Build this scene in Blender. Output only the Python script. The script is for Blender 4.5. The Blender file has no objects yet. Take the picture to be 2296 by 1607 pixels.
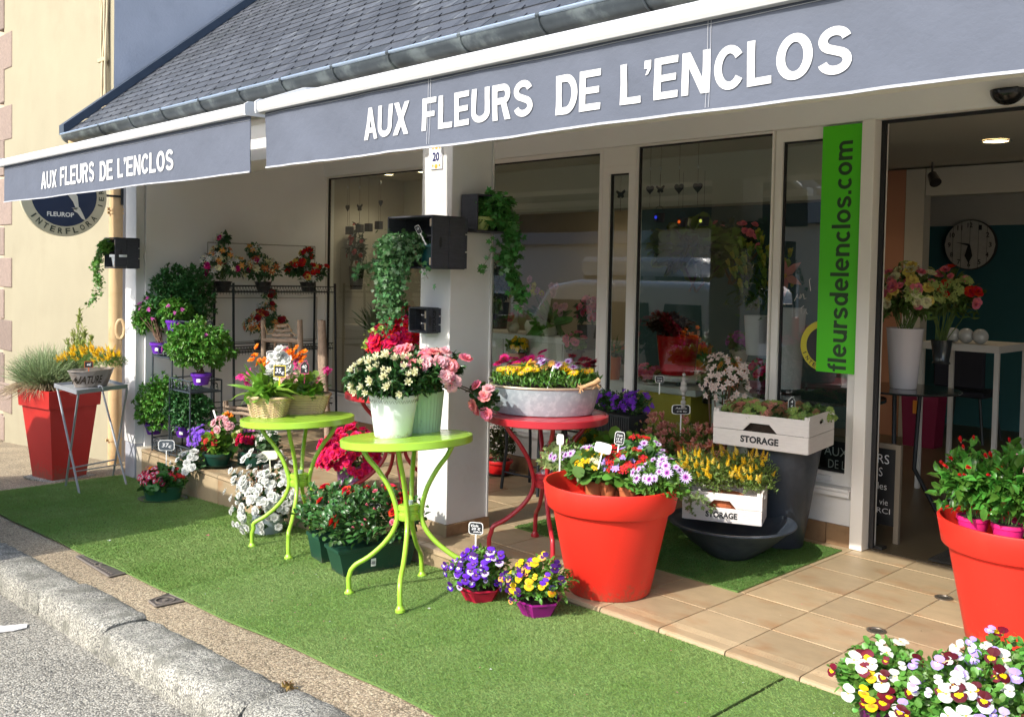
import bpy, bmesh, math, random
import numpy as np
from mathutils import Vector, Matrix, noise
random.seed(7); rng = np.random.default_rng(7)
scene = bpy.context.scene
C = scene.collection
R_ = math.radians

# ------------------------------------------------------------------ camera
FPX, PCX, PCY, YAW, PITCH, ROLL, CAMH = 2136.0, 1148.0, 683.6, 0.79706, 0.033, 0.0201, 1.52
def _basis():
    cy, sy = math.cos(YAW), math.sin(YAW)
    f = np.array([-sy*math.cos(PITCH), cy*math.cos(PITCH), -math.sin(PITCH)])
    r = np.array([cy, sy, 0.0]); u = np.cross(r, f)
    return r*math.cos(ROLL)+u*math.sin(ROLL), -r*math.sin(ROLL)+u*math.cos(ROLL), f
CR, CU, CF = _basis()
CAM = np.array([0, 0, CAMH])
cd = bpy.data.cameras.new('camera'); cam = bpy.data.objects.new('camera', cd); C.objects.link(cam)
cd.sensor_width = 36; cd.lens = 36*FPX/2296; cd.shift_y = -(803.5-PCY)/2296; cd.clip_end = 500; cd.clip_start = .05
m = Matrix.Identity(4)
for i in range(3):
    m[i][0] = CR[i]; m[i][1] = CU[i]; m[i][2] = -CF[i]
m[2][3] = CAMH
cam.matrix_world = m
scene.camera = cam

# ------------------------------------------------------------------ light
SUN_EL, SUN_DIR = 36.0, Vector((0.03, 1.0, -0.73)).normalized()
w = bpy.data.worlds.new('World'); scene.world = w; w.use_nodes = True
nt = w.node_tree; bg = nt.nodes['Background']; sk = nt.nodes.new('ShaderNodeTexSky')
sk.sky_type = 'NISHITA'; sk.sun_disc = False; sk.sun_elevation = R_(SUN_EL)
# Blender's sky sun direction for rotation 0 is +Y; the sun stands towards -Y here
sk.sun_rotation = R_(180+2); sk.dust_density = 2.0; sk.air_density = 1.0
nt.links.new(sk.outputs[0], bg.inputs[0]); bg.inputs[1].default_value = 0.15
sl = bpy.data.lights.new('sun', 'SUN'); sl.energy = 2.0; sl.angle = R_(.55); sl.color = (1, .955, .88)
so = bpy.data.objects.new('sun', sl); C.objects.link(so)
so.rotation_euler = SUN_DIR.to_track_quat('-Z', 'Y').to_euler(); so.location = (0, -5, 8)
scene.view_settings.view_transform = 'Standard'; scene.view_settings.look = 'None'
scene.view_settings.gamma = 1; scene.view_settings.use_curve_mapping = False
scene.view_settings.exposure = 1.42
scene.render.engine = 'CYCLES'
scene.cycles.max_bounces = 8; scene.cycles.transparent_max_bounces = 16
scene.cycles.diffuse_bounces = 4; scene.cycles.glossy_bounces = 4

# ------------------------------------------------------------------ geometry of the view: surveyed points of the place
def ray(x, y): return CR*(x-PCX)/FPX - CU*(y-PCY)/FPX + CF
def PZ(x, y, z=0.0): d = ray(x, y); return Vector(CAM+d*(z-CAM[2])/d[2])
def PY(x, y, Y): d = ray(x, y); return Vector(CAM+d*Y/d[1])
def PX(x, y, X): d = ray(x, y); return Vector(CAM+d*X/d[0])
GX = [-60, -30, -12.8, -10.8, -7.98, -6.98, -6.18, -3.99, -2.79, 0, 60]
GZ = [-3.4, -1.75, -.66, -.49, -.275, -.245, -.203, -.095, -.022, -.014, -.014]
def g(X): return float(np.interp(X, GX, GZ))
def PG(x, y, dz=0.0):
    d = ray(x, y); lo, hi = .3, 60
    for _ in range(50):
        mm = (lo+hi)/2; p = CAM+d*mm
        if p[2] > g(p[0])+dz: lo = mm
        else: hi = mm
    return Vector(CAM+d*lo)
def depth(p): return float((np.array(p)-CAM) @ CF)
def size(px, p): return px*depth(p)/FPX
def zat(X, Y, py):
    lo, hi = -2, 6
    for _ in range(40):
        z = (lo+hi)/2; d = np.array([X, Y, z])-CAM
        yy = PCY-FPX*(d@CU)/(d@CF)
        if yy > py: lo = z
        else: hi = z
    return z

# ------------------------------------------------------------------ object helpers
def tag(o, label=None, cat=None, group=None, kind=None):
    if label: o['label'] = label
    if cat: o['category'] = cat
    if group: o['group'] = group
    if kind: o['kind'] = kind
    return o
def thing(name, label, cat, loc=(0, 0, 0), group=None, rz=0):
    o = bpy.data.objects.new(name, None); C.objects.link(o); o.location = loc; o.rotation_euler.z = rz
    o.empty_display_size = .05
    return tag(o, label, cat, group)
def link(name, me, parent=None, kind=None):
    o = bpy.data.objects.new(name, me); C.objects.link(o)
    if parent is not None: o.parent = parent
    if kind: o['kind'] = kind
    return o
class MB:
    def __init__(s): s.v = []; s.f = []; s.mi = []; s.m = 0; s.T = Matrix.Identity(4)
    def add(s, vs, fs):
        b = len(s.v); s.v += [tuple(s.T @ Vector(v)) for v in vs]; s.f += [tuple(b+i for i in f) for f in fs]; s.mi += [s.m]*len(fs); return s
    def box(s, x0, x1, y0, y1, z0, z1, bev=0):
        vs = [(x, y, z) for z in (z0, z1) for y in (y0, y1) for x in (x0, x1)]
        if bev <= 0:
            return s.add(vs, [(0, 2, 3, 1), (4, 5, 7, 6), (0, 1, 5, 4), (2, 6, 7, 3), (0, 4, 6, 2), (1, 3, 7, 5)])
        bm = bmesh.new(); bv = [bm.verts.new(v) for v in vs]
        for f in [(0, 2, 3, 1), (4, 5, 7, 6), (0, 1, 5, 4), (2, 6, 7, 3), (0, 4, 6, 2), (1, 3, 7, 5)]: bm.faces.new([bv[i] for i in f])
        bmesh.ops.bevel(bm, geom=bm.edges[:], offset=bev, segments=1, affect='EDGES')
        bm.verts.index_update(); s.add([v.co[:] for v in bm.verts], [[v.index for v in f.verts] for f in bm.faces]); bm.free(); return s
    def tube(s, pts, r, n=8, cap=True, closed=False):
        pts = [Vector(p) for p in pts]; N = len(pts); rs = r if isinstance(r, (list, tuple)) else [r]*N
        b = len(s.v); up = None; vs = []
        for i, p in enumerate(pts):
            if closed: t = pts[(i+1) % N]-pts[i-1]
            else: t = pts[min(i+1, N-1)]-pts[max(i-1, 0)]
            t.normalize()
            if up is None:
                up = Vector((0, 0, 1)) if abs(t.z) < .9 else Vector((1, 0, 0))
            a = t.cross(up); 
            if a.length < 1e-5: a = t.orthogonal()
            a.normalize(); bb = a.cross(t).normalized(); up = bb
            for k in range(n):
                an = 2*math.pi*k/n; vs.append(p+(a*math.cos(an)+bb*math.sin(an))*rs[i])
        fs = []
        for i in range(N if closed else N-1):
            j = (i+1) % N
            for k in range(n):
                k2 = (k+1) % n; fs.append((i*n+k, i*n+k2, j*n+k2, j*n+k))
        if cap and not closed:
            fs.append(tuple(range(n))[::-1]); fs.append(tuple((N-1)*n+k for k in range(n)))
        return s.add(vs, fs)
    def lathe(s, prof, n=32, c=(0, 0, 0), sx=1, sy=1, capb=False, capt=False):
        vs = []; fs = []
        for (r, z) in prof:
            for k in range(n):
                a = 2*math.pi*k/n; vs.append((c[0]+r*math.cos(a)*sx, c[1]+r*math.sin(a)*sy, c[2]+z))
        for i in range(len(prof)-1):
            for k in range(n):
                k2 = (k+1) % n; fs.append((i*n+k, i*n+k2, (i+1)*n+k2, (i+1)*n+k))
        if capb: fs.append(tuple(range(n))[::-1])
        if capt: fs.append(tuple((len(prof)-1)*n+k for k in range(n)))
        return s.add(vs, fs)
    def poly(s, pts, n=None, t=0):
        """flat polygon, extruded by vector n"""
        N = len(pts); pts = [Vector(p) for p in pts]
        if n is None: return s.add(pts, [tuple(range(N))])
        n = Vector(n); vs = pts+[p+n for p in pts]
        fs = [tuple(range(N))[::-1], tuple(range(N, 2*N))]+[(i, (i+1) % N, N+(i+1) % N, N+i) for i in range(N)]
        return s.add(vs, fs)
    def build(s, name, mats, parent=None, kind=None, smooth=False, loc=None):
        me = bpy.data.meshes.new(name); me.from_pydata([tuple(v) for v in s.v], [], s.f)
        if not isinstance(mats, (list, tuple)): mats = [mats]
        for q in mats: me.materials.append(q)
        if len(mats) > 1: me.polygons.foreach_set('material_index', s.mi)
        if smooth: me.polygons.foreach_set('use_smooth', [True]*len(me.polygons)); me.set_sharp_from_angle(angle=R_(40))
        me.update(); o = link(name, me, parent, kind)
        if loc is not None: o.location = loc
        return o
def np_mesh(name, V, T, mats, mi=None, smooth=False):
    me = bpy.data.meshes.new(name); V = np.asarray(V, np.float32); T = np.asarray(T, np.int32)
    me.vertices.add(len(V)); me.vertices.foreach_set('co', V.ravel())
    me.loops.add(len(T)*3); me.loops.foreach_set('vertex_index', T.ravel())
    me.polygons.add(len(T)); me.polygons.foreach_set('loop_start', np.arange(0, len(T)*3, 3, dtype=np.int32))
    if not isinstance(mats, (list, tuple)): mats = [mats]
    for q in mats: me.materials.append(q)
    if mi is not None: me.polygons.foreach_set('material_index', np.asarray(mi, np.int32))
    if smooth: me.polygons.foreach_set('use_smooth', np.ones(len(T), bool))
    me.update(calc_edges=True); me.validate()
    return me

# ------------------------------------------------------------------ materials
MC = {}
def mat(name, col, rough=.55, metal=0.0, var=0.0, vscale=6, bump=0.0, bscale=40, rnd=0.0, col2=None, c2lo=.45, c2hi=.6, c2scale=5, transl=0.0, spec=.5, island=0.0, emit=0, coat=0, detail=4, stretch=None, offs=False, dirt=None):
    if name in MC: return MC[name]
    mm = bpy.data.materials.new(name); mm.use_nodes = True; t = mm.node_tree; N = t.nodes; L = t.links
    p = N['Principled BSDF']; out = N['Material Output']
    p.inputs['Roughness'].default_value = rough; p.inputs['Metallic'].default_value = metal
    p.inputs['Specular IOR Level'].default_value = spec
    if coat: p.inputs['Coat Weight'].default_value = coat; p.inputs['Coat Roughness'].default_value = .1
    rgb = N.new('ShaderNodeRGB'); rgb.outputs[0].default_value = (*col, 1); cur = rgb.outputs[0]
    tc = N.new('ShaderNodeTexCoord'); src = tc.outputs['Object']
    if offs:
        oi0 = N.new('ShaderNodeObjectInfo'); mu0 = N.new('ShaderNodeMath'); mu0.operation = 'MULTIPLY'; mu0.inputs[1].default_value = 53; L.new(oi0.outputs['Random'], mu0.inputs[0]); va = N.new('ShaderNodeVectorMath'); va.operation = 'ADD'; L.new(src, va.inputs[0]); L.new(mu0.outputs[0], va.inputs[1]); src = va.outputs[0]
    if stretch:
        mp = N.new('ShaderNodeMapping'); mp.inputs['Scale'].default_value = stretch; L.new(src, mp.inputs[0]); src = mp.outputs[0]
    def noise_(sc, det=detail):
        n = N.new('ShaderNodeTexNoise'); n.inputs['Scale'].default_value = sc; n.inputs['Detail'].default_value = det; n.inputs['Roughness'].default_value = .6; L.new(src, n.inputs['Vector']); return n.outputs[0]
    if col2 is not None:
        r = N.new('ShaderNodeValToRGB'); r.color_ramp.elements[0].position = c2lo; r.color_ramp.elements[1].position = c2hi
        L.new(noise_(c2scale, 6), r.inputs[0]); mx = N.new('ShaderNodeMix'); mx.data_type = 'RGBA'; L.new(r.outputs[0], mx.inputs[0]); L.new(cur, mx.inputs[6]); mx.inputs[7].default_value = (*col2, 1); cur = mx.outputs[2]
    if var or rnd or island:
        v = N.new('ShaderNodeMath'); v.operation = 'ADD'; v.inputs[0].default_value = 1; v.inputs[1].default_value = 0; acc = v.outputs[0]
        def addv(sock, amp):
            nonlocal acc
            mr = N.new('ShaderNodeMapRange'); L.new(sock, mr.inputs[0]); mr.inputs[3].default_value = 1-amp; mr.inputs[4].default_value = 1+amp
            q = N.new('ShaderNodeMath'); q.operation = 'MULTIPLY'; L.new(acc, q.inputs[0]); L.new(mr.outputs[0], q.inputs[1]); acc = q.outputs[0]
        if var: addv(noise_(vscale), var*1.6)
        if rnd: oi = N.new('ShaderNodeObjectInfo'); addv(oi.outputs['Random'], rnd)
        if island: ge = N.new('ShaderNodeNewGeometry'); addv(ge.outputs['Random Per Island'], island)
        hs = N.new('ShaderNodeHueSaturation'); L.new(cur, hs.inputs['Color']); L.new(acc, hs.inputs['Value']); cur = hs.outputs[0]
        if island:
            ge = N.new('ShaderNodeNewGeometry'); mr = N.new('ShaderNodeMapRange'); L.new(ge.outputs['Random Per Island'], mr.inputs[0])
            mr.inputs[3].default_value = .475; mr.inputs[4].default_value = .515; L.new(mr.outputs[0], hs.inputs['Hue'])
    if dirt: # soil splashed up from the ground
        sx_ = N.new('ShaderNodeSeparateXYZ'); L.new(tc.outputs['Object'], sx_.inputs[0]); mz = N.new('ShaderNodeMapRange'); L.new(sx_.outputs[2], mz.inputs[0]); mz.inputs[1].default_value = 0; mz.inputs[2].default_value = dirt[0]; mz.inputs[3].default_value = dirt[2]; mz.inputs[4].default_value = 0
        no = N.new('ShaderNodeTexNoise'); no.inputs['Scale'].default_value = 38; no.inputs['Detail'].default_value = 8; no.inputs['Roughness'].default_value = .7; L.new(tc.outputs['Object'], no.inputs['Vector'])
        ad = N.new('ShaderNodeMath'); ad.operation = 'ADD'; L.new(mz.outputs[0], ad.inputs[0]); L.new(no.outputs[0], ad.inputs[1]); rr = N.new('ShaderNodeValToRGB'); rr.color_ramp.elements[0].position = .62; rr.color_ramp.elements[1].position = .80; rr.color_ramp.elements[1].color = (.7, .7, .7, 1); L.new(ad.outputs[0], rr.inputs[0])
        mx = N.new('ShaderNodeMix'); mx.data_type = 'RGBA'; L.new(rr.outputs[0], mx.inputs[0]); L.new(cur, mx.inputs[6]); mx.inputs[7].default_value = (*dirt[1], 1); cur = mx.outputs[2]
    L.new(cur, p.inputs['Base Color'])
    if bump:
        b = N.new('ShaderNodeBump'); b.inputs['Strength'].default_value = min(1, bump); b.inputs['Distance'].default_value = .01*max(1, bump); L.new(noise_(bscale, 6), b.inputs['Height']); L.new(b.outputs[0], p.inputs['Normal'])
    if transl:
        tr = N.new('ShaderNodeBsdfTranslucent'); L.new(cur, tr.inputs[0]); mx = N.new('ShaderNodeMixShader'); mx.inputs[0].default_value = transl
        L.new(p.outputs[0], mx.inputs[1]); L.new(tr.outputs[0], mx.inputs[2]); L.new(mx.outputs[0], out.inputs[0])
    if emit: p.inputs['Emission Color'].default_value = (*col, 1); p.inputs['Emission Strength'].default_value = emit
    MC[name] = mm; return mm
def aggregate(name, cols, scale, rough=.9, bump=.6, big=None, bigs=1.5, dist=.004):
    mm = bpy.data.materials.new(name); mm.use_nodes = True; t = mm.node_tree; N = t.nodes; L = t.links; p = N['Principled BSDF']; p.inputs['Roughness'].default_value = rough; p.inputs['Specular IOR Level'].default_value = .3
    tc = N.new('ShaderNodeTexCoord'); vo = N.new('ShaderNodeTexVoronoi'); vo.inputs['Scale'].default_value = scale; L.new(tc.outputs['Object'], vo.inputs['Vector'])
    sp = N.new('ShaderNodeSeparateColor'); L.new(vo.outputs['Color'], sp.inputs[0]); rp = N.new('ShaderNodeValToRGB'); L.new(sp.outputs[0], rp.inputs[0]); rp.color_ramp.interpolation = 'CONSTANT'
    while len(rp.color_ramp.elements) < len(cols): rp.color_ramp.elements.new(.5)
    for i, c in enumerate(cols): rp.color_ramp.elements[i].position = i/len(cols); rp.color_ramp.elements[i].color = (*c, 1)
    dk = N.new('ShaderNodeMapRange'); L.new(vo.outputs['Distance'], dk.inputs[0]); dk.inputs[1].default_value = .35; dk.inputs[2].default_value = .9; dk.inputs[3].default_value = 1; dk.inputs[4].default_value = .55
    no = N.new('ShaderNodeTexNoise'); no.inputs['Scale'].default_value = bigs; no.inputs['Detail'].default_value = 7; L.new(tc.outputs['Object'], no.inputs['Vector'])
    mr = N.new('ShaderNodeMapRange'); L.new(no.outputs[0], mr.inputs[0]); mr.inputs[1].default_value = .3; mr.inputs[2].default_value = .7; mr.inputs[3].default_value = .72; mr.inputs[4].default_value = 1.2
    mu = N.new('ShaderNodeMath'); mu.operation = 'MULTIPLY'; L.new(dk.outputs[0], mu.inputs[0]); L.new(mr.outputs[0], mu.inputs[1])
    hs = N.new('ShaderNodeHueSaturation'); L.new(rp.outputs[0], hs.inputs['Color']); L.new(mu.outputs[0], hs.inputs['Value']); cur = hs.outputs[0]
    if big:
        n2 = N.new('ShaderNodeTexNoise'); n2.inputs['Scale'].default_value = big[1]; n2.inputs['Detail'].default_value = 8; L.new(tc.outputs['Object'], n2.inputs['Vector']); r2 = N.new('ShaderNodeValToRGB'); L.new(n2.outputs[0], r2.inputs[0]); r2.color_ramp.elements[0].position = .5; r2.color_ramp.elements[1].position = .66
        r2.color_ramp.elements[1].color = (.8, .8, .8, 1); mx = N.new('ShaderNodeMix'); mx.data_type = 'RGBA'; L.new(r2.outputs[0], mx.inputs[0]); L.new(cur, mx.inputs[6]); mx.inputs[7].default_value = (*big[0], 1); cur = mx.outputs[2]
    L.new(cur, p.inputs['Base Color'])
    b = N.new('ShaderNodeBump'); b.inputs['Strength'].default_value = bump; b.inputs['Distance'].default_value = dist; b.invert = True; L.new(vo.outputs['Distance'], b.inputs['Height'])
    n3 = N.new('ShaderNodeTexNoise'); n3.inputs['Scale'].default_value = scale*.35; n3.inputs['Detail'].default_value = 5; L.new(tc.outputs['Object'], n3.inputs['Vector']); b2 = N.new('ShaderNodeBump'); b2.inputs['Strength'].default_value = .6; b2.inputs['Distance'].default_value = dist*2; L.new(n3.outputs[0], b2.inputs['Height']); L.new(b.outputs[0], b2.inputs['Normal'])
    L.new(b2.outputs[0], p.inputs['Normal']); MC[name] = mm; return mm
def ptl(name, col, tr=.35, island=.18): return mat('petal_'+name, col, rough=.6, transl=tr, island=island, spec=.25)
def leafm(name, col, rough=.42, tr=.28, island=.38, spec=.5): return mat('leaf_'+name, col, rough=rough, transl=tr, island=island, spec=spec)

def glass(name='window_glass', tint=(.90, .95, .93), f=3.4):
    if name in MC: return MC[name]
    mm = bpy.data.materials.new(name); mm.use_nodes = True; t = mm.node_tree; N = t.nodes; L = t.links; N.remove(N['Principled BSDF'])
    tr = N.new('ShaderNodeBsdfTransparent'); tr.inputs[0].default_value = (*tint, 1); gl = N.new('ShaderNodeBsdfGlossy'); gl.inputs['Roughness'].default_value = 0
    fr = N.new('ShaderNodeFresnel'); fr.inputs[0].default_value = 1.5; mu = N.new('ShaderNodeMath'); mu.operation = 'MULTIPLY'; mu.inputs[1].default_value = f; L.new(fr.outputs[0], mu.inputs[0])
    ge = N.new('ShaderNodeNewGeometry'); iv = N.new('ShaderNodeMath'); iv.operation = 'SUBTRACT'; iv.inputs[0].default_value = 1; L.new(ge.outputs['Backfacing'], iv.inputs[1]); m2 = N.new('ShaderNodeMath'); m2.operation = 'MULTIPLY'; L.new(mu.outputs[0], m2.inputs[0]); L.new(iv.outputs[0], m2.inputs[1]); mu = m2
    mx = N.new('ShaderNodeMixShader'); L.new(mu.outputs[0], mx.inputs[0]); L.new(tr.outputs[0], mx.inputs[1]); L.new(gl.outputs[0], mx.inputs[2]); L.new(mx.outputs[0], N['Material Output'].inputs[0])
    MC[name] = mm; return mm

cream = mat('cream_render', (.305, .272, .182), .9, var=.08, vscale=1.5, bump=.25, bscale=60, col2=(.255, .222, .145), c2lo=.52, c2hi=.85, c2scale=1.3)
greywall = mat('grey_render', (.42, .43, .47), .9, var=.10, vscale=1.6, bump=.3, bscale=40, col2=(.33, .34, .38), c2lo=.5, c2hi=.8, c2scale=2)
granite_pink = mat('quoin_granite', (.24, .18, .145), .85, var=.2, vscale=30, bump=.8, bscale=60, rnd=.2)
greige = mat('shop_paint', (.86, .85, .83), .75, var=.03, vscale=2, bump=.08, bscale=200)
white = mat('white_paint', (.70, .69, .665), .55, var=.05, vscale=3, bump=.12, bscale=60, col2=(.60, .57, .50), c2lo=.58, c2hi=.9, c2scale=4)
frame_m = mat('window_frame_paint', (.82, .79, .73), .45, var=.02)
blackrub = mat('black_seal', (.01, .01, .012), .5)
sandtile = mat('sandstone_tile', (.40, .305, .185), .40, var=.16, vscale=7, bump=.12, bscale=25, rnd=.12, col2=(.36, .20, .095), c2lo=.52, c2hi=.76, c2scale=4, stretch=(1, 1.7, 1), offs=True)
browntile = mat('brown_skirting', (.27, .165, .085), .5, var=.12, vscale=8, col2=(.16, .085, .04), c2lo=.5, c2hi=.7, c2scale=8, rnd=.1)
grout = mat('grout', (.52, .47, .38), .9, var=.1, vscale=30)
slate = mat('slate', (.056, .061, .070), .55, offs=True, var=.22, vscale=10, bump=.6, bscale=24, rnd=.28, col2=(.14, .15, .155), c2lo=.58, c2hi=.74, c2scale=12, stretch=(1, .35, 1))
zinc = mat('zinc', (.095, .11, .115), .45, metal=.6, var=.35, vscale=6, bump=.1, bscale=20, col2=(.17, .195, .19), c2lo=.5, c2hi=.62, c2scale=6)
galva = mat('galvanised_steel', (.36, .41, .45), .5, metal=.15, var=.1, vscale=25, bump=.06, bscale=60, col2=(.46, .51, .54), c2lo=.48, c2hi=.6, c2scale=30)
awn_white = mat('awning_bar_white', (.60, .60, .585), .35, var=.02)
fabric = mat('awning_fabric', (.118, .132, .165), .85, var=.10, vscale=3, bump=.9, bscale=7, spec=.2, transl=.10)
print_white = mat('white_print', (.60, .60, .585), .6)
braid = mat('white_braid', (.42, .43, .45), .9, bump=.5, bscale=300)
turf_base = mat('turf_backing', (.12, .21, .05), .95, var=.15, vscale=60, bump=.5, bscale=300)
def turfmat(name, a, b, s):
    mm = mat(name, a, .7, island=.22, transl=.3, spec=.35, col2=b, c2lo=.42, c2hi=.6, c2scale=s); return mm
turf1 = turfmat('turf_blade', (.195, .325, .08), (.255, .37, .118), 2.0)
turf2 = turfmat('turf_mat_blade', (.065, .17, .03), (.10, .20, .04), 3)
asphalt = aggregate('asphalt', [(.26,.245,.20),(.35,.33,.275),(.42,.395,.33),(.18,.17,.145),(.48,.455,.38)], 120, dist=.006, bump=.9)
gravelm = aggregate('pavement_aggregate', [(.36,.285,.185),(.45,.365,.24),(.29,.225,.145),(.50,.42,.29),(.20,.16,.105)], 120, dist=.004, bump=.8)
pebble = mat('pebble', (.43, .34, .225), .8, island=.35)
granite = aggregate('kerb_granite', [(.36,.35,.30),(.44,.425,.36),(.24,.232,.20),(.50,.48,.40),(.15,.145,.13)], 170, dist=.004, bump=.7, big=((.15,.148,.12), 9), bigs=4)
iron = mat('cast_iron', (.10, .085, .075), .6, metal=.3, var=.2, vscale=30, bump=.4, bscale=80)
lime = mat('lime_lacquer', (.32, .56, .045), .32, coat=.3, var=.02)
redlac = mat('red_lacquer', (.45, .022, .035), .34, coat=.3, var=.02)
redpot = mat('red_plastic', (.74, .026, .014), .5, var=.05, vscale=5, bump=.05, bscale=120, col2=(.60, .04, .022), c2lo=.60, c2hi=.85, c2scale=4, dirt=(.12, (.34, .10, .05), .25))
redplanter = mat('planter_red', (.52, .022, .016), .5, var=.05, vscale=6, bump=.05, bscale=90, dirt=(.2, (.22, .10, .06), .3))
soil = mat('soil', (.035, .022, .014), .95, var=.3, vscale=60, bump=1.5, bscale=90)
terracotta = mat('terracotta', (.50, .14, .05), .75, var=.08)
whitepot = mat('white_enamel', (.74, .77, .78), .38, var=.03, col2=(.60, .58, .50), c2lo=.6, c2hi=.8, c2scale=9, dirt=(.04, (.40, .30, .16), .25))
dkgreen = mat('dark_green_plastic', (.012, .055, .035), .38, var=.15, vscale=12, dirt=(.05, (.10, .09, .06), .2))
purplepot = mat('purple_plastic', (.13, .02, .38), .42)
blackplastic = mat('black_plastic', (.02, .02, .022), .4)
ironblack = mat('wrought_iron', (.025, .03, .035), .45, metal=.4, var=.15, vscale=40)
ironblue = mat('painted_iron', (.05, .065, .075), .5, metal=.3, var=.2, vscale=40)
crate_dark = mat('grey_stained_wood', (.045, .048, .06), .75, var=.25, vscale=18, bump=.5, bscale=40, stretch=(1, 1, 6))
crate_white = mat('white_washed_wood', (.72, .68, .64), .7, var=.08, vscale=20, bump=.4, bscale=45, stretch=(1, 1, 7), col2=(.5, .45, .4), c2lo=.66, c2hi=.8, c2scale=9)
wood_inside = mat('raw_wood', (.45, .36, .26), .8, var=.12, vscale=20)
logm = mat('log_bark', (.30, .215, .15), .85, var=.28, vscale=35, bump=.8, bscale=60)
wicker = mat('wicker', (.62, .47, .27), .7, island=.22)
anthracite = mat('anthracite_concrete', (.030, .040, .055), .5, var=.35, vscale=6, bump=.15, bscale=30, col2=(.07, .08, .095), c2lo=.5, c2hi=.75, c2scale=5)
slateboard = mat('chalkboard', (.012, .013, .015), .6)
chalk = mat('chalk', (.8, .8, .8), .9)
signwhite = mat('sign_white', (.82, .82, .78), .4)
stemm = mat('stem', (.12, .20, .05), .7, var=.1)
barkm = mat('twig_bark', (.11, .06, .035), .85)
fillm = mat('foliage_core', (.012, .03, .010), .95)

# ------------------------------------------------------------------ text
def text_mesh(s, bold=0.0, res=3, cut=None):
    cu = bpy.data.curves.new('t', 'FONT'); cu.body = s; cu.size = 1; cu.offset = bold; cu.resolution_u = res; cu.fill_mode = 'FRONT'
    ob = bpy.data.objects.new('t', cu); C.objects.link(ob); bpy.context.view_layer.update()
    dg = bpy.context.evaluated_depsgraph_get(); me = bpy.data.meshes.new_from_object(ob.evaluated_get(dg))
    bpy.data.objects.remove(ob); bpy.data.curves.remove(cu)
    return me
def place_text(name, s, o, ux, uy, width, height, m_, parent=None, bold=0.0, off=.0015, warp=None, cells=0, slant=0, kindp=None, res=3, glyph=False, gap=.09):
    me = glyph_mesh(s, gap) if glyph else text_mesh(s, bold, res); co = np.empty(len(me.vertices)*3); me.vertices.foreach_get('co', co); co = co.reshape(-1, 3)
    mn = co.min(0); mx = co.max(0); o = Vector(o); ux = Vector(ux).normalized(); uy = Vector(uy).normalized(); n = ux.cross(uy).normalized()
    if cells:
        bm = bmesh.new(); bm.from_mesh(me)
        for k in range(1, cells):
            x = mn[0]+(mx[0]-mn[0])*k/cells
            bmesh.ops.bisect_plane(bm, geom=bm.verts[:]+bm.edges[:]+bm.faces[:], plane_co=(x, 0, 0), plane_no=(1, 0, 0))
        for k in range(1, 4):
            y = mn[1]+(mx[1]-mn[1])*k/4
            bmesh.ops.bisect_plane(bm, geom=bm.verts[:]+bm.edges[:]+bm.faces[:], plane_co=(0, y, 0), plane_no=(0, 1, 0))
        bm.to_mesh(me); bm.free()
    for v in me.vertices:
        a = (v.co.x-mn[0])/(mx[0]-mn[0]); b = (v.co.y-mn[1])/(mx[1]-mn[1])
        p = o+ux*(a*width+slant*b)+uy*(b*height)+n*(off+v.co.z)
        v.co = warp(p) if warp else p
    me.materials.clear(); me.materials.append(m_); me.name = name
    return link(name, me, parent, kindp)

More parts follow.
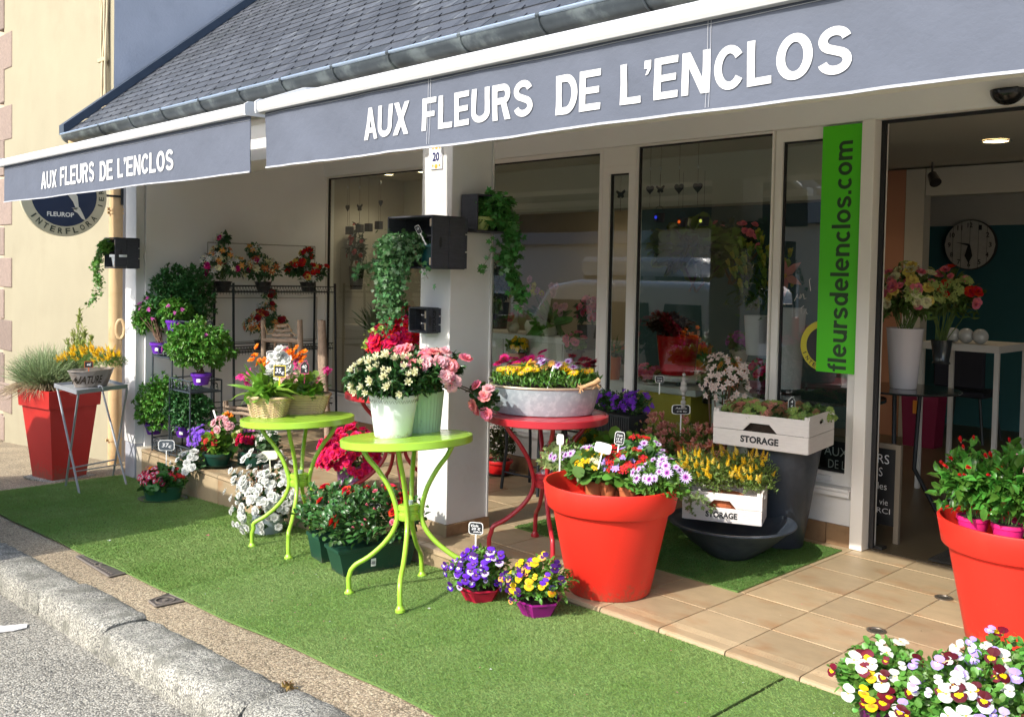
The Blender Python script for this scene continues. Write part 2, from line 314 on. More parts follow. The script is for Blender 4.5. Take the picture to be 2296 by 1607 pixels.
def _arc(cx, cy, rx, ry, a0, a1, n=14): return [(cx+rx*math.cos(R_(a0+(a1-a0)*i/n)), cy+ry*math.sin(R_(a0+(a1-a0)*i/n))) for i in range(n+1)]
def _bx(x0, x1, y0, y1): return ('p', [(x0, y0), (x1, y0), (x1, y1), (x0, y1)])
TW = .185
_S = _arc(.335, .715, .24, .195, 12, 235, 14)+_arc(.345, .285, .25, .195, 55, -168, 14)
GLY = {
 'A': (.72, [('p', [(0, 0), (.20, 0), (.45, 1), (.26, 1)]), ('p', [(.52, 0), (.72, 0), (.46, 1), (.27, 1)]), ('p', [(.16, .21), (.56, .21), (.51, .37), (.21, .37)])]),
 'U': (.70, [('r', [(.095, 1), (.095, .33)]+_arc(.35, .33, .255, .235, 180, 360)+[(.605, 1)])]),
 'X': (.72, [('p', [(0, 0), (.22, 0), (.72, 1), (.50, 1)]), ('p', [(.50, 0), (.72, 0), (.22, 1), (0, 1)])]),
 'F': (.60, [_bx(0, .19, 0, 1), _bx(.19, .60, .83, 1), _bx(.19, .54, .42, .58)]),
 'L': (.58, [_bx(0, .19, 0, 1), _bx(.19, .58, 0, .17)]),
 'E': (.65, [_bx(0, .19, 0, 1), _bx(.19, .64, .83, 1), _bx(.19, .60, .42, .58), _bx(.19, .65, 0, .17)]),
 'R': (.71, [_bx(0, .19, 0, 1), ('r', [(.19, .91), (.42, .91)]+_arc(.42, .72, .17, .19, 85, -85, 10)+[(.42, .53), (.19, .53)]), ('p', [(.33, .45), (.46, 0), (.68, 0), (.52, .50)])]),
 'S': (.69, [('r', _S)]),
 'C': (.70, [('r', _arc(.375, .5, .28, .41, 35, 325, 22))]),
 'D': (.70, [_bx(0, .19, 0, 1), ('r', [(.19, .91), (.33, .91)]+_arc(.33, .5, .275, .41, 85, -85, 16)+[(.33, .09), (.19, .09)])]),
 'N': (.70, [_bx(0, .18, 0, 1), _bx(.52, .70, 0, 1), ('p', [(0, 1), (.20, 1), (.70, 0), (.50, 0)])]),
 'O': (.76, [('c', _arc(.38, .5, .285, .41, 0, 360, 30)[:-1])]),
 "'": (.18, [('p', [(0, .80), (.18, .80), (.18, 1), (0, 1)]), ('p', [(.04, .64), (.11, .66), (.18, .80), (.09, .80)])]),
 'f': (.36, [('r', [(.37, .92), (.29, .92), (.22, .885), (.19, .80), (.19, 0)]), _bx(0, .36, .58, .71)]),
 'l': (.17, [_bx(0, .17, 0, 1)]), '.': (.17, [_bx(0, .17, 0, .17)]),
 'e': (.60, [('r', _arc(.30, .365, .225, .285, 0, 318, 20)), _bx(.10, .57, .31, .44)]),
 'u': (.58, [('r', [(.085, .73), (.085, .27)]+_arc(.28, .27, .195, .19, 180, 360)+[(.475, .5)]), _bx(.41, .58, 0, .73)]),
 'r': (.36, [_bx(0, .17, 0, .73), ('r', [(.10, .42), (.13, .55), (.21, .635), (.36, .645)])]),
 's': (.53, [('r', [(x*.76, y*.73) for x, y in _S])]),
 'd': (.60, [('c', _arc(.28, .365, .20, .285, 0, 360, 24)[:-1]), _bx(.43, .60, 0, 1)]),
 'n': (.58, [_bx(0, .17, 0, .73), ('r', [(.085, .40)]+_arc(.29, .43, .205, .215, 180, 0)+[(.495, 0)])]),
 'm': (.90, [_bx(0, .17, 0, .73), ('r', [(.085, .40)]+_arc(.27, .45, .18, .195, 180, 0)+[(.45, 0)]), ('r', [(.45, .40)]+_arc(.63, .45, .18, .195, 180, 0)+[(.81, 0)])]),
 'c': (.55, [('r', _arc(.30, .365, .225, .285, 48, 312, 18))]), 'o': (.62, [('c', _arc(.31, .365, .225, .285, 0, 360, 26)[:-1])])}
def glyph_mesh(s, gap=.09, t=TW, tl=.165):
    V = []; F_ = []; x0 = 0; lift = []
    for ch in s:
        if ch == ' ': x0 += .33; continue
        wd, st = GLY[ch]; tt = (tl if ch.islower() else t)/2
        for si, (k, P) in enumerate(st):
            b = len(V)
            if k == 'p': V += [(x0+x, y, si*.0001) for x, y in P]; F_.append(tuple(range(b, b+len(P))))
            else:
                n = len(P); A = []
                for i in range(n):
                    if k == 'c': a, c = P[i-1], P[(i+1) % n]
                    else: a, c = P[max(0, i-1)], P[min(n-1, i+1)]
                    dx, dy = c[0]-a[0], c[1]-a[1]; l = math.hypot(dx, dy) or 1; A.append((-dy/l*tt, dx/l*tt))
                for (px, py), (ox, oy) in zip(P, A): V += [(x0+px+ox, py+oy, si*.0001), (x0+px-ox, py-oy, si*.0001)]
                for i in range(n if k == 'c' else n-1): j = (i+1) % n; F_.append((b+2*i, b+2*i+1, b+2*j+1, b+2*j))
        x0 += wd+gap
    me = bpy.data.meshes.new('t'); me.from_pydata(V, [], F_); me.update(); bm = bmesh.new(); bm.from_mesh(me)
    for f in bm.faces:
        if f.normal.z < 0: f.normal_flip()
    bm.to_mesh(me); bm.free(); return me
# ------------------------------------------------------------------ templates and instancing
def T_(v, f): return np.array(v, float), np.array(f, int)
LEAF = T_([(0, 0, 0), (-.5, .4, .10), (0, .4, 0), (.5, .4, .10), (-.36, .75, .02), (0, .75, -.07), (.36, .75, .02), (0, 1, -.2)],
          [(0, 2, 1), (0, 3, 2), (1, 2, 5), (1, 5, 4), (2, 3, 6), (2, 6, 5), (4, 5, 7), (5, 6, 7)])
ROUNDL = T_([(0, 0, 0), (-.45, .18, .06), (0, .3, -.03), (.45, .18, .06), (-.56, .55, .05), (0, .6, -.05), (.56, .55, .05), (-.34, .92, -.03), (.34, .92, -.03), (0, 1, -.08)],
            [(0, 2, 1), (0, 3, 2), (1, 2, 5), (1, 5, 4), (2, 3, 6), (2, 6, 5), (4, 5, 7), (5, 9, 7), (5, 6, 8), (5, 8, 9)])
IVY = T_([(0, 0, 0), (-.5, .05, .03), (-.32, .35, .03), (-.62, .62, -.05), (-.2, .62, .02), (0, 1, -.12), (.2, .62, .02), (.62, .62, -.05), (.32, .35, .03), (.5, .05, .03), (0, .35, -.03)],
         [(0, 10, 1), (1, 10, 2), (2, 10, 3), (3, 10, 4), (4, 10, 5), (5, 10, 6), (6, 10, 7), (7, 10, 8), (8, 10, 9), (9, 10, 0)])
BLADE = T_([(-.5, 0, 0), (.5, 0, 0), (-.45, .4, .08), (.45, .4, .08), (-.3, .75, .05), (.3, .75, .05), (0, 1, -.1)],
           [(0, 1, 3), (0, 3, 2), (2, 3, 5), (2, 5, 4), (4, 5, 6)])
TURF = T_([(-.5, 0, 0), (.5, 0, 0), (0, 1, 0)], [(0, 1, 2)])
def inst(tmpl, P, D, Nn, L, W):
    """P positions, D along, Nn approx normal, lengths L, widths W -> V,T"""
    V, F = tmpl; P = np.asarray(P, float); n = len(P)
    D = D/np.linalg.norm(D, axis=1, keepdims=True)
    X = np.cross(D, Nn); X /= np.maximum(np.linalg.norm(X, axis=1, keepdims=True), 1e-6); Z = np.cross(X, D)
    L = np.broadcast_to(L, n)[:, None, None]; W = np.broadcast_to(W, n)[:, None, None]
    out = P[:, None, :]+X[:, None, :]*V[None, :, 0:1]*W+D[:, None, :]*V[None, :, 1:2]*L+Z[:, None, :]*V[None, :, 2:3]*L
    FT = (F[None]+(np.arange(n)*len(V))[:, None, None]).reshape(-1, 3)
    return out.reshape(-1, 3), FT
class Bag:
    def __init__(s): s.V = []; s.T = []; s.M = []; s.n = 0
    def add(s, VT, m=0):
        V, T = VT; s.V.append(V); s.T.append(T+s.n); s.M.append(np.full(len(T), m)); s.n += len(V)
    def mesh(s, name, mats, smooth=True): return np_mesh(name, np.concatenate(s.V), np.concatenate(s.T), mats, np.concatenate(s.M), smooth)
def unit(v): return v/np.maximum(np.linalg.norm(v, axis=-1, keepdims=True), 1e-9)
def rdirs(n, zmin=-.2):
    o = []
    while len(o) < n:
        v = rng.normal(size=3); v /= np.linalg.norm(v)
        if v[2] >= zmin: o.append(v)
    return np.array(o)
def lump(d, seed, amp=.18, f=2.3):
    return np.array([1+amp*noise.noise(Vector(v*f)+Vector((seed, seed*1.7, 3)))*2 for v in d])

# petals
PET = T_([(0, 0, 0), (-.32, .3, .0), (0, .35, .05), (.32, .3, .0), (-.52, .68, .02), (0, .7, .08), (.52, .68, .02), (-.3, .97, -.05), (0, 1.02, .0), (.3, .97, -.05)],
         [(0, 2, 1), (0, 3, 2), (1, 2, 5), (1, 5, 4), (2, 3, 6), (2, 6, 5), (4, 5, 8), (4, 8, 7), (5, 6, 9), (5, 9, 8)])
PETS = T_([(0, 0, 0), (-.5, .5, .05), (.5, .5, .05), (0, 1, -.05), (0, .5, -.03)], [(0, 4, 1), (0, 2, 4), (1, 4, 3), (4, 2, 3)])
def ring(n, r, wd, tilt, z0=0, ph=0, t=PET, jit=.08, r0=0.0, a0=0, a1=2*math.pi):
    r_ = random
    P = []; D = []; NN = []; L = []
    for k in range(n):
        a = a0+ph+(a1-a0)*(k+.5)/n+r_.uniform(-jit, jit); ti = tilt+r_.uniform(-jit, jit)
        d = np.array([math.cos(a)*math.cos(ti), math.sin(a)*math.cos(ti), math.sin(ti)]); nn = np.array([-math.cos(a)*math.sin(ti), -math.sin(a)*math.sin(ti), math.cos(ti)])
        P.append((math.cos(a)*r0, math.sin(a)*r0, z0)); D.append(d); NN.append(nn); L.append(r*r_.uniform(.92, 1.06))
    return inst(t, np.array(P), np.array(D), np.array(NN), np.array(L), wd)
def dome(r, h, n=7, z0=0):
    V = [(0, 0, z0+h)]; T = []
    for q, (rr, zz) in enumerate(((.7, .7), (1, 0))):
        for k in range(n): a = 2*math.pi*k/n; V.append((r*rr*math.cos(a), r*rr*math.sin(a), z0+h*zz))
    for k in range(n):
        k2 = (k+1) % n; T += [(0, 1+k, 1+k2), (1+k, 1+n+k, 1+n+k2), (1+k, 1+n+k2, 1+k2)]
    return np.array(V, float), np.array(T)
FC = {}
def fl(kind, key, mats):
    k = (kind, key)
    if k in FC: return FC[k]
    b = Bag(); st = random.getstate(); random.seed(hash(kind) % 1000 if False else len(kind)*7+len(FC))
    if kind == 'azalea':
        b.add(ring(6, 1, .85, .25), 0); b.add(ring(6, .8, .7, .7, .05, .5), 0); b.add(ring(5, .5, .5, 1.15, .08, .2), 0)
    elif kind == 'pansy':
        b.add(ring(2, 1, 1.05, .12, -.06, math.pi/2, a0=-.75, a1=.75, r0=.05), 0); b.add(ring(2, .9, .95, .1, 0, 0, a0=math.pi*.92, a1=math.pi*2.08), 1)
        b.add(ring(1, .95, 1.2, .05, .04, 0, a0=math.pi*1.5-.01, a1=math.pi*1.5+.01, jit=.02), 1)
        b.add(ring(3, .5, .42, .1, .10, 0, a0=math.pi*1.05, a1=math.pi*1.95), 2); b.add(dome(.11, .06, 5, .12), 3)
    elif kind == 'daisy':
        b.add(ring(15, 1, .26, .12, 0, 0, t=PETS), 0); b.add(ring(9, .5, .2, .25, .03, .2, t=PETS), 1); b.add(dome(.2, .12, 7, .02), 2)
    elif kind == 'cineraria':
        b.add(ring(11, 1, .42, .1), 0); b.add(ring(11, .52, .24, .14, .04, 0), 1); b.add(dome(.2, .12, 7, .02), 2)
    elif kind == 'star':
        b.add(ring(5, 1, .55, .3, t=PETS), 0); b.add(dome(.12, .1, 5, .05), 1)
    elif kind == 'star3':
        for q in range(3):
            V, T = ring(5, .75, .42, .3, t=PETS); V = V+np.array([(.45*math.cos(q*2.1), .45*math.sin(q*2.1), .1*q)]); b.add((V, T), 0)
    elif kind == 'rose':
        b.add(ring(5, 1, 1.0, .35), 0); b.add(ring(5, .8, .85, .75, .05, .6), 0); b.add(ring(4, .62, .7, 1.15, .08, .1), 0); b.add(ring(3, .5, .5, 1.4, .1, .4), 0)
    elif kind == 'bud':
        b.add(ring(4, 1, .42, 1.38, 0), 0); b.add(ring(3, .45, .25, 1.0, -.02, .3, t=PETS), 1)
    elif kind == 'budfan':
        b.add(ring(6, 1, .32, 1.0, 0), 0); b.add(ring(4, .95, .3, 1.35, 0, .4), 1); b.add(ring(4, .6, .22, .55, 0, .2, t=PETS), 1)
    elif kind == 'cluster':
        for q in range(13):
            a = q*2.4; r = .13*math.sqrt(q)*1.9; V, T = ring(4, .27, .26, .15); V = V+np.array([(r*math.cos(a), r*math.sin(a), .35-.45*r*r+.05*random.random())]); b.add((V, T), 0)
            V, T = dome(.06, .04, 4, .02); V = V+np.array([(r*math.cos(a), r*math.sin(a), .36-.45*r*r)]); b.add((V, T), 1)
    elif kind == 'plume':
        for q in range(26):
            z = q/26; a = q*2.4; V, T = ring(3, .16*(1.15-z), .12, .6, t=PET); V = V+np.array([(.13*(1.1-z)*math.cos(a), .13*(1.1-z)*math.sin(a), z)]); b.add((V, T), q % 2)
    elif kind == 'lily':
        b.add(ring(6, 1, .42, .35, 0, t=LEAF), 0); b.add(ring(6, .4, .05, 1.1, 0, .3, t=PETS), 1)
    elif kind == 'cup':
        b.add(ring(5, 1, .8, .55), 0); b.add(ring(5, .75, .7, .9, .03, .6), 0); b.add(dome(.2, .15, 6, .05), 1)
    elif kind == 'berry':
        for q in range(9):
            v = rdirs(1, -.5)[0]*.6; V, T = dome(.28, .3, 6); V = V+v; b.add((V, T), 0)
    random.setstate(st)
    me = b.mesh('flower_'+kind+'_'+key, mats); FC[k] = me; return me
def put(name, me, parent, p, nrm, s, roll=None):
    """flower head: centre at world p facing nrm"""
    nrm = Vector(nrm).normalized(); q = nrm.to_track_quat('Z', 'Y'); 
    if roll is None: roll = random.uniform(0, 6.28)
    M = q.to_matrix().to_4x4() @ Matrix.Rotation(roll, 4, 'Z')
    o = bpy.data.objects.new(name, me); C.objects.link(o); o.parent = parent
    o.matrix_local = parent.matrix_basis.inverted() @ (Matrix.Translation(p) @ M @ Matrix.Scale(s, 4))
    return o
def putp(name, me, parent, p, face, s):
    """pansy-like head kept upright (its local +Y up)"""
    z = Vector(face).normalized(); y = (Vector((random.uniform(-.25, .25), random.uniform(-.25, .25), 1))-z*z.z); y.normalize(); x = y.cross(z)
    M = Matrix((x, y, z)).transposed().to_4x4()
    o = bpy.data.objects.new(name, me); C.objects.link(o); o.parent = parent
    o.matrix_local = parent.matrix_basis.inverted() @ (Matrix.Translation(p) @ M @ Matrix.Scale(s, 4)); return o

def foliage(parent, c, rad, n, tmpl, L, W, m_, zmin=-.35, seed=1, shell=.55, droop=.2, up=.35, name='foliage', amp=.2, core=.55, rosette=0, coremat=None):
    """a crown of leaves round c with radii rad; returns sampler of its surface"""
    c = np.array(c, float); rad = np.array(rad, float); o = np.array(parent.location)
    d = rdirs(n, zmin); rr = lump(d, seed, amp)*(shell+(1-shell)*rng.random(n)**.6)
    if rosette:
        k = n//rosette; d = np.repeat(d[:k], rosette, 0); rr = np.repeat(rr[:k], rosette); n = len(d)
    P = c+d*rad*rr[:, None]
    D = unit(d*rad/np.max(rad)+rng.normal(size=(n, 3))*.55+np.array([0, 0, up]))
    if rosette: D = unit(d*.8+np.array([0, 0, up])+rng.normal(size=(n, 3))*.75)
    NN = unit(np.array([0, 0, 1.0])+rng.normal(size=(n, 3))*.45+d*.4)
    D[:, 2] -= droop*rng.random(n)
    Ls = L*rng.uniform(.65, 1.15, n)
    b = Bag(); b.add(inst(tmpl, P-D*Ls[:, None]*.3-o, D, NN, Ls, Ls*W), 0)
    # inner mass of twigs and shaded leaves: the same leaves, packed
    k = max(30, n//3); d2 = rdirs(k, zmin-.2); P2 = c+d2*rad*(rng.random(k)**.5*core)[:, None]
    b.add(inst(tmpl, P2-o, unit(d2+rng.normal(size=(k, 3))*.7), unit(rng.normal(size=(k, 3))+[0, 0, 1]), L*1.25, L*W*1.25), 0)
    me = b.mesh(name, [m_]); ob = link(name, me, parent, 'stuff')
    def surf(k, zm=0.0, out=1.0, face=(0, -.8, .5), bias=.5):
        dd = rdirs(k*4, zm); 
        # prefer the side towards the street and the light
        sc = dd@np.array([.25, -.75, .45]); idx = np.argsort(-sc+rng.random(len(sc))*1.6*(1-bias)*2)[:k]; dd = dd[idx]
        r2 = lump(dd, seed, amp); PP = c+dd*rad*r2[:, None]*out
        NF = unit(dd*1.0+np.array(face)*.7+rng.normal(size=dd.shape)*.2)
        return PP, NF
    ob_surf = surf
    return ob_surf
def stems(parent, base, tips, r=.003, m_=None, name='stem'):
    b = MB(); o = Vector(parent.location)
    for t in tips:
        t = Vector(t); a = Vector(base)+Vector((random.uniform(-.03, .03), random.uniform(-.03, .03), 0)); mid = (a+t)/2+Vector((random.uniform(-.02, .02), random.uniform(-.02, .02), .01))
        b.tube([a-o, mid-o, t-o], r, 4, cap=False)
    return b.build(name, m_ or stemm, parent, 'stuff')
def scatter(sf, k, me, parent, s, name='flower', zm=0.0, out=1.02, sj=.2, face=(0, -.8, .5), upright=False, bias=.5):
    sj = max(sj, .28)
    if k <= 0: return
    P, N = sf(k, zm, out, face, bias)
    for p, n in zip(P, N):
        if upright: putp(name, me if not isinstance(me, list) else random.choice(me), parent, p, n, s*random.uniform(1-sj*1.5, 1+sj))
        else: put(name, me if not isinstance(me, list) else random.choice(me), parent, p, n, s*random.uniform(1-sj, 1+sj))
def potmesh(parent, r0, r1, h, m_, rim=.012, rimh=.02, name='pot', n=28, sx=1, sy=1, z=0, wall=.006):
    b = MB(); prof = [(r0*.3, .001), (r0*.97, .001), (r0, .006), (r1-rim*.2, h-rimh), (r1+rim, h-rimh), (r1+rim*1.1, h-.003), (r1+rim, h), (r1-wall, h), (r1-wall-.003, h-rimh), (r1*.9, h-rimh-.01)]
    b.lathe(prof, n, (0, 0, z), sx, sy, capb=True); o = b.build(name, m_, parent, smooth=True); return o
def soilmesh(parent, r, z, sx=1, sy=1): b = MB(); b.lathe([(r, z), (r*.5, z+.006)], 16, (0, 0, 0), sx, sy, capt=True); return b.build('soil', soil, parent)
# ================================================================== SETTING
def gridmesh(name, X, Y, zf, m_, parent=None, kind='structure'):
    b = MB(); nx, ny = len(X), len(Y)
    b.add([(x, y, zf(x, y)) for y in Y for x in X], [(j*nx+i, j*nx+i+1, (j+1)*nx+i+1, (j+1)*nx+i) for j in range(ny-1) for i in range(nx-1)])
    return b.build(name, m_, parent, kind)
XS = sorted(set(list(np.arange(-14, 4.1, .5))+[-60, -40, -30, -20, -16, 10, 30, 60]+GX))
XS = [x for x in XS if -60 <= x <= 60]
gridmesh('road', XS, [-40, -20, -10, -3, 0, 1, 1.7], lambda x, y: g(x)-.125, asphalt)
def pavz(x, y): return g(x)-.012
gridmesh('pavement', XS, [1.87, 2.5, 3.36, 5.3, 12], lambda x, y: pavz(x, y)-(.15 if y > 4 else 0), gravelm)
gridmesh('far_pavement', XS, [-40.5, -9.2], lambda x, y: g(x)-.02, gravelm)
# worn paint mark on the road
b = MB(); p = PG(30, 1408, -.12)
for k in range(5):
    pass
pts = [PG(*q, -.121) for q in [(-60, 1400), (10, 1403), (62, 1398), (60, 1407), (30, 1414), (-60, 1424)]]
b.poly(pts, (0, 0, .003)); tag(b.build('road_marking', mat('worn_road_paint', (.62, .60, .56), .8, var=.3, vscale=60)), kind='structure')

# kerb stones
def rough_block(L_, prof_fn, nx, seed, amp):
    pass
kerb = thing('granite_kerb', 'old grey granite kerb of long rough stones along the road', 'kerb', (0, 0, 0))
KX = [-16, -13.4, -11, -8.9, -7.75, -6.47, -5.12, -4.31, -3.06, -1.85, -.3, 1.6]
for i in range(len(KX)-1):
    x0, x1 = KX[i]+.006, KX[i+1]-.006; b = MB(); nx = max(6, int((x1-x0)/.02)); se = i*7.3
    prof = [(1.645, -.22), (1.645, -.14), (1.648, -.10), (1.652, -.06), (1.660, -.026), (1.676, -.006), (1.70, .001), (1.74, .003), (1.79, .004), (1.84, .002), (1.878, -.003), (1.889, -.012), (1.89, -.06)]
    yo = random.uniform(-.008, .010); zo = random.uniform(-.005, .009)
    P = []
    for k in range(nx+1):
        t = k/nx; x = x0+(x1-x0)*t; e = min(t, 1-t)*(x1-x0); rd = .014*math.exp(-e/.02)
        for (y, z) in prof:
            nz = noise.noise(Vector((x*9, y*9, z*9+se)))*.005+noise.noise(Vector((x*30, y*30, z*30+se)))*.005+noise.noise(Vector((x*3, 0, se)))*.005+noise.noise(Vector((x*75, y*75, z*75+se)))*.0035
            fr = 1 if z > -.10 else .3
            P.append((x, y+yo+nz*1.3*(1 if y < 1.69 else .3)+(rd if y < 1.75 else -rd), g(x)+z+zo+nz*fr*.9-rd*fr))
    n = len(prof); F = [(k*n+j, (k+1)*n+j, (k+1)*n+j+1, k*n+j+1) for k in range(nx) for j in range(n-1)]
    F += [tuple(range(n)), tuple(nx*n+j for j in range(n))[::-1]]
    b.add(P, F); b.build('kerb_stone', granite, kerb, smooth=True)
# small weed in a kerb joint
kw = thing('weed', 'tiny reddish weed growing in the kerb joint near the bottom edge', 'weed', (-3.06, 1.87, g(-3.06)))
bb = Bag(); k = 26; P = rng.normal(size=(k, 3))*[.012, .012, .006]; bb.add(inst(LEAF, P, unit(rng.normal(size=(k, 3))+[0, 0, 1.2]), unit(rng.normal(size=(k, 3))+[0, 0, 1]), .03, .012), 0)
link('foliage', bb.mesh('weed', [leafm('weed', (.25, .16, .05))]), kw, 'stuff')

# loose aggregate on the pavement strip
N_ = 26000; X = rng.uniform(-9.5, -1.6, N_); X = -1.6-(X+1.6)*-1; Y = rng.uniform(1.895, 2.13, N_)
Z = np.interp(X, GX, GZ)-.0135
OCT = T_([(.5, 0, 0), (0, .5, 0), (-.5, 0, 0), (0, -.5, 0), (0, 0, .35), (0, 0, -.35)], [(0, 1, 4), (1, 2, 4), (2, 3, 4), (3, 0, 4), (1, 0, 5), (2, 1, 5), (3, 2, 5), (0, 3, 5)])
a = rng.uniform(0, 6.28, N_); s_ = rng.uniform(.004, .0105, N_)
V, T = inst(OCT, np.c_[X, Y, Z], np.c_[np.cos(a), np.sin(a), rng.normal(size=N_)*.3], np.tile([0, 0, 1.0], (N_, 1)), s_, s_*rng.uniform(.6, 1, N_))
link('loose_gravel', np_mesh('loose_gravel', V, T, pebble), None, 'stuff')

# artificial turf: backing and tufts
def turf(name, x0, x1, y0, y1, n, zf, h, wd, bm_, tm, label, cat='turf carpet', wavy=0.0, nearest=True):
    t = thing(name, label, cat, (0, 0, 0))
    xs = list(np.linspace(x0, x1, max(3, int((x1-x0)/.12)))); b = MB()
    top = []; 
    ys = [y0, (y0+y1)/2, y1]; nx = len(xs)
    def edge(x): return noise.noise(Vector((x*1.3, 4, 0)))*wavy
    vs = []
    for lay in (1, 0):
        for yi, y in enumerate(ys):
            for x in xs: vs.append((x, y+(edge(x) if yi == 0 else 0), zf(x, y)+(.006 if lay else -.003)))
    f = []; m_ = 3*nx
    for j in range(2):
        for i in range(nx-1): f.append((j*nx+i, j*nx+i+1, (j+1)*nx+i+1, (j+1)*nx+i))
    for i in range(nx-1):
        f.append((i, m_+i, m_+i+1, i+1)); f.append((2*nx+i, 2*nx+i+1, m_+2*nx+i+1, m_+2*nx+i))
    for j in range(2):
        f.append((j*nx, (j+1)*nx, m_+(j+1)*nx, m_+j*nx)); f.append((j*nx+nx-1, m_+j*nx+nx-1, m_+(j+1)*nx+nx-1, (j+1)*nx+nx-1))
    b.add(vs, f); b.build('backing', bm_, t)
    X = rng.uniform(x0, x1, n)
    if nearest: # denser towards the near end
        keep = rng.random(n) < np.clip(1.15-(np.hypot(X, 3)-3)/9, .3, 1); X = X[keep]
    n = len(X); Y = rng.uniform(y0, y1, n); Y = np.where(Y < y0+.1, Y+np.array([edge(x) for x in X])*(1-(Y-y0)/.1), Y)
    Z = np.array([zf(x, 0) for x in xs]); Z = np.interp(X, xs, Z)+.005
    sc = np.where(np.hypot(X, 3) > 5.5, 1.5, 1.0)
    a = rng.uniform(0, 6.28, n); D = np.c_[np.cos(a)*.9, np.sin(a)*.9, rng.uniform(.35, 1.0, n)]; NN = np.c_[-np.sin(a), np.cos(a), np.zeros(n)+.3]
    V, T = inst(TURF, np.c_[X, Y, Z], D, NN, h*sc*rng.uniform(.6, 1.2, n), wd*sc)
    link('tufts', np_mesh('tufts', V, T, tm), t, 'stuff')
    return t
turf('turf_carpet', -8.17, -1.845, 2.105, 3.312, 330000, lambda x, y: g(x), .012, .0036, turf_base, turf1, 'long light green artificial turf carpet on the pavement before the shop step', wavy=.03)
turf('turf_carpet', -1.83, .6, 2.105, 3.312, 60000, lambda x, y: g(x), .012, .0036, turf_base, turf1, 'shorter piece of green artificial turf beyond the seam at lower right')

# manhole covers
def cover(name, label, quad, rnd):
    ps = [PG(*q, -.008) for q in quad]; c = sum(ps, Vector())/4; t = thing(name, label, 'manhole cover', c)
    b = MB(); b.poly([p-c-Vector((0, 0, .006)) for p in ps], (0, 0, .0095)); b.build('plate', iron, t)
    b = MB()
    for i in range(4):
        p, q = ps[i]-c, ps[(i+1) % 4]-c; b.tube([p+Vector((0, 0, .005)), q+Vector((0, 0, .005))], .006, 4)
    b.build('edge_frame', mat('iron_edge', (.20, .17, .14), .6, metal=.3), t)
    b = MB(); ex = (ps[1]-ps[0]).normalized(); L1 = (ps[1]-ps[0]).length; ey = (ps[3]-ps[0]); ey = (ey-ex*ey.dot(ex)).normalized(); L2 = (ps[3]-ps[0]).length
    for i in range(int(L1/.035)-1):
        for j in range(int(L2/.035)-1):
            q = ps[0]-c+ex*(.03+i*.035)+ey*(.03+j*.035)
            if rnd and q.length < L2*.42: continue
            b.add([q+ex*a_+ey*b_+Vector((0, 0, z_)) for z_ in (.004, .008) for a_, b_ in ((-.011, -.005), (.011, -.005), (.011, .005), (-.011, .005))], [(0, 3, 2, 1), (4, 5, 6, 7), (0, 1, 5, 4), (1, 2, 6, 5), (2, 3, 7, 6), (3, 0, 4, 7)])
    b.build('studs', mat('iron_edge', (.20, .17, .14), .6, metal=.3), t, 'stuff')
    b = MB(); R = L2*.36; b.lathe([(R, .004), (R, .009), (R*.85, .009), (R*.85, .004)], 28); b.lathe([(R*.3, .004), (R*.3, .009), (0.001, .009)], 14); b.build('ring', mat('iron_edge', (.20, .17, .14), .6, metal=.3), t)
cover('manhole_cover', 'rectangular cast iron cover half under the turf edge, beside the kerb', [(171, 1249), (245, 1294), (283, 1285), (209, 1243)], True)
cover('manhole_cover', 'small square cast iron water cover with a ring, set in the gravel strip', [(334, 1349), (350, 1361), (414, 1347), (380, 1332)], True)

# ------------------------------------------------------------------ shop platform: sandstone tiles and riser
JY = [3.345, 3.68, 4.01, 4.345, 4.68, 5.015]; TX0 = -1.785
floor = MB(); floor.box(-7.95, 2.5, 3.345, 12, -.6, -.006); floor = floor.build('shop_floor', grout, None, 'structure')
tiles = {}
def tile_mesh(w_, d_, h_=.01, bev=.0015, nose=False, mm=sandtile):
    k = (round(w_, 3), round(d_, 3), nose, mm.name)
    if k in tiles: return tiles[k]
    b = MB()
    if not nose: b.box(0, w_, 0, d_, -h_, 0, bev)
    else:
        # step nosing: rounded lip, five grooves
        pr = [(0.0, -.030), (-.012, -.030), (-.018, -.018), (-.014, -.004), (-.004, 0), (.045, 0)]
        for q in range(5): y = .045+q*.011; pr += [(y+.007, 0), (y+.0075, -.003), (y+.0105, -.003), (y+.011, 0)]
        pr += [(d_, 0), (d_, -.01)]
        n = len(pr); b.add([(x, y, z) for x in (0, w_) for (y, z) in pr], [(i, i+1, n+i+1, n+i) for i in range(n-1)]); b.f.append(tuple(range(n))); b.mi.append(0); b.f.append(tuple(range(n, 2*n))[::-1]); b.mi.append(0)
    me = bpy.data.meshes.new('floor_tile'); me.from_pydata(b.v, [], b.f); me.materials.append(mm); me.update(); tiles[k] = me; return me
for r_ in range(6):
    y0 = 3.335 if r_ == 0 else JY[r_]; y1 = JY[r_+1] if r_ < 5 else 5.20
    for k in range(-19, 9):
        x = TX0+k*.3333
        if x < -8: continue
        o = link('floor_tile' if r_ else 'nosing_tile', tile_mesh(.3333-.006, y1-y0-.006, nose=(r_ == 0)), floor); o.location = (x+.003, y0+.003, 0)
        o.location.z = random.uniform(-.0006, .0006)
step = thing('step_riser', 'sandstone tiled riser of the shop step, growing taller to the left', 'step', (0, 3.33, 0))
for k in range(-19, 9):
    x = TX0+k*.3333; zb = min(g(x), g(x+.33))-.05
    if x < -8: continue
    b = MB(); b.box(x+.002, x+.331, -.006, .004, zb, -.031, .001); b.build('tile', sandtile, step)
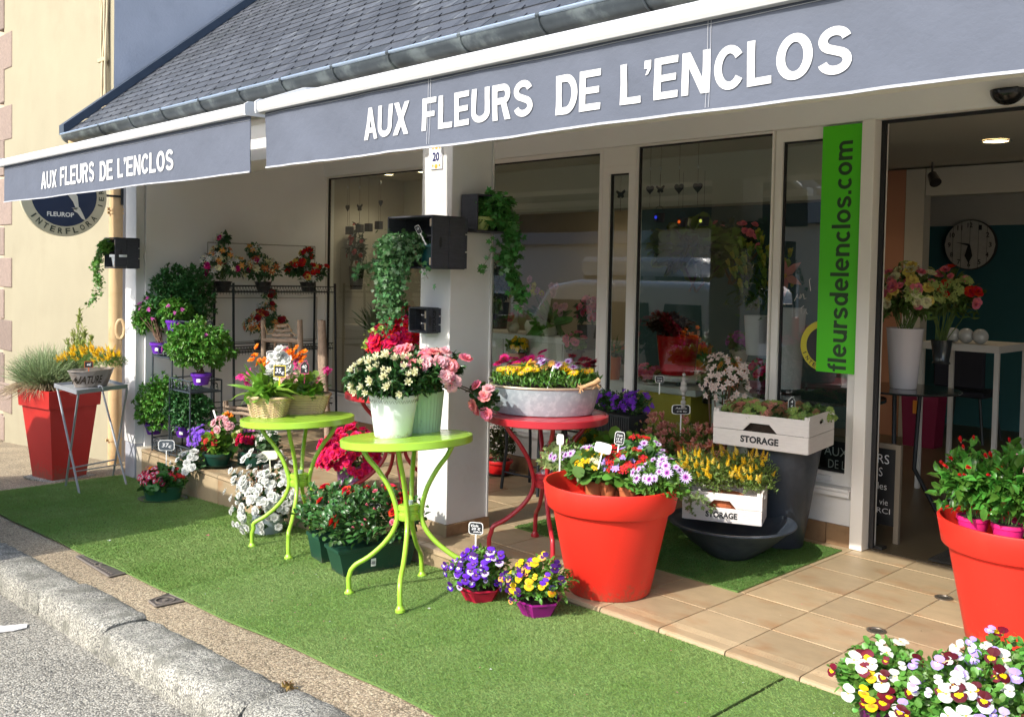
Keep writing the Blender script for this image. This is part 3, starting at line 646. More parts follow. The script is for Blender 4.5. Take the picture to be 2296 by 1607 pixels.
# the mat and turf on the platform
pm = [PZ(1650, 1329), PZ(1902, 1232)]
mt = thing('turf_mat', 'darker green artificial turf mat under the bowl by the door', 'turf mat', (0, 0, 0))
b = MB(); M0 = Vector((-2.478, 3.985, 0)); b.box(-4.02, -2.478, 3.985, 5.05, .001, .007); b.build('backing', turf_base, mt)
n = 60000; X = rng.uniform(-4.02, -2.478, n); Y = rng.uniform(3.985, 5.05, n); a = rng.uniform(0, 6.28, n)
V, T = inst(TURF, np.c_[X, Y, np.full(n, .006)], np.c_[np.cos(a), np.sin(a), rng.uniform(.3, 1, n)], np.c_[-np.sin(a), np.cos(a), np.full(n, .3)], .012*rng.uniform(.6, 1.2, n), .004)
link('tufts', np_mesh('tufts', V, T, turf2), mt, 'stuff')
for i, (px, py) in enumerate(((1965, 1414), (2116, 1340))):
    c = PZ(px, py); t = thing('floor_spotlight', ['round recessed floor spotlight nearest the pansies', 'round recessed floor spotlight beside the second red pot'][i], 'floor light', c, 'recessed floor spotlights')
    b = MB(); b.lathe([(.042, .0), (.042, .004), (.030, .005), (.029, .002)], 24); b.build('rim', mat('dull_steel', (.25, .22, .18), .4, metal=.8), t); b = MB(); b.lathe([(.029, .0022), (.001, .0028)], 20); b.build('lens', mat('spot_lens', (.06, .055, .045), .15), t)

# ------------------------------------------------------------------ flower shop building
WY = 5.2
shop = thing('flower_shop', 'single storey flower shop with beige shopfront, white pillar and slate roof', 'shop', (0, 0, 0))
b = MB(); b.box(-8.06, -7.9, 3.40, 5.2, -.3, 2.70)
b.build('side_wall', greige, shop)
# panel beads on the side wall
b = MB()
def bead(p, q): b.tube([(-7.897, *p), (-7.897, *q)], .004, 4)
for (ya, yb, za, zb_) in ((3.95, 5.05, 1.30, 1.74), (3.92, 5.08, .85, 1.25)):
    bead((ya, za), (yb, za)); bead((ya, zb_), (yb, zb_)); bead((ya, za), (ya, zb_)); bead((yb, za), (yb, zb_))
b.build('wall_panel_bead', mat('bead_paint', (.40, .37, .33), .7), shop)
b = MB(); b.box(-8.14, -7.925, 3.325, 3.398, .02, 2.62, .004); b.build('corner_post', white, shop)
b = MB(); b.box(-8.13, -7.935, 3.33, 3.395, -.5, .018); b.build('post_plinth', greywall, shop)
# pillar
b = MB(); b.box(-4.40, -4.13, 3.54, 3.868, .068, 2.7, .003); b.build('pillar', white, shop)
b = MB(); b.box(-4.129, -4.118, 3.845, 3.858, .07, 2.7); b.build('pillar_trim', white, shop)
for (x0, x1, y0, y1) in ((-4.408, -4.122, 3.532, 3.539), (-4.129, -4.121, 3.54, 3.87)):
    b = MB(); b.box(x0, x1, y0, y1, .001, .067, .001); b.build('skirting_tile', sandtile if y1 < 3.6 else browntile, shop)
# soffit, fascia, side returns, beam over the pillar
b = MB(); b.box(-7.9, 3, 3.30, 5.4, 2.62, 2.70); b.build('soffit', greige, shop)
b = MB(); b.box(-7.9, 3, 3.5, 3.9, 2.30, 2.62); b.build('front_beam', greige, shop)
b = MB(); b.box(-7.9, 3, 5.14, 5.26, 2.415, 2.62); b.build('fascia', greige, shop)
# low wall under the windows
b = MB(); b.box(-7.9, -2.485, 5.145, 5.26, .121, .315); b.build('low_wall', white, shop)
b = MB(); b.box(-7.9, -2.475, 5.10, 5.20, .317, .335, .002); b.box(-7.9, -2.475, 5.10, 5.112, .29, .316); b.build('sill', white, shop)
for k in range(17):
    x = -7.9+k*.33; b = MB(); x1 = min(x+.326, -2.474)
    b.box(x, x1, 5.132, 5.144, .001, .12, .001); b.build('skirting_tile', browntile, shop)
b = MB(); b.box(-2.484, -2.474, 5.145, 5.21, .001, .12); b.build('skirting_tile', browntile, shop)
# window frames and panes
gl = glass()
def wframe(x0, x1, z0, z1, label=None, fw=.035, name='window_frame', seal=True, y=5.2, fm=None, tw=None):
    b = MB(); d0, d1 = y-.03, y+.03; tw = tw or fw
    b.box(x0, x0+fw, d0, d1, z0, z1); b.box(x1-fw, x1, d0, d1, z0, z1); b.box(x0+fw, x1-fw, d0, d1, z1-tw, z1); b.box(x0+fw, x1-fw, d0, d1, z0, z0+tw)
    o = b.build(name, fm or frame_m, shop)
    b = MB(); s_ = .010; a0, a1, c0, c1 = x0+fw, x1-fw, z0+tw, z1-tw
    b.box(a0, a0+s_, y-.012, y+.012, c0, c1); b.box(a1-s_, a1, y-.012, y+.012, c0, c1); b.box(a0+s_, a1-s_, y-.012, y+.012, c1-s_, c1); b.box(a0+s_, a1-s_, y-.012, y+.012, c0, c0+s_)
    b.build('seal', blackrub, o)
    b = MB(); b.box(a0+.002, a1-.002, y-.003, y+.003, c0+.002, c1-.002); b.build('pane', gl, o)
    return o
wframe(-7.90, -5.6, .336, 2.413, fw=.012)
wframe(-5.598, -4.40, .336, 2.413, fw=.03)
wframe(-4.398, -4.105, .336, 2.28, fw=.060, tw=.05)
b = MB(); b.box(-4.398, -4.105, 5.17, 5.23, 2.281, 2.413); b.build('transom_panel', frame_m, shop)
wframe(-4.103, -3.05, .336, 2.413, fw=.012)
wframe(-3.045, -2.50, .336, 2.413, fw=.045, tw=.07, y=5.215, name='sliding_door')
b = MB(); b.box(-2.75, -2.62, 5.168, 5.184, .355, .385, .003); b.build('drain_cap', white, shop)
b = MB(); b.box(-2.474, -2.40, 5.12, 5.30, .002, 2.413, .003); b.build('door_post', frame_m, shop)
b = MB(); b.box(-2.398, -2.372, 5.20, 5.22, .01, 2.40); b.build('door_edge', blackrub, shop)
b = MB(); b.box(-2.398, .5, 5.20, 5.22, 2.395, 2.412); b.build('door_track', blackrub, shop)
b = MB(); b.box(-2.38, -2.33, 5.23, 5.29, .001, .02, .002); b.build('door_guide', blackplastic, shop)
# interior shell
inner = mat('interior_paint', (.60, .57, .50), .9, var=.03); teal = mat('teal_paint', (.03, .13, .15), .8, var=.05); peach = mat('peach_paint', (.50, .24, .15), .85); innerfloor = mat('interior_floor', (.09, .07, .04), .35, var=.1, vscale=3); ceil = mat('ceiling_paint', (.62, .60, .53), .9)
b = MB(); b.box(-9.3, 3, 10.5, 10.7, -.1, 3); b.build('back_wall', teal, shop)
b = MB(); b.box(-9.4, -9.3, 5.27, 10.5, -.1, 2.7); b.build('inner_side_wall', inner, shop)
b = MB(); b.box(-9.3, 3, 5.28, 10.5, 2.62, 2.7); b.build('ceiling', ceil, shop)
b = MB(); b.box(-9.3, -3.4, 7.2, 7.45, 2.17, 2.618); b.build('ceiling_beam', ceil, shop)
b = MB(); b.box(-9.3, -7.35, 9.2, 9.35, 0, 2.6); b.build('partition', mat('warm_partition', (.40, .33, .24), .9), shop)
b = MB(); b.box(-7.34, -4.19, 9.2, 9.35, 0, 2.6); b.build('partition', mat('deep_teal_paint', (.03, .085, .11), .8), shop)
b = MB(); b.box(-4.185, -3.985, 9.2, 9.35, 0, 2.6); b.build('partition', peach, shop)
b = MB(); b.box(-3.98, -3.80, 9.2, 9.35, 0, 2.6); b.build('partition', inner, shop)
b = MB(); b.box(-3.79, 3, 9.2, 9.35, 2.34, 2.6); b.build('ceiling_beam', ceil, shop)
b = MB(); b.box(-4.3, 3, 10.46, 10.49, 2.12, 2.6); b.build('upper_wall', inner, shop)
b = MB(); b.box(2.9, 3, 5.28, 10.5, 0, 2.62); b.build('inner_side_wall', inner, shop)
b = MB(); b.box(-9.3, 3, 5.21, 10.5, .001, .005); b.build('interior_floor', innerfloor, shop)
b = MB(); b.box(-9.3, -7.91, 5.20, 5.27, -.1, 2.7); b.box(-9.3, 3, 10.7, 10.8, -.5, 5); b.box(2.9, 3.0, 3.4, 5.1, -.3, 2.9); b.build('outer_wall', greige, shop)
# downlights
dl = [PY(1195, 391, 6.6), PY(1323, 408, 7.1), PY(905, 350, 6.0), PY(872, 391, 6.6), PY(2233, 316, 6.6)]
DLP = [(-5.6, 6.5), (-5.35, 7.15-.6), (-6.4, 5.9), (-7.0, 6.4), (-2.15, 6.35), (-3.6, 6.3), (-4.4, 8.3), (-1.5, 8.0), (-6.2, 8.0)]
lampm = mat('lamp_glow', (1, .72, .38), .5, emit=9)
def ceilpt(px, py): return PZ(px, py, 2.615)
DL = [ceilpt(1195, 391), ceilpt(1323, 408), ceilpt(905, 350), ceilpt(872, 391), ceilpt(2233, 316)]+[Vector((-3.8, 6.4, 2.615)), Vector((-4.4, 8.3, 2.615)), Vector((-1.3, 9.6, 2.615)), Vector((-6.5, 8.1, 2.615)), Vector((-8.2, 6.6, 2.615)), Vector((-5.6, 6.0, 2.615))]
DLL = ['left of two lit ceiling downlights seen past the pillar', 'right of two lit ceiling downlights seen past the pillar', 'lit downlight nearest the top of the left window', 'lit downlight above the hanging hearts in the left window', 'wide recessed ceiling light inside the open door', 'ceiling downlight inside behind the large window', 'ceiling downlight deep in the shop near the partition', 'ceiling downlight over the back room clock', 'ceiling downlight deep behind the left window', 'ceiling downlight at the far left inside the shop', 'ceiling downlight close behind the pillar window']
for i, p in enumerate(DL):
    t = thing('downlight', DLL[i], 'downlight', p, 'recessed downlights in the shop ceiling')
    R = .06 if i != 4 else .095
    b = MB(); b.lathe([(R, .004), (R*1.25, -.004), (R*1.05, -.010), (R*.95, -.006)], 20); b.build('rim', galva, t)
    b = MB(); b.lathe([(R*.93, -.003), (.001, -.003)], 16); b.build('lens', lampm, t)
    pl = bpy.data.lights.new('downlight_lamp', 'SPOT'); pl.energy = [7, 6, 6, 6, 2.5, 2.5, 3, 2.0, 3, 3, 2.5][i]; pl.color = (1, .80, .56); pl.spot_size = R_(130); pl.spot_blend = .6; pl.shadow_soft_size = .05
    lo = bpy.data.objects.new('downlight_lamp', pl); C.objects.link(lo); lo.parent = t; lo.location = (0, 0, -.02)

# ------------------------------------------------------------------ roof and gutter
RY, RZ, PIT = 3.28, 2.775, R_(40); cp, sp = math.cos(PIT), math.sin(PIT)
roof = MB(); roof.add([(-9.45, RY, RZ-.03), (3.2, RY, RZ-.03), (3.2, RY+5*cp, RZ-.03+5*sp), (-9.45, RY+5*cp, RZ-.03+5*sp), (-9.45, RY, RZ-.10), (3.2, RY, RZ-.10), (3.2, RY+5*cp, RZ-.10+5*sp), (-9.45, RY+5*cp, RZ-.1+5*sp)], [(0, 1, 2, 3), (7, 6, 5, 4), (0, 4, 5, 1), (1, 5, 6, 2), (3, 2, 6, 7), (0, 3, 7, 4)])
roof = roof.build('roof', mat('roof_boards', (.03, .03, .035), .9), shop)
EXP, SW = .118, .215
hook = mat('steel_hook', (.06, .06, .065), .5, metal=.6)
def slate_arrays():
    vs = [(-SW/2+.0015, 0, 0), (SW/2-.0015, 0, 0), (SW/2-.0015, EXP*1.6, -.009), (-SW/2+.0015, EXP*1.6, -.009), (-SW/2+.0015, 0, -.0075), (SW/2-.0015, 0, -.0075)]
    fs = [(0, 1, 2, 3), (0, 4, 5, 1), (0, 3, 4), (1, 5, 2)]
    return vs, fs
sm = MB(); sv, sf_ = slate_arrays(); sm.add(sv, sf_); sm.m = 1
sm.box(-.0025, .0025, -.006, .022, .0, .004); sm.box(-.0025, .0025, -.008, -.003, -.008, .004)
sme = bpy.data.meshes.new('slate'); sme.from_pydata(sm.v, [], sm.f); sme.materials.append(slate); sme.materials.append(hook); sme.polygons.foreach_set('material_index', sm.mi)
allsl = []
for r in range(42):
    for k in range(62):
        x = -9.42+SW/2+k*SW+(SW/2 if r % 2 else 0)
        if x > 3: continue
        s0 = r*EXP-.02; allsl.append((x, RY+s0*cp, RZ+s0*sp, r))
def vis(x, y, z):
    d = np.array([x, y, z])-CAM; ww = d@CF
    if ww < .2: return False
    px = PCX+FPX*(d@CR)/ww; py = PCY-FPX*(d@CU)/ww; return -40 < px < 2340 and -40 < py
vs_ = sorted([s for s in allsl if vis(*s[:3]) and s[3] > 0], key=lambda s: np.linalg.norm(np.array(s[:3])-CAM))
near = set(vs_[:300]); rest = MB()
for s in allsl:
    M = Matrix.Translation((s[0]+random.uniform(-.002, .002), s[1], s[2]+random.uniform(-.001, .0015))) @ Matrix.Rotation(PIT, 4, 'X') @ Matrix.Rotation(random.uniform(-.012, .012), 4, 'Z')
    if s in near: o = link('slate', sme, roof); o.matrix_local = M
    elif s[0] < .5 and s[3] < 34:
        rest.T = M; rest.m = 0; rest.add(sv, sf_); rest.m = 1; rest.box(-.0025, .0025, -.006, .022, .0, .004); rest.box(-.0025, .0025, -.008, -.003, -.008, .004)
sl2 = mat('slate_far', (.056, .061, .070), .55, var=.15, vscale=10, bump=.6, bscale=24, island=.28, col2=(.18, .19, .20), c2lo=.58, c2hi=.74, c2scale=12)
rest.build('distant_slates', [sl2, hook], roof, 'stuff')
# zinc verge strip against the neighbour
b = MB(); b.add([(-9.46, RY-.05, RZ-.04), (-9.34, RY-.05, RZ-.04), (-9.34, RY+5*cp, RZ+.0+5*sp), (-9.46, RY+5*cp, RZ+5*sp), (-9.46, RY-.05, RZ+.05), (-9.34, RY-.05, RZ+.05), (-9.34, RY+5*cp, RZ+.09+5*sp), (-9.46, RY+5*cp, RZ+.09+5*sp)], [(4, 5, 6, 7), (1, 2, 6, 5), (0, 1, 5, 4), (0, 4, 7, 3)])
b.build('verge_flashing', mat('dark_zinc', (.045, .06, .085), .5, metal=.4, var=.2), shop)
# gutter
GYc, GZc, GRr = 3.275, 2.725, .078
b = MB(); n = 12; X0, X1 = -9.32, 3.0; xs = np.linspace(X0, X1, 34); vs = []; fs = []
for x in xs:
    for rr in (GRr, GRr-.004):
        for k in range(n+1): a = math.pi+math.pi*k/n; vs.append((x, GYc+rr*math.cos(a), GZc+rr*math.sin(a)))
m_ = 2*(n+1)
for i in range(len(xs)-1):
    for k in range(n): fs.append((i*m_+k, i*m_+k+1, (i+1)*m_+k+1, (i+1)*m_+k)); fs.append((i*m_+n+1+k, (i+1)*m_+n+1+k, (i+1)*m_+n+2+k, i*m_+n+2+k))
fs.append(tuple(range(n+1))); b.add(vs, fs); gut = b.build('gutter', zinc, shop, smooth=True)
b = MB(); b.tube([(X0, GYc-GRr, GZc), (X1, GYc-GRr, GZc)], .011, 8); b.build('gutter_bead', mat('bright_zinc', (.38, .45, .52), .35, metal=.6, var=.08), shop)
for px, py in ((222, 275), (290, 259), (362, 243), (447, 222), (535, 202), (630, 180), (745, 154), (870, 122), (1031, 80), (1207, 33), (1440, -30), (1700, -100), (2000, -180)):
    x = PY(px, py, GYc-GRr).x
    b = MB(); q = [(x, GYc+(GRr+.004)*math.cos(math.pi+math.pi*k/10), GZc+(GRr+.004)*math.sin(math.pi+math.pi*k/10)) for k in range(11)]
    b.tube(q, .006, 6); b.tube([(x-.012, GYc-GRr, GZc-.002), (x+.012, GYc-GRr, GZc-.002)], .0135, 8); b.build('gutter_bracket', zinc, gut, smooth=True)
b = MB(); b.box(-9.3, 3, 3.30, 3.345, 2.60, 2.74); b.build('eaves_board', white, shop)

# ------------------------------------------------------------------ yellow house
HY, HX = 3.755, -9.50
house = thing('neighbour_house', 'cream rendered house beside the shop with granite quoins and grey gable side', 'house', (-12, HY, 0))
hb = Vector((-12, HY, 0))
b = MB(); b.box(-12.9+12, HX+12-.002, 0, .3, -2, 8); b.build('front_wall', cream, house)
b = MB(); b.box(HX+12-.25, HX+12, .302, 9, -2, 8); b.add([(HX+12, .0, -2), (HX+12, .0, 8), (HX+12, .302, 8), (HX+12, .302, -2)], [(0, 1, 2, 3)]); b.build('side_wall', greywall, house)
b = MB(); b.box(-18+12, -12.9+12, .35, .5, -3, 8); b.build('window_recess', mat('recess_render', (.45, .35, .25), .9), house)
# quoins round the opening at the left edge (heights read off the wall)
yq = [(-260, -170, 1), (-170, -95, 0), (-95, -15, 1), (-15, 66, 0), (67, 151, 1), (151, 231, 0), (232, 312, 1), (313, 395, 0), (396, 505, 1), (508, 574, 0), (577, 646, 1), (648, 716, 0), (718, 790, 1), (792, 859, 0), (861, 930, 1), (932, 990, 0)]
for (a, c, wide) in yq:
    px = 25 if wide else 8
    x1 = PY(px, (a+c)/2, HY-.012).x; z1 = PY(px, a, HY-.012).z; z0 = PY(px, c, HY-.012).z
    bm_ = MB(); bm_.box(-13.1+12, x1+12, -.012+random.uniform(-.004, .002), .12, z0+.008, z1-.008, .008); bm_.build('quoin_stone', granite_pink, house)
# cables, pipes on the house wall
cb = thing('cable_bundle', 'thick bundle of cream painted cables clipped to the yellow wall above the gutter', 'cables', (0, HY-.04, 0))
for k, dx in enumerate((-.10, -.075, -.05, -.028, -.005, .02)):
    pts = []
    for z in np.arange(2.75, 7, .12):
        pts.append((PY(236, 200, HY-.04).x+dx+.010*math.sin(z*3+k), .012*math.sin(z*4+k*2), z))
    b = MB(); b.tube(pts, .011, 6); b.build('cable', mat('cable_paint', (.50, .42, .27), .8, var=.15), cb)
b = MB(); z = PY(233, 134, HY-.04).z; x = PY(234, 134, HY-.04).x; b.box(x-.13, x+.04, -.02, .02, z-.02, z+.02, .004); b.build('clip', mat('clip_paint', (.45, .37, .22), .8), cb)
dp = thing('downpipe', 'cream painted downpipe from the gutter end down the yellow wall', 'downpipe', (0, 3.67, 0))
pipem = mat('pipe_paint', (.60, .42, .22), .55, var=.1, vscale=5, col2=(.45, .27, .12), c2lo=.55, c2hi=.75, c2scale=7)
xp = PY(259, 700, 3.67).x; b = MB(); b.tube([(xp, 0, -.6), (xp, 0, 2.35), (xp, -.06, 2.5), (xp+.0, -.38, 2.60), (xp, -.39, 2.7)], .062, 16); b.build('pipe', pipem, dp, smooth=True)
for py in (470, 478, 985):
    z = PY(259, py, 3.67).z; b = MB(); b.lathe([(.070, z-.01), (.070, z+.01)], 18, (xp, 0, 0)); b.box(xp+.0, xp+.02, -.09, -.06, z-.012, z+.012); b.build('pipe_clip', pipem, dp)
xq = PY(270, 700, 3.6).x+.06
b = MB(); b.tube([(xq, -.03, -.4), (xq, -.03, 2.5)], .016, 6); b.build('drain_tube', pipem, dp)
hr = PY(270, 738, 3.50); t = thing('hose_coil', 'small coil of cream hose hanging by the downpipe', 'hose', hr)
b = MB(); b.tube([(.018*math.cos(a), .030*math.cos(a), .085*math.sin(a)) for a in np.linspace(0, 6.283, 21)[:-1]], .016, 8, closed=True); b.build('hose', pipem, t, smooth=True)

# ------------------------------------------------------------------ awnings
def vwave(x, z, s): # folds of the hanging cloth
    u = (2.27-z)/.27
    return (.22 if s < 2 else .62)*(noise.noise(Vector((x*2.2, s, 0)))*.026+noise.noise(Vector((x*5.5+z*4, z*3, s+3)))*.018+noise.noise(Vector((x*13+z*9, z*6, s+9)))*.009)*(.25+.9*u)
def awning(label, X0, X1, seed, ztop, zhem, sagl=0):
    t = thing('awning', label, 'awning', ((X0+X1)/2, 2.4, 2.3)); o = Vector(t.location)
    b = MB(); b.T = Matrix.Translation(-o)
    # front bar profile
    pr = [(2.375, 2.283), (2.368, 2.295), (2.368, 2.328), (2.382, 2.340), (2.43, 2.345), (2.47, 2.340), (2.47, 2.29), (2.44, 2.283)]
    n = len(pr); b.add([(x, y, z) for x in (X0, X1) for (y, z) in pr], [(i, (i+1) % n, n+(i+1) % n, n+i) for i in range(n)]+[tuple(range(n)), tuple(range(n, 2*n))[::-1]])
    b.build('front_bar', awn_white, t)
    for x in (X0-.012, X1):
        b = MB(); b.T = Matrix.Translation(-o); b.add([(xx, y*1.0, z) for xx in (x, x+.012) for (y, z) in [(2.365, 2.278), (2.36, 2.295), (2.36, 2.334), (2.38, 2.348), (2.45, 2.354), (2.50, 2.345), (2.475, 2.325), (2.475, 2.278)]], [(i, (i+1) % 8, 8+(i+1) % 8, 8+i) for i in range(8)]+[tuple(range(8)), tuple(range(8, 16))[::-1]]); b.build('end_cap', mat('end_cap_plastic', (.62, .62, .60), .5), t)
    # cloth above
    b = MB(); b.T = Matrix.Translation(-o); nx = max(8, int((X1-X0)/.1)); xs = np.linspace(X0+.04, X1-.04, nx+1)
    b.add([(x, y, z) for x in xs for (y, z) in ((2.44, 2.342), (3.18, 2.56), (3.18, 2.556), (2.44, 2.338))], [(i*4+k, i*4+(k+1) % 4, (i+1)*4+(k+1) % 4, (i+1)*4+k) for i in range(nx) for k in range(4)])
    b.build('canopy', fabric, t)
    b = MB(); b.T = Matrix.Translation(-o); b.box(X0, X1, 3.13, 3.26, 2.48, 2.565, .01); b.build('cassette', awn_white, t)
    # hanging cloth (4 mm thick)
    nx = int((X1-X0)/.035); nz = 9; b = MB(); b.T = Matrix.Translation(-o); xs = np.linspace(X0+.01, X1-.012, nx+1)
    def hem(x): return zhem+.002*math.sin(x*2.1+seed)+.002*math.sin(x*5.3)
    vs = []
    for s_ in (0, .003):
        for x in xs:
            for k in range(nz+1):
                z = ztop+(hem(x)-ztop)*k/nz; vs.append((x, 2.405+vwave(x, z, seed)+s_, z))
    m_ = (nx+1)*(nz+1); fs = []
    for i in range(nx):
        for k in range(nz):
            a = i*(nz+1)+k; fs.append((a, a+1, a+nz+2, a+nz+1)); fs.append((m_+a, m_+a+nz+1, m_+a+nz+2, m_+a+1))
    b.add(vs, fs); val = b.build('valance', fabric, t, smooth=True)
    b = MB(); b.T = Matrix.Translation(-o); vs = []; fs = []
    for i, x in enumerate(xs):
        z = hem(x); y = 2.403+vwave(x, z, seed)
        vs += [(x, y-.002, z+.004), (x, y-.003, z-.004), (x, y+.006, z-.004), (x, y+.006, z+.004)]
        if i: fs += [((i-1)*4+k, (i-1)*4+(k+1) % 4, i*4+(k+1) % 4, i*4+k) for k in range(4)]
    b.add(vs, fs); b.build('hem_braid', braid, t)
    b = MB(); b.T = Matrix.Translation(-o)
    zs = ztop-.022; P = [(x, 2.4035+vwave(x, zs, seed)-.0015, zs+.002*math.sin(x*9)) for x in xs]; b.tube(P, .0011, 3, cap=False)
    for sx in (([PY(958, 280, 2.4).x, PY(963, 280, 2.4).x, PY(1583, 200, 2.4).x, PY(1590, 200, 2.4).x]) if X1 > -4 else []):
        b.tube([(sx, 2.4035+vwave(sx, z, seed)-.0015, z) for z in np.linspace(ztop, zhem+.01, 8)], .0011, 3, cap=False)
    b.build('seam_stitching', mat('thread', (.55, .56, .58), .9), t)
    return t, o
aw1, o1 = awning('small grey-blue awning on the left with the shop name', -8.262, -4.352, 1.0, 2.285, 2.003)
aw2, o2 = awning('large grey-blue awning over the window with the shop name', -4.235, 1.6, 5.0, 2.295, 2.014)
def awn_words(t, o, seed, words):
    for (s, xl, xr, yb, yt, pb) in words:
        a = PY(xl, yb, 2.4); c = PY(xr, pb, 2.4); top = PY(xl, yt, 2.4)
        zb = (a.z+c.z)/2
        def wp(p): q = Vector((p.x, 2.4022+vwave(p.x, p.z, seed)-.0012+(p.y-2.4), p.z)); return q-o
        place_text('lettering', s, (a.x, 2.4, zb), (1, 0, 0), (0, 0, 1), c.x-a.x, top.z-a.z, print_white, t, glyph=True, gap=(.10 if len(s) > 3 else .06), off=0, warp=wp, cells=int((c.x-a.x)/.03)+2)
awn_words(aw2, o2, 5.0, [("AUX", 814, 916, 313, 243, 302), ("FLEURS", 946, 1193, 296, 223, 258), ("DE", 1245, 1345, 258, 170, 247), ("L'ENCLOS", 1389, 1908, 237, 147, 162)])
awn_words(aw1, o1, 1.0, [("AUX", 92, 127, 425, 387, 419), ("FLEURS", 135, 211, 418, 376, 406), ("DE", 223, 252, 407, 363, 402), ("L'ENCLOS", 263, 388, 400, 357, 380)])
# folding arm glimpsed between the awnings
b = MB(); b.T = Matrix.Translation(-o1); b.tube([(-4.50, 3.15, 2.52), (-4.42, 2.75, 2.46), (-4.40, 2.5, 2.36)], .025, 6); b.box(-4.53, -4.42, 3.05, 3.2, 2.44, 2.54, .008); b.build('folding_arm', awn_white, aw1)
b = MB(); b.T = Matrix.Translation(-o1); b.box(-4.50, -4.47, 3.03, 3.052, 2.47, 2.50); b.build('arm_bolt', blackplastic, aw1)

# ------------------------------------------------------------------ signs on the building
# house number
c = PY(980, 352, 3.537); t = thing('house_number', 'blue and yellow ceramic tile with the number 20 on the pillar', 'house number', c)
b = MB(); b.box(-.052, .052, -.006, .002, -.072, .072, .002); b.build('tile', mat('ceramic', (.72, .73, .75), .2, col2=(.20, .22, .42), c2lo=.60, c2hi=.66, c2scale=38), t)
b = MB(); b.box(-.038, .038, -.008, -.006, -.034, .036); b.build('panel', mat('ceramic_white', (.85, .85, .85), .25), t)
place_text('digits', '20', (-.031, -.008, -.026), (1, 0, 0), (0, 0, 1), .062, .052, mat('cobalt_ink', (.01, .015, .11), .4), t, bold=.04, off=.001)
for (x, z, r_) in ((0, .055, .014), (0, -.055, .014), (-.03, -.05, .008), (.03, -.05, .008), (-.03, .05, .008), (.03, .05, .008)):
    b = MB(); b.T = Matrix.Rotation(math.pi/2, 4, 'X'); b.lathe([(r_, .0065), (.001, .009)], 8, (x, z, 0)); b.build('painted_flower', mat('ceramic_orange', (.85, .42, .06), .3), t)
# round florist sign, projecting from the wall
SX = -9.15; c = PX(143, 437, SX); Rr = size(93, c); t = thing('round_sign', 'round navy and cream florist sign hanging under the small awning', 'sign', c)
gold = mat('sign_cream', (.52, .48, .32), .5, var=.06); navy = mat('sign_navy', (.012, .025, .06), .45)
b = MB(); b.T = Matrix.Rotation(math.pi/2, 4, 'Y'); b.lathe([(Rr, -.02), (Rr, .02)], 56, capb=True, capt=True); b.build('disc', gold, t)
b = MB(); b.T = Matrix.Rotation(math.pi/2, 4, 'Y'); b.lathe([(Rr*.76, .0212), (.001, .0214)], 56); b.build('field', navy, t)
FX = .0225
place_text('lettering', 'FLEUROP', (FX, -.30*Rr-.10*Rr, -.53*Rr), (0, 1, 0), (0, 0, 1), Rr*.62, Rr*.11, mat('sign_print', (.75, .74, .66), .6), t, bold=.03, off=0)
def arc_text(s, a0, a1, rr, h, mm):
    for i, ch in enumerate(s):
        a = R_(a0+(a1-a0)*i/(len(s)-1)); cx, cz = math.cos(a)*rr, math.sin(a)*rr
        ux = Vector((0, -math.sin(a), math.cos(a))); uy = Vector((0, -math.cos(a), -math.sin(a))); wd = h*(.8 if ch != 'I' else .25)
        place_text('letter', ch, Vector((FX, cx, cz))-ux*wd/2-uy*h*.5, ux, uy, wd, h, mm, t, bold=.02, off=0, res=2)
ink = mat('sign_ink', (.045, .055, .035), .6)
arc_text('INTERFLORA', 217, 322, Rr*.87, Rr*.14, ink); arc_text('IER', -14, 8, Rr*.87, Rr*.12, ink)
b = MB()  # the winged heel and leg of the emblem: thigh, calf, foot, wing
for poly in ([(-.55, .25), (-.25, .33), (.05, .30), (.18, .12), (.0, .02), (-.2, .10), (-.5, .12)], [(-.02, .12), (.16, .16), (.30, -.02), (.33, -.28), (.27, -.34), (.20, -.16), (.08, .0)], [(.20, -.30), (.35, -.28), (.42, -.42), (.50, -.60), (.40, -.55), (.30, -.42), (.22, -.38)], [(.16, -.30), (.30, -.31), (.26, -.35)]):
    b.poly([(FX-.001, y*Rr, z*Rr) for (y, z) in poly], (.003, 0, 0))
b.build('emblem', mat('emblem_print', (.62, .60, .48), .6), t)
b = MB(); b.tube([(0, Rr-.01, .02), (0, Rr+.16, .02)], .012, 6); b.box(-.02, .02, Rr+.14, Rr+.16, -.06, .1); b.build('bracket', ironblack, t)
# alarm dome
c = PY(2261, 207, 5.13); t = thing('security_camera', 'black half dome security camera above the open door', 'camera', c)
b = MB(); b.T = Matrix.Rotation(math.pi/2, 4, 'X'); R = .085
nu, nv = 16, 8; b = MB()
vs = [(R*math.cos(math.pi*i/nu)*math.cos(math.pi/2*j/nv), -.085*math.sin(math.pi*i/nu)*math.cos(math.pi/2*j/nv), -.075*math.sin(math.pi/2*j/nv)+.01) for i in range(nu+1) for j in range(nv+1)]
fs = [(i*(nv+1)+j, (i+1)*(nv+1)+j, (i+1)*(nv+1)+j+1, i*(nv+1)+j+1) for i in range(nu) for j in range(nv)]
b.add(vs, fs); b.poly([(R*math.cos(math.pi*i/nu), -.085*math.sin(math.pi*i/nu), .011) for i in range(nu+1)]); b.build('dome', mat('dome_black', (.008, .009, .011), .2), t, smooth=True)
b = MB(); b.box(-.05, .05, -.02, .008, .012, .022, .002); b.build('mount', blackplastic, t)
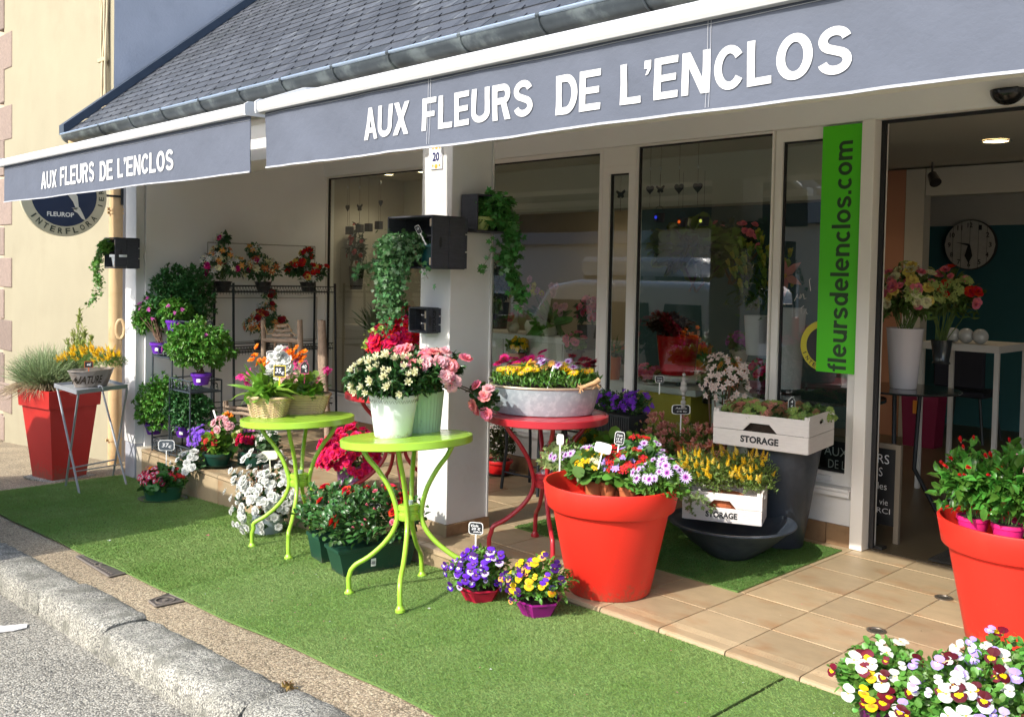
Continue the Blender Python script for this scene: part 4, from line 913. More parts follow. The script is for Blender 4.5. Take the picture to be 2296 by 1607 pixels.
# green banner
q0 = PY(1846, 284, 5.16); q1 = PY(1942, 276, 5.16); q2 = PY(1829, 833, 5.16); q3 = PY(1915, 838, 5.16)
bx0, bx1 = (q0.x+q2.x)/2, (q1.x+q3.x)/2; bz0, bz1 = (q2.z+q3.z)/2, (q0.z+q1.z)/2
t = thing('green_banner', 'tall bright green banner with the shop web address on the sliding door', 'banner', (bx0, 5.16, bz0))
b = MB(); b.box(0, bx1-bx0, 0, .006, 0, bz1-bz0); b.build('panel', mat('banner_green', (.085, .62, .006), .4), t)
W_, H_ = bx1-bx0, bz1-bz0
place_text('lettering', 'fleursdelenclos.com', (W_*.76, -.0012, H_*.005), (0, 0, 1), (-1, 0, 0), H_*.93, W_*.47, mat('banner_ink', (.02, .06, .015), .5), t, glyph=True, gap=.085, off=0)
# round yellow sticker partly behind the banner
c = PY(1848, 775, 5.185); c.y = 5.180; t = thing('yellow_sticker', 'round yellow and black sticker half hidden by the green banner', 'sticker', c)
b = MB(); b.T = Matrix.Rotation(math.pi/2, 4, 'X'); R = size(57, c); b.lathe([(R, 0), (R*.74, .0005)], 44); b.build('ring', mat('sticker_yellow', (.55, .48, .03), .4), t)
b = MB(); b.T = Matrix.Rotation(math.pi/2, 4, 'X'); b.lathe([(R*.735, 0), (.001, .0005)], 44); b.build('field', blackplastic, t)
for i, ch in enumerate('INTERFLORA'):
    a = R_(205+13*i); ux = Vector((-math.sin(a), 0, math.cos(a))); uy = Vector((-math.cos(a), 0, -math.sin(a)))
    place_text('letter', ch, Vector((math.cos(a)*R*.86, -.0015, math.sin(a)*R*.86))-ux*.010-uy*.012, ux, uy, .02 if ch != 'I' else .006, .024, blackplastic, t, off=0, bold=.02, res=2)
b = MB(); b.poly([(x*R, -.0015, z*R) for x, z in [(-.3, .3), (-.15, .45), (.05, .3), (.0, 0), (-.1, -.1), (.05, -.35), (-.02, -.55), (-.12, -.3), (-.3, -.1), (-.2, .1)]], (0, -.001, 0)); b.build('emblem', mat('sticker_yellow', (.7, .6, .03), .4), t)
# white handwriting on the door glass
def scrawl(parent, lines, m_, r=.0016, name='handwriting'):
    b = MB()
    for L in lines: b.tube(L, r, 4, cap=False)
    return b.build(name, m_, parent)
c = PY(1800, 665, 5.185); c.y = 5.186; t = thing('window_writing', 'white handwritten words on the glass left of the green banner', 'writing', c)
k = .045; L1 = [(-1.2, -.6), (-.9, 0), (-.8, .35), (-.7, -.2), (-.5, -.3), (-.35, .35), (-.3, -.3), (-.1, .3), (.1, .35), (.2, -.3), (.5, -.2)]; L2 = [(.2, -1.2), (-.2, -1.5), (-.15, -2.2), (.2, -2.3), (.5, -1.6), (.6, -2.2), (.8, -2.2)]; L3 = [(1.1, .8), (.85, 2.2), (1.05, 2.4)]
scrawl(t, [[(x*k, -.001, z*k) for x, z in L] for L in (L1, L2, L3)], print_white, .0018)
# ================================================================== TABLES
def bistro(label, c, H, R, m_, rot, foot=.32, tilt=0.0, feet_r=.018, group=None):
    t = thing('bistro_table', label, 'table', c, group); t.rotation_euler = (0, tilt, rot)
    b = MB(); th = .038
    b.lathe([(R-.004, H-th), (R, H-th+.004), (R, H-.003), (R-.004, H), (R-.016, H), (R-.020, H-.006), (.001, H-.006)], 56); b.lathe([(R-.004, H-th), (R-.03, H-th+.004), (.001, H-th+.012)][::-1], 56)
    b.build('table_top', m_, t, smooth=True)
    # slats let into the rim
    ns = 7; w_ = 2*(R-.022)/ns
    for k in range(ns):
        x0 = -(R-.022)+k*w_+.0025; x1 = x0+w_-.005; q = []
        Ri = R-.021
        for s_ in range(7): x = x0+(x1-x0)*s_/6; q.append((x, math.sqrt(max(0, Ri*Ri-x*x))))
        pts = [(x, y, H-.0055) for x, y in q]+[(x, -y, H-.0055) for x, y in q[::-1]]
        b = MB(); b.poly(pts, (0, 0, .0045)); b.build('slat', m_, t)
    s = H/.76
    prof = [(.235, H-th+.002), (.20, .66*s), (.15, .60*s), (.095, .51*s), (.066, .42*s), (.062, .36*s), (.085, .30*s), (.135, .24*s), (.21, .18*s), (.275, .145*s), (foot-.012, .115*s), (foot, .08*s), (foot, .004)]
    # smooth the profile
    def cr(P, n=4):
        out = []
        for i in range(len(P)-1):
            p0, p1, p2, p3 = [Vector(P[max(0, min(len(P)-1, j))]) for j in (i-1, i, i+1, i+2)]
            for k in range(n):
                u = k/n; out.append(.5*((2*p1)+(p2-p0)*u+(2*p0-5*p1+4*p2-p3)*u*u+(3*p1-p0-3*p2+p3)*u**3))
        return out+[Vector(P[-1])]
    pr = cr(prof[:-2], 3)+[Vector(prof[-2]), Vector(prof[-1])]
    for k in range(4):
        a = math.pi/4+k*math.pi/2; b = MB(); b.tube([(p.x*math.cos(a), p.x*math.sin(a), p.y) for p in pr], .0125, 10)
        lg = b.build('leg', m_, t, smooth=True)
        b = MB(); b.lathe([(.024, 0), (.024, .012), (.018, .018), (.014, .03)], 14, (foot*math.cos(a), foot*math.sin(a), 0), capb=True); b.build('foot', m_, lg, smooth=True)
    b = MB(); b.lathe([(.050, .355*s), (.054, .36*s), (.054, .385*s), (.048, .39*s), (.048, .40*s), (.054, .405*s), (.054, .425*s), (.048, .43*s), (.001, .43*s)], 20); b.build('collar', m_, t, smooth=True)
    b = MB(); b.lathe([(.022, .43*s), (.022, .447*s), (.001, .447*s)], 14); b.build('cap', galva, t)
    return t
T1 = Vector((-3.662, 2.925, g(-3.64)+.004)); tb1 = bistro('lime green round bistro table nearest the street', T1, .775, .328, lime, R_(-3), foot=.315, tilt=-.085, group='lime green bistro tables')
T2 = Vector((-4.90, 3.06, g(-4.9)+.004)); tb2 = bistro('lime green round bistro table farther left, carrying two wicker baskets', T2, .775, .335, lime, R_(0), foot=.29, tilt=-.06, group='lime green bistro tables')
T3 = Vector((-3.565, 3.76, .002)); tb3 = bistro('red round bistro table in front of the shop window, carrying the zinc tub', T3, .762, .340, redlac, R_(8), foot=.30, group='red bistro tables')
T4 = Vector((-4.90, 3.76, .002)); tb4 = bistro('red round bistro table half hidden behind the nearest lime green table', T4, .74, .33, redlac, R_(20), foot=.28, group='red bistro tables')
def tabletop(t, H, px, py): return PZ(px, py, t.z+H)

# ================================================================== PLANTS
Lmid = leafm('mid', (.10, .24, .035)); Ldark = leafm('dark', (.028, .085, .02), rough=.3, tr=.12); Lbright = leafm('bright', (.18, .36, .04)); Llime = leafm('lime', (.28, .42, .06)); Lblue = leafm('blue', (.07, .15, .06), rough=.5); Lolive = leafm('olive', (.16, .22, .05)); Lrose = leafm('rose', (.045, .13, .03), rough=.35, tr=.15)
Wp = ptl('white', (.70, .71, .67)); Yp = ptl('yellow', (.85, .55, .01)); Yp2 = ptl('pale_yellow', (.80, .66, .18)); Op = ptl('orange', (.88, .25, .02)); Pk = ptl('pink', (.80, .22, .30)); Pk2 = ptl('pale_pink', (.80, .45, .48)); Mg = ptl('magenta', (.62, .015, .22)); Crim = ptl('crimson', (.68, .012, .09)); Rd = ptl('red', (.62, .012, .012)); DkR = ptl('dark_red', (.08, .004, .012), tr=.15); Vio = ptl('violet', (.10, .015, .42), tr=.2); VioD = ptl('deep_violet', (.045, .006, .12), tr=.15); Lil = ptl('lilac', (.42, .32, .78)); Lil2 = ptl('pale_lilac', (.66, .56, .82)); Mau = ptl('mauve', (.55, .12, .50)); Crm = ptl('cream', (.78, .76, .50)); Gry = ptl('green_bud', (.45, .55, .18)); Apr = ptl('apricot', (.86, .42, .12)); Bl = ptl('black_centre', (.015, .006, .02), tr=0); Brn = ptl('salmon_bud', (.62, .26, .20)); Grnp = ptl('bud_green', (.30, .42, .10))
def F(kind, key, *m): return fl(kind, key, list(m))

def plant_thing(name, label, cat, base, group=None): return thing(name, label, cat, base, group)
def price_tag(label, px, py, hw, hh, y=None, p=None, text=None, shape='round', stake=None, mm=slateboard, edge=signwhite, yaw=.62, tilt=0, roll=0, col=None):
    """sign face centre at pixel (px,py) lying at world Y=y"""
    c = p if p is not None else PY(px, py, y); W_, H_ = size(hw, c), size(hh, c)
    t = thing('price_tag', label, 'price tag', c); 
    M = Matrix.Rotation(yaw, 4, 'Z') @ Matrix.Rotation(tilt, 4, 'X') @ Matrix.Rotation(roll, 4, 'Y')
    def outline(w, h):
        if shape == 'house': return [(-w, -h), (w, -h), (w, h*.35), (w*.55, h*.68), (w*.55, h*1.05), (w*.3, h*1.05), (w*.3, h*.85), (0, h), (-w, h*.35)]
        if shape == 'square': return [(-w, -h), (w, -h), (w, h), (-w, h)]
        o = []
        for k in range(20):
            a = 2*math.pi*(k+.5)/20; c_, s_ = math.cos(a), math.sin(a); o.append((w*math.copysign(abs(c_)**.38, c_), h*math.copysign(abs(s_)**.45, s_)))
        return o
    b = MB(); b.T = M; b.poly([(x, .0015, z) for x, z in outline(W_, H_)], (0, -.002, 0)); b.build('plate', edge, t)
    if mm is not None: b = MB(); b.T = M; k = .90; b.poly([(x, -.0006, z) for x, z in outline(W_*k, H_*k)], (0, -.001, 0)); b.build('board', mm, t)
    L_ = stake if stake else H_*2.2
    b = MB(); b.T = M; b.box(-.0035, .0035, -.001, .002, -H_-L_, -H_+.002); b.build('stake', edge, t)
    if text:
        for i, (s, u, v, wd, ht) in enumerate(text):
            o = M @ Vector((u*W_-wd*W_/2, -.0018, v*H_-ht*H_/2)); ux = M.to_3x3() @ Vector((1, 0, 0)); uy = M.to_3x3() @ Vector((0, 0, 1))
            place_text('writing', s, o, ux, uy, wd*W_, ht*H_, col or chalk, t, bold=.012, off=.0006, slant=ht*H_*.15)
    return t

# ---------------- near lime table: white bucket azalea (cream buds) and pink azalea
z1 = T1.z+.775
def on_t(px, py, z): return PZ(px, py, z)
def seat(p, T, tilt, H, rmax):
    """keeps a base on the tilted table top"""
    d = Vector((p.x-T.x-H*math.sin(tilt), p.y-T.y, 0)); 
    if d.length > rmax: d = d*(rmax/d.length)
    return Vector((T.x+H*math.sin(tilt)+d.x*math.cos(tilt), T.y+d.y, T.z+H*math.cos(tilt)-d.x*math.sin(tilt)))
cW = seat(on_t(881, 975, z1), T1, -.085, .775, .20); t = plant_thing('potted_azalea', 'white enamel bucket with a dark leaved azalea full of cream buds', 'potted plant', cW)
potmesh(t, .092, .122, .215, whitepot, rim=.004, rimh=.012); soilmesh(t, .115, .20)
# scroll border printed under the rim
b = MB()
for k in range(26):
    a = 2*math.pi*k/26; r0 = .1215
    q = [(r0*math.cos(a+.11*u), r0*math.sin(a+.11*u), .186+.008*math.sin(u*5)) for u in np.linspace(-1, 1, 7)]
    b.tube(q, .0009, 3, cap=False)
b.build('scroll_print', mat('grey_print', (.12, .11, .09), .7), t)
cc = cW+Vector((0.0, 0, .285)); sf = foliage(t, cc, (.215, .225, .115), 1100, LEAF, .062, .36, Ldark, zmin=-.55, seed=3, shell=.6, up=.3, rosette=5, amp=.22)
stems(t, cW+Vector((0, 0, .2)), [cc+Vector(d*.15) for d in rdirs(14, 0)], .003, barkm)
bud = F('budfan', 'cream', Crm, Crm, Grnp); scatter(sf, 46, bud, t, .030, 'bud', zm=-.35, out=1.0, sj=.3, bias=.7)
cG = seat(on_t(966, 950, z1), T1, -.085, .775, .215); t = plant_thing('potted_azalea', 'pale green ribbed bucket with a pink azalea behind the white bucket', 'potted plant', cG)
mg = mat('pale_green_enamel', (.40, .58, .36), .45, col2=(.25, .27, .24), c2lo=.62, c2hi=.7, c2scale=10)
b = MB(); n = 72; vs = []
for (r, z) in ((.10, .001), (.102, .01), (.118, .20), (.122, .215), (.114, .215), (.110, .19)):
    for k in range(n): a = 2*math.pi*k/n; rr = r+(.0022 if (k % 2 and .005 < z < .205) else 0); vs.append((rr*math.cos(a), rr*math.sin(a), z))
b.add(vs, [(i*n+k, i*n+(k+1) % n, (i+1)*n+(k+1) % n, (i+1)*n+k) for i in range(5) for k in range(n)]+[tuple(range(n))[::-1]]); b.build('pot', mg, t)
soilmesh(t, .11, .2)
cc = cG+Vector((.0, -.0, .295)); sf = foliage(t, cc, (.225, .215, .125), 900, LEAF, .05, .4, Ldark, zmin=-.6, seed=8, shell=.6, rosette=5)
pa = [F('azalea', 'pink', Pk), F('azalea', 'palepink', Pk2), F('azalea', 'pink2', ptl('salmon_pink', (.85, .28, .28)))]
P_, N_ = sf(150, -.25, 1.03, (0, -.6, .6), .45)
R2 = np.array(CR)
for p, q in zip(P_, N_):
    # blooms crown the top and the right-hand side of the bush
    rel = (p-np.array(cc)); side = rel@R2
    if rel[2] > .045 or side > .12: put('flower', random.choice(pa), t, p, q, .036*random.uniform(.8, 1.2))
# drooping branch to the right
e0 = cG+Vector(R2*.33)+Vector((0, 0, .17)); stems(t, cc, [e0, e0+Vector(R2*.05)], .0035, barkm, 'branch')
sf2 = foliage(t, e0, (.07, .07, .075), 60, ROUNDL, .04, .6, Ldark, zmin=-1, seed=4, name='foliage')
scatter(sf2, 7, pa, t, .034, zm=-.9, out=1.05)
# red azalea on the hidden red table
c4 = Vector((-4.92, 3.80, T4.z+.74)); c4b = PY(885, 860, 3.80); c4 = Vector((c4b.x, 3.80, T4.z+.74)); t = plant_thing('potted_azalea', 'tall bright red azalea standing behind the pink one, under the hanging ivy', 'potted plant', c4)
potmesh(t, .07, .10, .17, blackplastic); soilmesh(t, .09, .16)
cc = Vector((c4.x, c4.y, zat(c4.x, c4.y, 785))); sf = foliage(t, cc, (.17, .16, .17), 800, LEAF, .05, .4, Ldark, zmin=-.8, seed=9, rosette=5)
cc2 = Vector((c4.x, c4.y, zat(c4.x, c4.y, 765)))
scatter(sf, 120, [F('azalea', 'red', Crim), F('azalea', 'red2', ptl('scarlet', (.72, .01, .03)))], t, .034, zm=-.05, out=1.08, bias=.5)
# ---------------- far lime table: two baskets
z2 = T2.z+.775
def basket(label, c, rx, ry, h, rot, seed):
    t = plant_thing('flower_basket', label, 'flower basket', c, 'wicker baskets on the lime green table')
    Mr = Matrix.Rotation(rot, 4, 'Z')
    def q(a, k, off=0):
        cs, sn = math.cos(a), math.sin(a); e = .5; f = .74+.26*k
        return Mr @ Vector(((rx*f+off)*math.copysign(abs(cs)**e, cs), (ry*f+off)*math.copysign(abs(sn)**e, sn), h*k))
    n = 44; rows = int(h/.0075)
    for r in range(rows):
        b = MB(); k = (r+.5)/rows; b.tube([q(2*math.pi*i/n, k, .0035*(1 if (i//1+r) % 2 else -1)) for i in range(n)], .0042, 4, closed=True); b.build('wicker_strand', wicker, t, smooth=True)
    b = MB(); b.tube([q(2*math.pi*i/n, 1.0, .003) for i in range(n)], .007, 6, closed=True); b.tube([q(2*math.pi*i/n, 1.04, -.002) for i in range(n)], .005, 5, closed=True); b.build('rim', wicker, t, smooth=True)
    b = MB(); b.poly([q(2*math.pi*i/n, .0, -.004)+Vector((0, 0, .002)) for i in range(n)], (0, 0, .004)); b.poly([q(2*math.pi*i/n, .85, -.008) for i in range(n)], (0, 0, .005)); b.build('soil', soil, t)
    return t
cB1 = seat(on_t(602, 930, z2), T2, -.06, .775, .20); cB2 = seat(on_t(697, 905, z2), T2, -.06, .775, .20)
bk2 = basket('long wicker basket of pink and orange flowers behind the small basket', cB2, .165, .085, .12, R_(50), 2)
bk1 = basket('smaller wicker basket with broad leaves and price 35, at the left edge of the table', cB1, .125, .085, .12, R_(40), 1)
def bouquet(t, c, groups, leaves, seed=5):
    for (tm, L, W, m_, n, off, rad) in leaves: foliage(t, c+Vector(off), rad, n, tm, L, W, m_, zmin=-.2, seed=seed, shell=.35, up=.7)
    k = 0
    for (me, px, py, s, n, rs) in groups:
        d = PY(px, py, c.y+random.uniform(-.02, .02)); k += 1
        for i in range(n):
            p = d+Vector((random.gauss(0, rs), random.gauss(0, rs), random.gauss(0, rs*.8)))
            put('flower', me if not isinstance(me, list) else random.choice(me), t, p, (random.gauss(0, .3), -.7+random.gauss(0, .3), .7), s*random.uniform(.8, 1.2))
        stems(t, c+Vector((0, 0, .05)), [d, d+Vector((.01, 0, -.02))], .0025)
kal = lambda key, m1, m2: F('cluster', key, m1, m2)
bouquet(bk1, cB1+Vector((0, 0, .11)), [
    (F('cup', 'orange', Op, Rd), 585, 808, .022, 16, .028), (kal('magenta', Mg, Wp), 548, 845, .026, 11, .030), (F('rose', 'white', Wp), 627, 815, .035, 12, .030), (F('rose', 'white', Wp), 620, 835, .035, 10, .028), (F('azalea', 'white', Wp), 630, 797, .032, 7, .022), (kal('peach', Pk2, Apr), 640, 846, .022, 8, .025), (F('star', 'violet', Vio, Wp), 605, 832, .014, 5, .02)],
    [(ROUNDL, .085, .75, Lbright, 34, (0, 0, .04), (.13, .10, .08)), (BLADE, .17, .14, Lbright, 26, (.03, -.03, .04), (.05, .05, .04)), (LEAF, .055, .5, Lmid, 70, (0, 0, .02), (.12, .09, .06))], 3)
bouquet(bk2, cB2+Vector((0, 0, .11)), [
    (F('cup', 'orange', Op, Rd), 665, 797, .024, 14, .028), (F('cup', 'orange', Op, Rd), 675, 812, .022, 6, .028), (F('azalea', 'pink', Pk), 645, 800, .034, 9, .028), (kal('magenta', Mg, Wp), 668, 818, .022, 5, .02), (kal('peach', Pk2, Apr), 662, 852, .026, 9, .03), (kal('peach', Pk2, Apr), 690, 858, .022, 7, .025), (kal('magenta', Mg, Wp), 728, 833, .024, 4, .012), (F('daisy', 'pinkd', Pk, Mg, Rd), 710, 846, .016, 3, .02)],
    [(ROUNDL, .075, .6, Lbright, 46, (0, 0, .04), (.15, .12, .09)), (LEAF, .05, .5, Lmid, 110, (0, 0, .03), (.16, .12, .08))], 6)
price_tag('yellow framed blackboard tag reading 35 euro in the small basket', 627, 832, 14, 13, p=PY(627, 832, cB1.y-.09), text=[('35', -.25, .1, .95, .85), ('€', .5, -.3, .5, .55)], shape='square', edge=mat('yellow_frame', (.8, .62, .02), .5), stake=.05)
price_tag('pink house shaped blackboard tag reading 40 euro in the long basket', 683, 823, 10, 15, p=PY(683, 823, cB2.y-.05), text=[('40', -.15, .05, 1.1, .55), ('€', .3, -.5, .5, .4)], shape='house', edge=mat('pink_frame', (.75, .12, .25), .5), stake=.06)
price_tag('black tag with white rim above the white roses of the small basket', 610, 795, 13, 9, p=PY(610, 795, cB1.y+.02), text=[('Prix', 0, .3, 1.0, .5), ('30 €', 0, -.35, 1.3, .5)], stake=.12, roll=-.15)

# ---------------- zinc tub on red table
z3 = T3.z+.762; cT = (on_t(1108, 922, z3)+on_t(1345, 915, z3))/2; cT = Vector((T3.x-.01, T3.y-.0, z3))
t = plant_thing('zinc_tub', 'oval galvanised tub of yellow, pink and dark red daisies on the red table', 'flower tub', cT)
dirx = Vector(CR); ra = math.atan2(dirx.y, dirx.x); Mr = Matrix.Rotation(ra, 4, 'Z'); ax, ay = .30, .20
b = MB(); b.T = Mr; b.lathe([(.80*ax*0+.001, .003), (.86, .003), (.875, .010), (1.0, .150)], 48, sx=ax, sy=ay); b.T = Mr; b.build('tub', galva, t, smooth=True)
b = MB(); b.T = Mr; n = 48; b.tube([(ax*1.0*math.cos(2*math.pi*k/n), ay*1.0*math.sin(2*math.pi*k/n), .152) for k in range(n)], .0065, 8, closed=True); b.build('rolled_rim', mat('brass_rim', (.50, .40, .28), .45, metal=.4), t, smooth=True)
b = MB(); b.T = Mr; b.lathe([(.96, .135), (.5, .14), (.001, .142)], 32, sx=ax, sy=ay); b.build('soil', soil, t)
cc = cT+Vector((0, 0, .175)); 
def ell(cc, n, tm, L, W, m_, ax_, ay_, h, seed): # mound on an oval footprint
    P = []; 
    for _ in range(n):
        a, r = random.uniform(0, 6.283), math.sqrt(random.random()); hh = h*(1-.45*r*r)*random.uniform(.15, 1)
        P.append(Mr @ Vector((ax_*r*math.cos(a), ay_*r*math.sin(a), hh-.03)))
    P = np.array(P)+np.array(cc)-np.array(t.location); D = unit(rng.normal(size=(n, 3))*.6+[0, 0, 1.0]); NN = unit(rng.normal(size=(n, 3))+[0, -.5, .3]); b = Bag(); Ls = L*rng.uniform(.6, 1.1, n); b.add(inst(tm, P, D, NN, Ls, Ls*W)); return link('foliage', b.mesh('foliage', [m_]), t, 'stuff')
ell(cc, 1500, LEAF, .042, .28, Lmid, ax*.97, ay*1.02, .11, 2)
dy = F('daisy', 'yellow', Yp, Yp2, Op); dp_ = F('daisy', 'lilacd', Lil2, Mau, VioD); dm = F('daisy', 'magentad', Mg, Crim, DkR); dr = F('daisy', 'darkred', ptl('wine', (.22, .005, .03)), DkR, Bl); dapr = F('daisy', 'apricotd', Apr, Yp2, Yp)
def tubfl(me, u0, u1, v0, v1, n, s, h0=.10, h1=.14):
    for _ in range(n):
        u, v = random.uniform(u0, u1), random.uniform(v0, v1)
        if u*u+v*v > 1.1: v *= .7; u *= .85
        p = cT+(Mr @ Vector((ax*u, ay*v, .17+random.uniform(h0, h1)-.02*(u*u))))
        put('flower', me, t, p, (random.gauss(0, .25), -.45+random.gauss(0, .25), .9), s*random.uniform(.85, 1.15))
tubfl(dy, -1, -.1, -.9, -.2, 13, .034, .06, .11); tubfl(dy, .25, .8, -.7, -.2, 7, .032, .06, .10); tubfl(dapr, -.3, .3, -.5, 0, 7, .028, .07, .11)
tubfl(dp_, -.1, .5, -.6, .5, 12, .032, .07, .13); tubfl(dm, -.9, .1, .3, 1, 16, .034, .09, .15); tubfl(dr, .4, 1.05, 0, .9, 16, .030, .08, .14); tubfl(dr, -1, -.6, .4, 1, 5, .030, .08, .14)
hsp = cT+(Mr @ Vector((ax*.62, -ay*.86, .16))); b = MB(); b.T = Matrix.Translation(hsp-cT)
b.tube([(0, -.005, .0), (.03, -.01, .012), (.075, .02, .035), (.085, .04, .05)], [.014, .010, .012, .014], 8)
for k in range(34): v = rdirs(1, -1)[0]; e = random.choice([(0, -.01, 0), (.075, .03, .02)]); b.tube([Vector(e), Vector(e)+Vector(v)*.03], [.004, .002], 4)
b.build('rope_handle', mat('jute_rope', (.48, .30, .15), .9, var=.2, vscale=60), t)
price_tag('white plant marker standing among the daisies in the zinc tub', 1260, 835, 1.6, 10, p=cT+(Mr @ Vector((ax*.1, -ay*.7, .25))), mm=None, stake=.10, shape='square', roll=.25)

# ---------------- big round red pots
def bigpot(label, c, s, group='large round red plant pots'):
    t = plant_thing('red_pot', label, 'large pot', c, group)
    pr = [(.001, .001), (.185, .001), (.192, .008), (.270, .385), (.292, .392), (.296, .396), (.316, .500), (.314, .506), (.304, .506), (.300, .498), (.285, .40), (.255, .385)]
    b = MB(); b.lathe([(r*s, z*s) for r, z in pr], 64); b.build('pot', redpot, t, smooth=True)
    b = MB(); b.lathe([(.27*s, .385*s), (.001, .385*s)], 32); b.build('filling', soil, t)
    return t
cP1 = PZ(1365, 1320, .0); bp1 = bigpot('large round red pot at the step, filled with small potted plants', cP1, 1.04)
def small_pot(parent_z, base, label, m_, r, fol, flowers, s, name='potted_plant', seedz=1, stem_h=.0):
    fol = (fol[0], fol[1], fol[2], fol[3], int(fol[4]*1.9), tuple(v*1.22 for v in fol[5]), fol[6]); flowers = [(a, int(k*1.5), f_, z_) for a, k, f_, z_ in flowers]
    t = plant_thing(name, label, 'potted plant', base)
    potmesh(t, r*.72, r, r*1.6, m_, rim=.004, rimh=.018); soilmesh(t, r*.9, r*1.5)
    tm, L, W, lm, n, rad, zz = fol
    sf = foliage(t, base+Vector((0, 0, r*1.6+zz)), rad, n, tm, L, W, lm, seed=seedz, shell=.5, zmin=-.4, up=.5)
    for (me, k, fs, zm) in flowers: scatter(sf, k, me, t, fs, zm=zm, out=1.05)
    return t
zp = .41
specs = [(1262, 1092, 'variegated ivy in a terracotta pot trailing over the left of the red pot', terracotta, .052, (IVY, .036, 1.0, leafm('variegated', (.35, .45, .18)), 150, (.10, .09, .08), .05), [], 'a'),
         (1330, 1112, 'yellow kalanchoe in a terracotta pot at the front left of the red pot', terracotta, .052, (ROUNDL, .07, .8, leafm('kalanchoe', (.12, .26, .05)), 60, (.10, .09, .07), .04), [(kal('yellow', Yp, Op), 12, .022, .3)], 'b'),
         (1375, 1112, 'pale leaved fatsia like plant in a terracotta pot at the front of the red pot', terracotta, .046, (IVY, .05, .9, Llime, 80, (.075, .07, .07), .04), [], 'c'),
         (1405, 1102, 'red kalanchoe with broad dark leaves in a terracotta pot', terracotta, .052, (ROUNDL, .085, .8, leafm('kalanchoe_dark', (.04, .12, .03)), 64, (.12, .10, .075), .05), [(F('cluster', 'redk', Rd, Op), 12, .026, .3)], 'd'),
         (1450, 1098, 'osteospermum with small leaves in a terracotta pot at the right of the red pot', terracotta, .052, (LEAF, .04, .45, Lmid, 200, (.10, .09, .09), .05), [(F('daisy', 'lilacw', Lil2, Mau, VioD), 6, .022, .4)], 'e')]
for i, (px, py, lab, pm_, r, fol, fls, _) in enumerate(specs):
    small_pot(zp, PZ(px, py, zp), lab, pm_, r, fol, fls, 1, seedz=i+20)
specs = [(1298, 1040, 'pink edged osteospermum at the back left of the red pot', (LEAF, .038, .4, Lmid, 200, (.12, .10, .09), .05), [(F('daisy', 'lilacw', Lil2, Mau, VioD), 12, .024, .3)]),
         (1365, 1030, 'white kalanchoe at the back centre of the red pot', (ROUNDL, .05, .7, Lmid, 90, (.10, .09, .08), .05), [(kal('cream', Crm, Gry), 10, .022, .3)]),
         (1410, 1042, 'red and violet flowered kalanchoe in the middle of the red pot', (ROUNDL, .055, .7, Lmid, 100, (.10, .09, .09), .06), [(F('cluster', 'redk', Rd, Op), 14, .024, .2), (F('star3', 'lilac', Lil, Wp), 8, .022, .2)]),
         (1485, 1045, 'lilac osteospermum at the back right of the red pot', (LEAF, .04, .45, Lmid, 230, (.12, .11, .10), .05), [(F('daisy', 'lilacw', Lil2, Mau, VioD), 13, .027, .2)])]
for i, (px, py, lab, fol, fls) in enumerate(specs):
    p = PY(px, py, cP1.y+.12 if px < 1450 else cP1.y+.08); p.z = zp
    small_pot(zp, p, lab, terracotta, .05, fol, fls, 1, seedz=i+30)
for i, (px, py, lab, fol, fls) in enumerate(((1262, 1062, 'pink and white daisies leaning over the left rim of the red pot', (LEAF, .036, .45, Lmid, 170, (.09, .08, .08), .03), [(F('daisy', 'pinkd', Pk, Mg, Rd), 9, .022, .1), (F('daisy', 'lilacw', Lil2, Mau, VioD), 5, .022, .1)]), (1325, 1062, 'golden kalanchoe in the left half of the red pot', (ROUNDL, .06, .7, Lmid, 80, (.09, .09, .08), .05), [(kal('yellow', Yp, Op), 15, .022, .0)]), (1352, 1068, 'green leaved cyclamen with no flowers near the middle of the red pot', (ROUNDL, .075, .85, Lbright, 50, (.10, .09, .08), .05), []), (1435, 1068, 'salmon red kalanchoe near the right of the red pot', (ROUNDL, .06, .7, Lmid, 70, (.09, .09, .08), .05), [(F('cluster', 'redk', Rd, Op), 12, .022, .1)]))):
    p = PZ(px, py, zp); small_pot(zp, p, lab, terracotta, .045, fol, fls, 1, seedz=i+45)
# ivy trail to the right towards the crate
price_tag('blank white plant marker at the left of the big red pot', 1256, 985, 8, 12, p=PY(1256, 985, cP1.y-.02), mm=None, stake=.16)
price_tag('blank white sign plate in the middle of the big red pot', 1352, 1004, 19, 12, p=PY(1352, 1004, cP1.y), mm=None, stake=.08, roll=.2)
price_tag('black tag with white handwriting behind the red kalanchoe', 1389, 982, 11, 15, p=PY(1389, 982, cP1.y+.1), text=[('Dipla', 0, .4, 1.2, .4), ('15 €', 0, -.1, 1.2, .4), ('pièce', 0, -.55, 1.2, .35)], roll=.1)
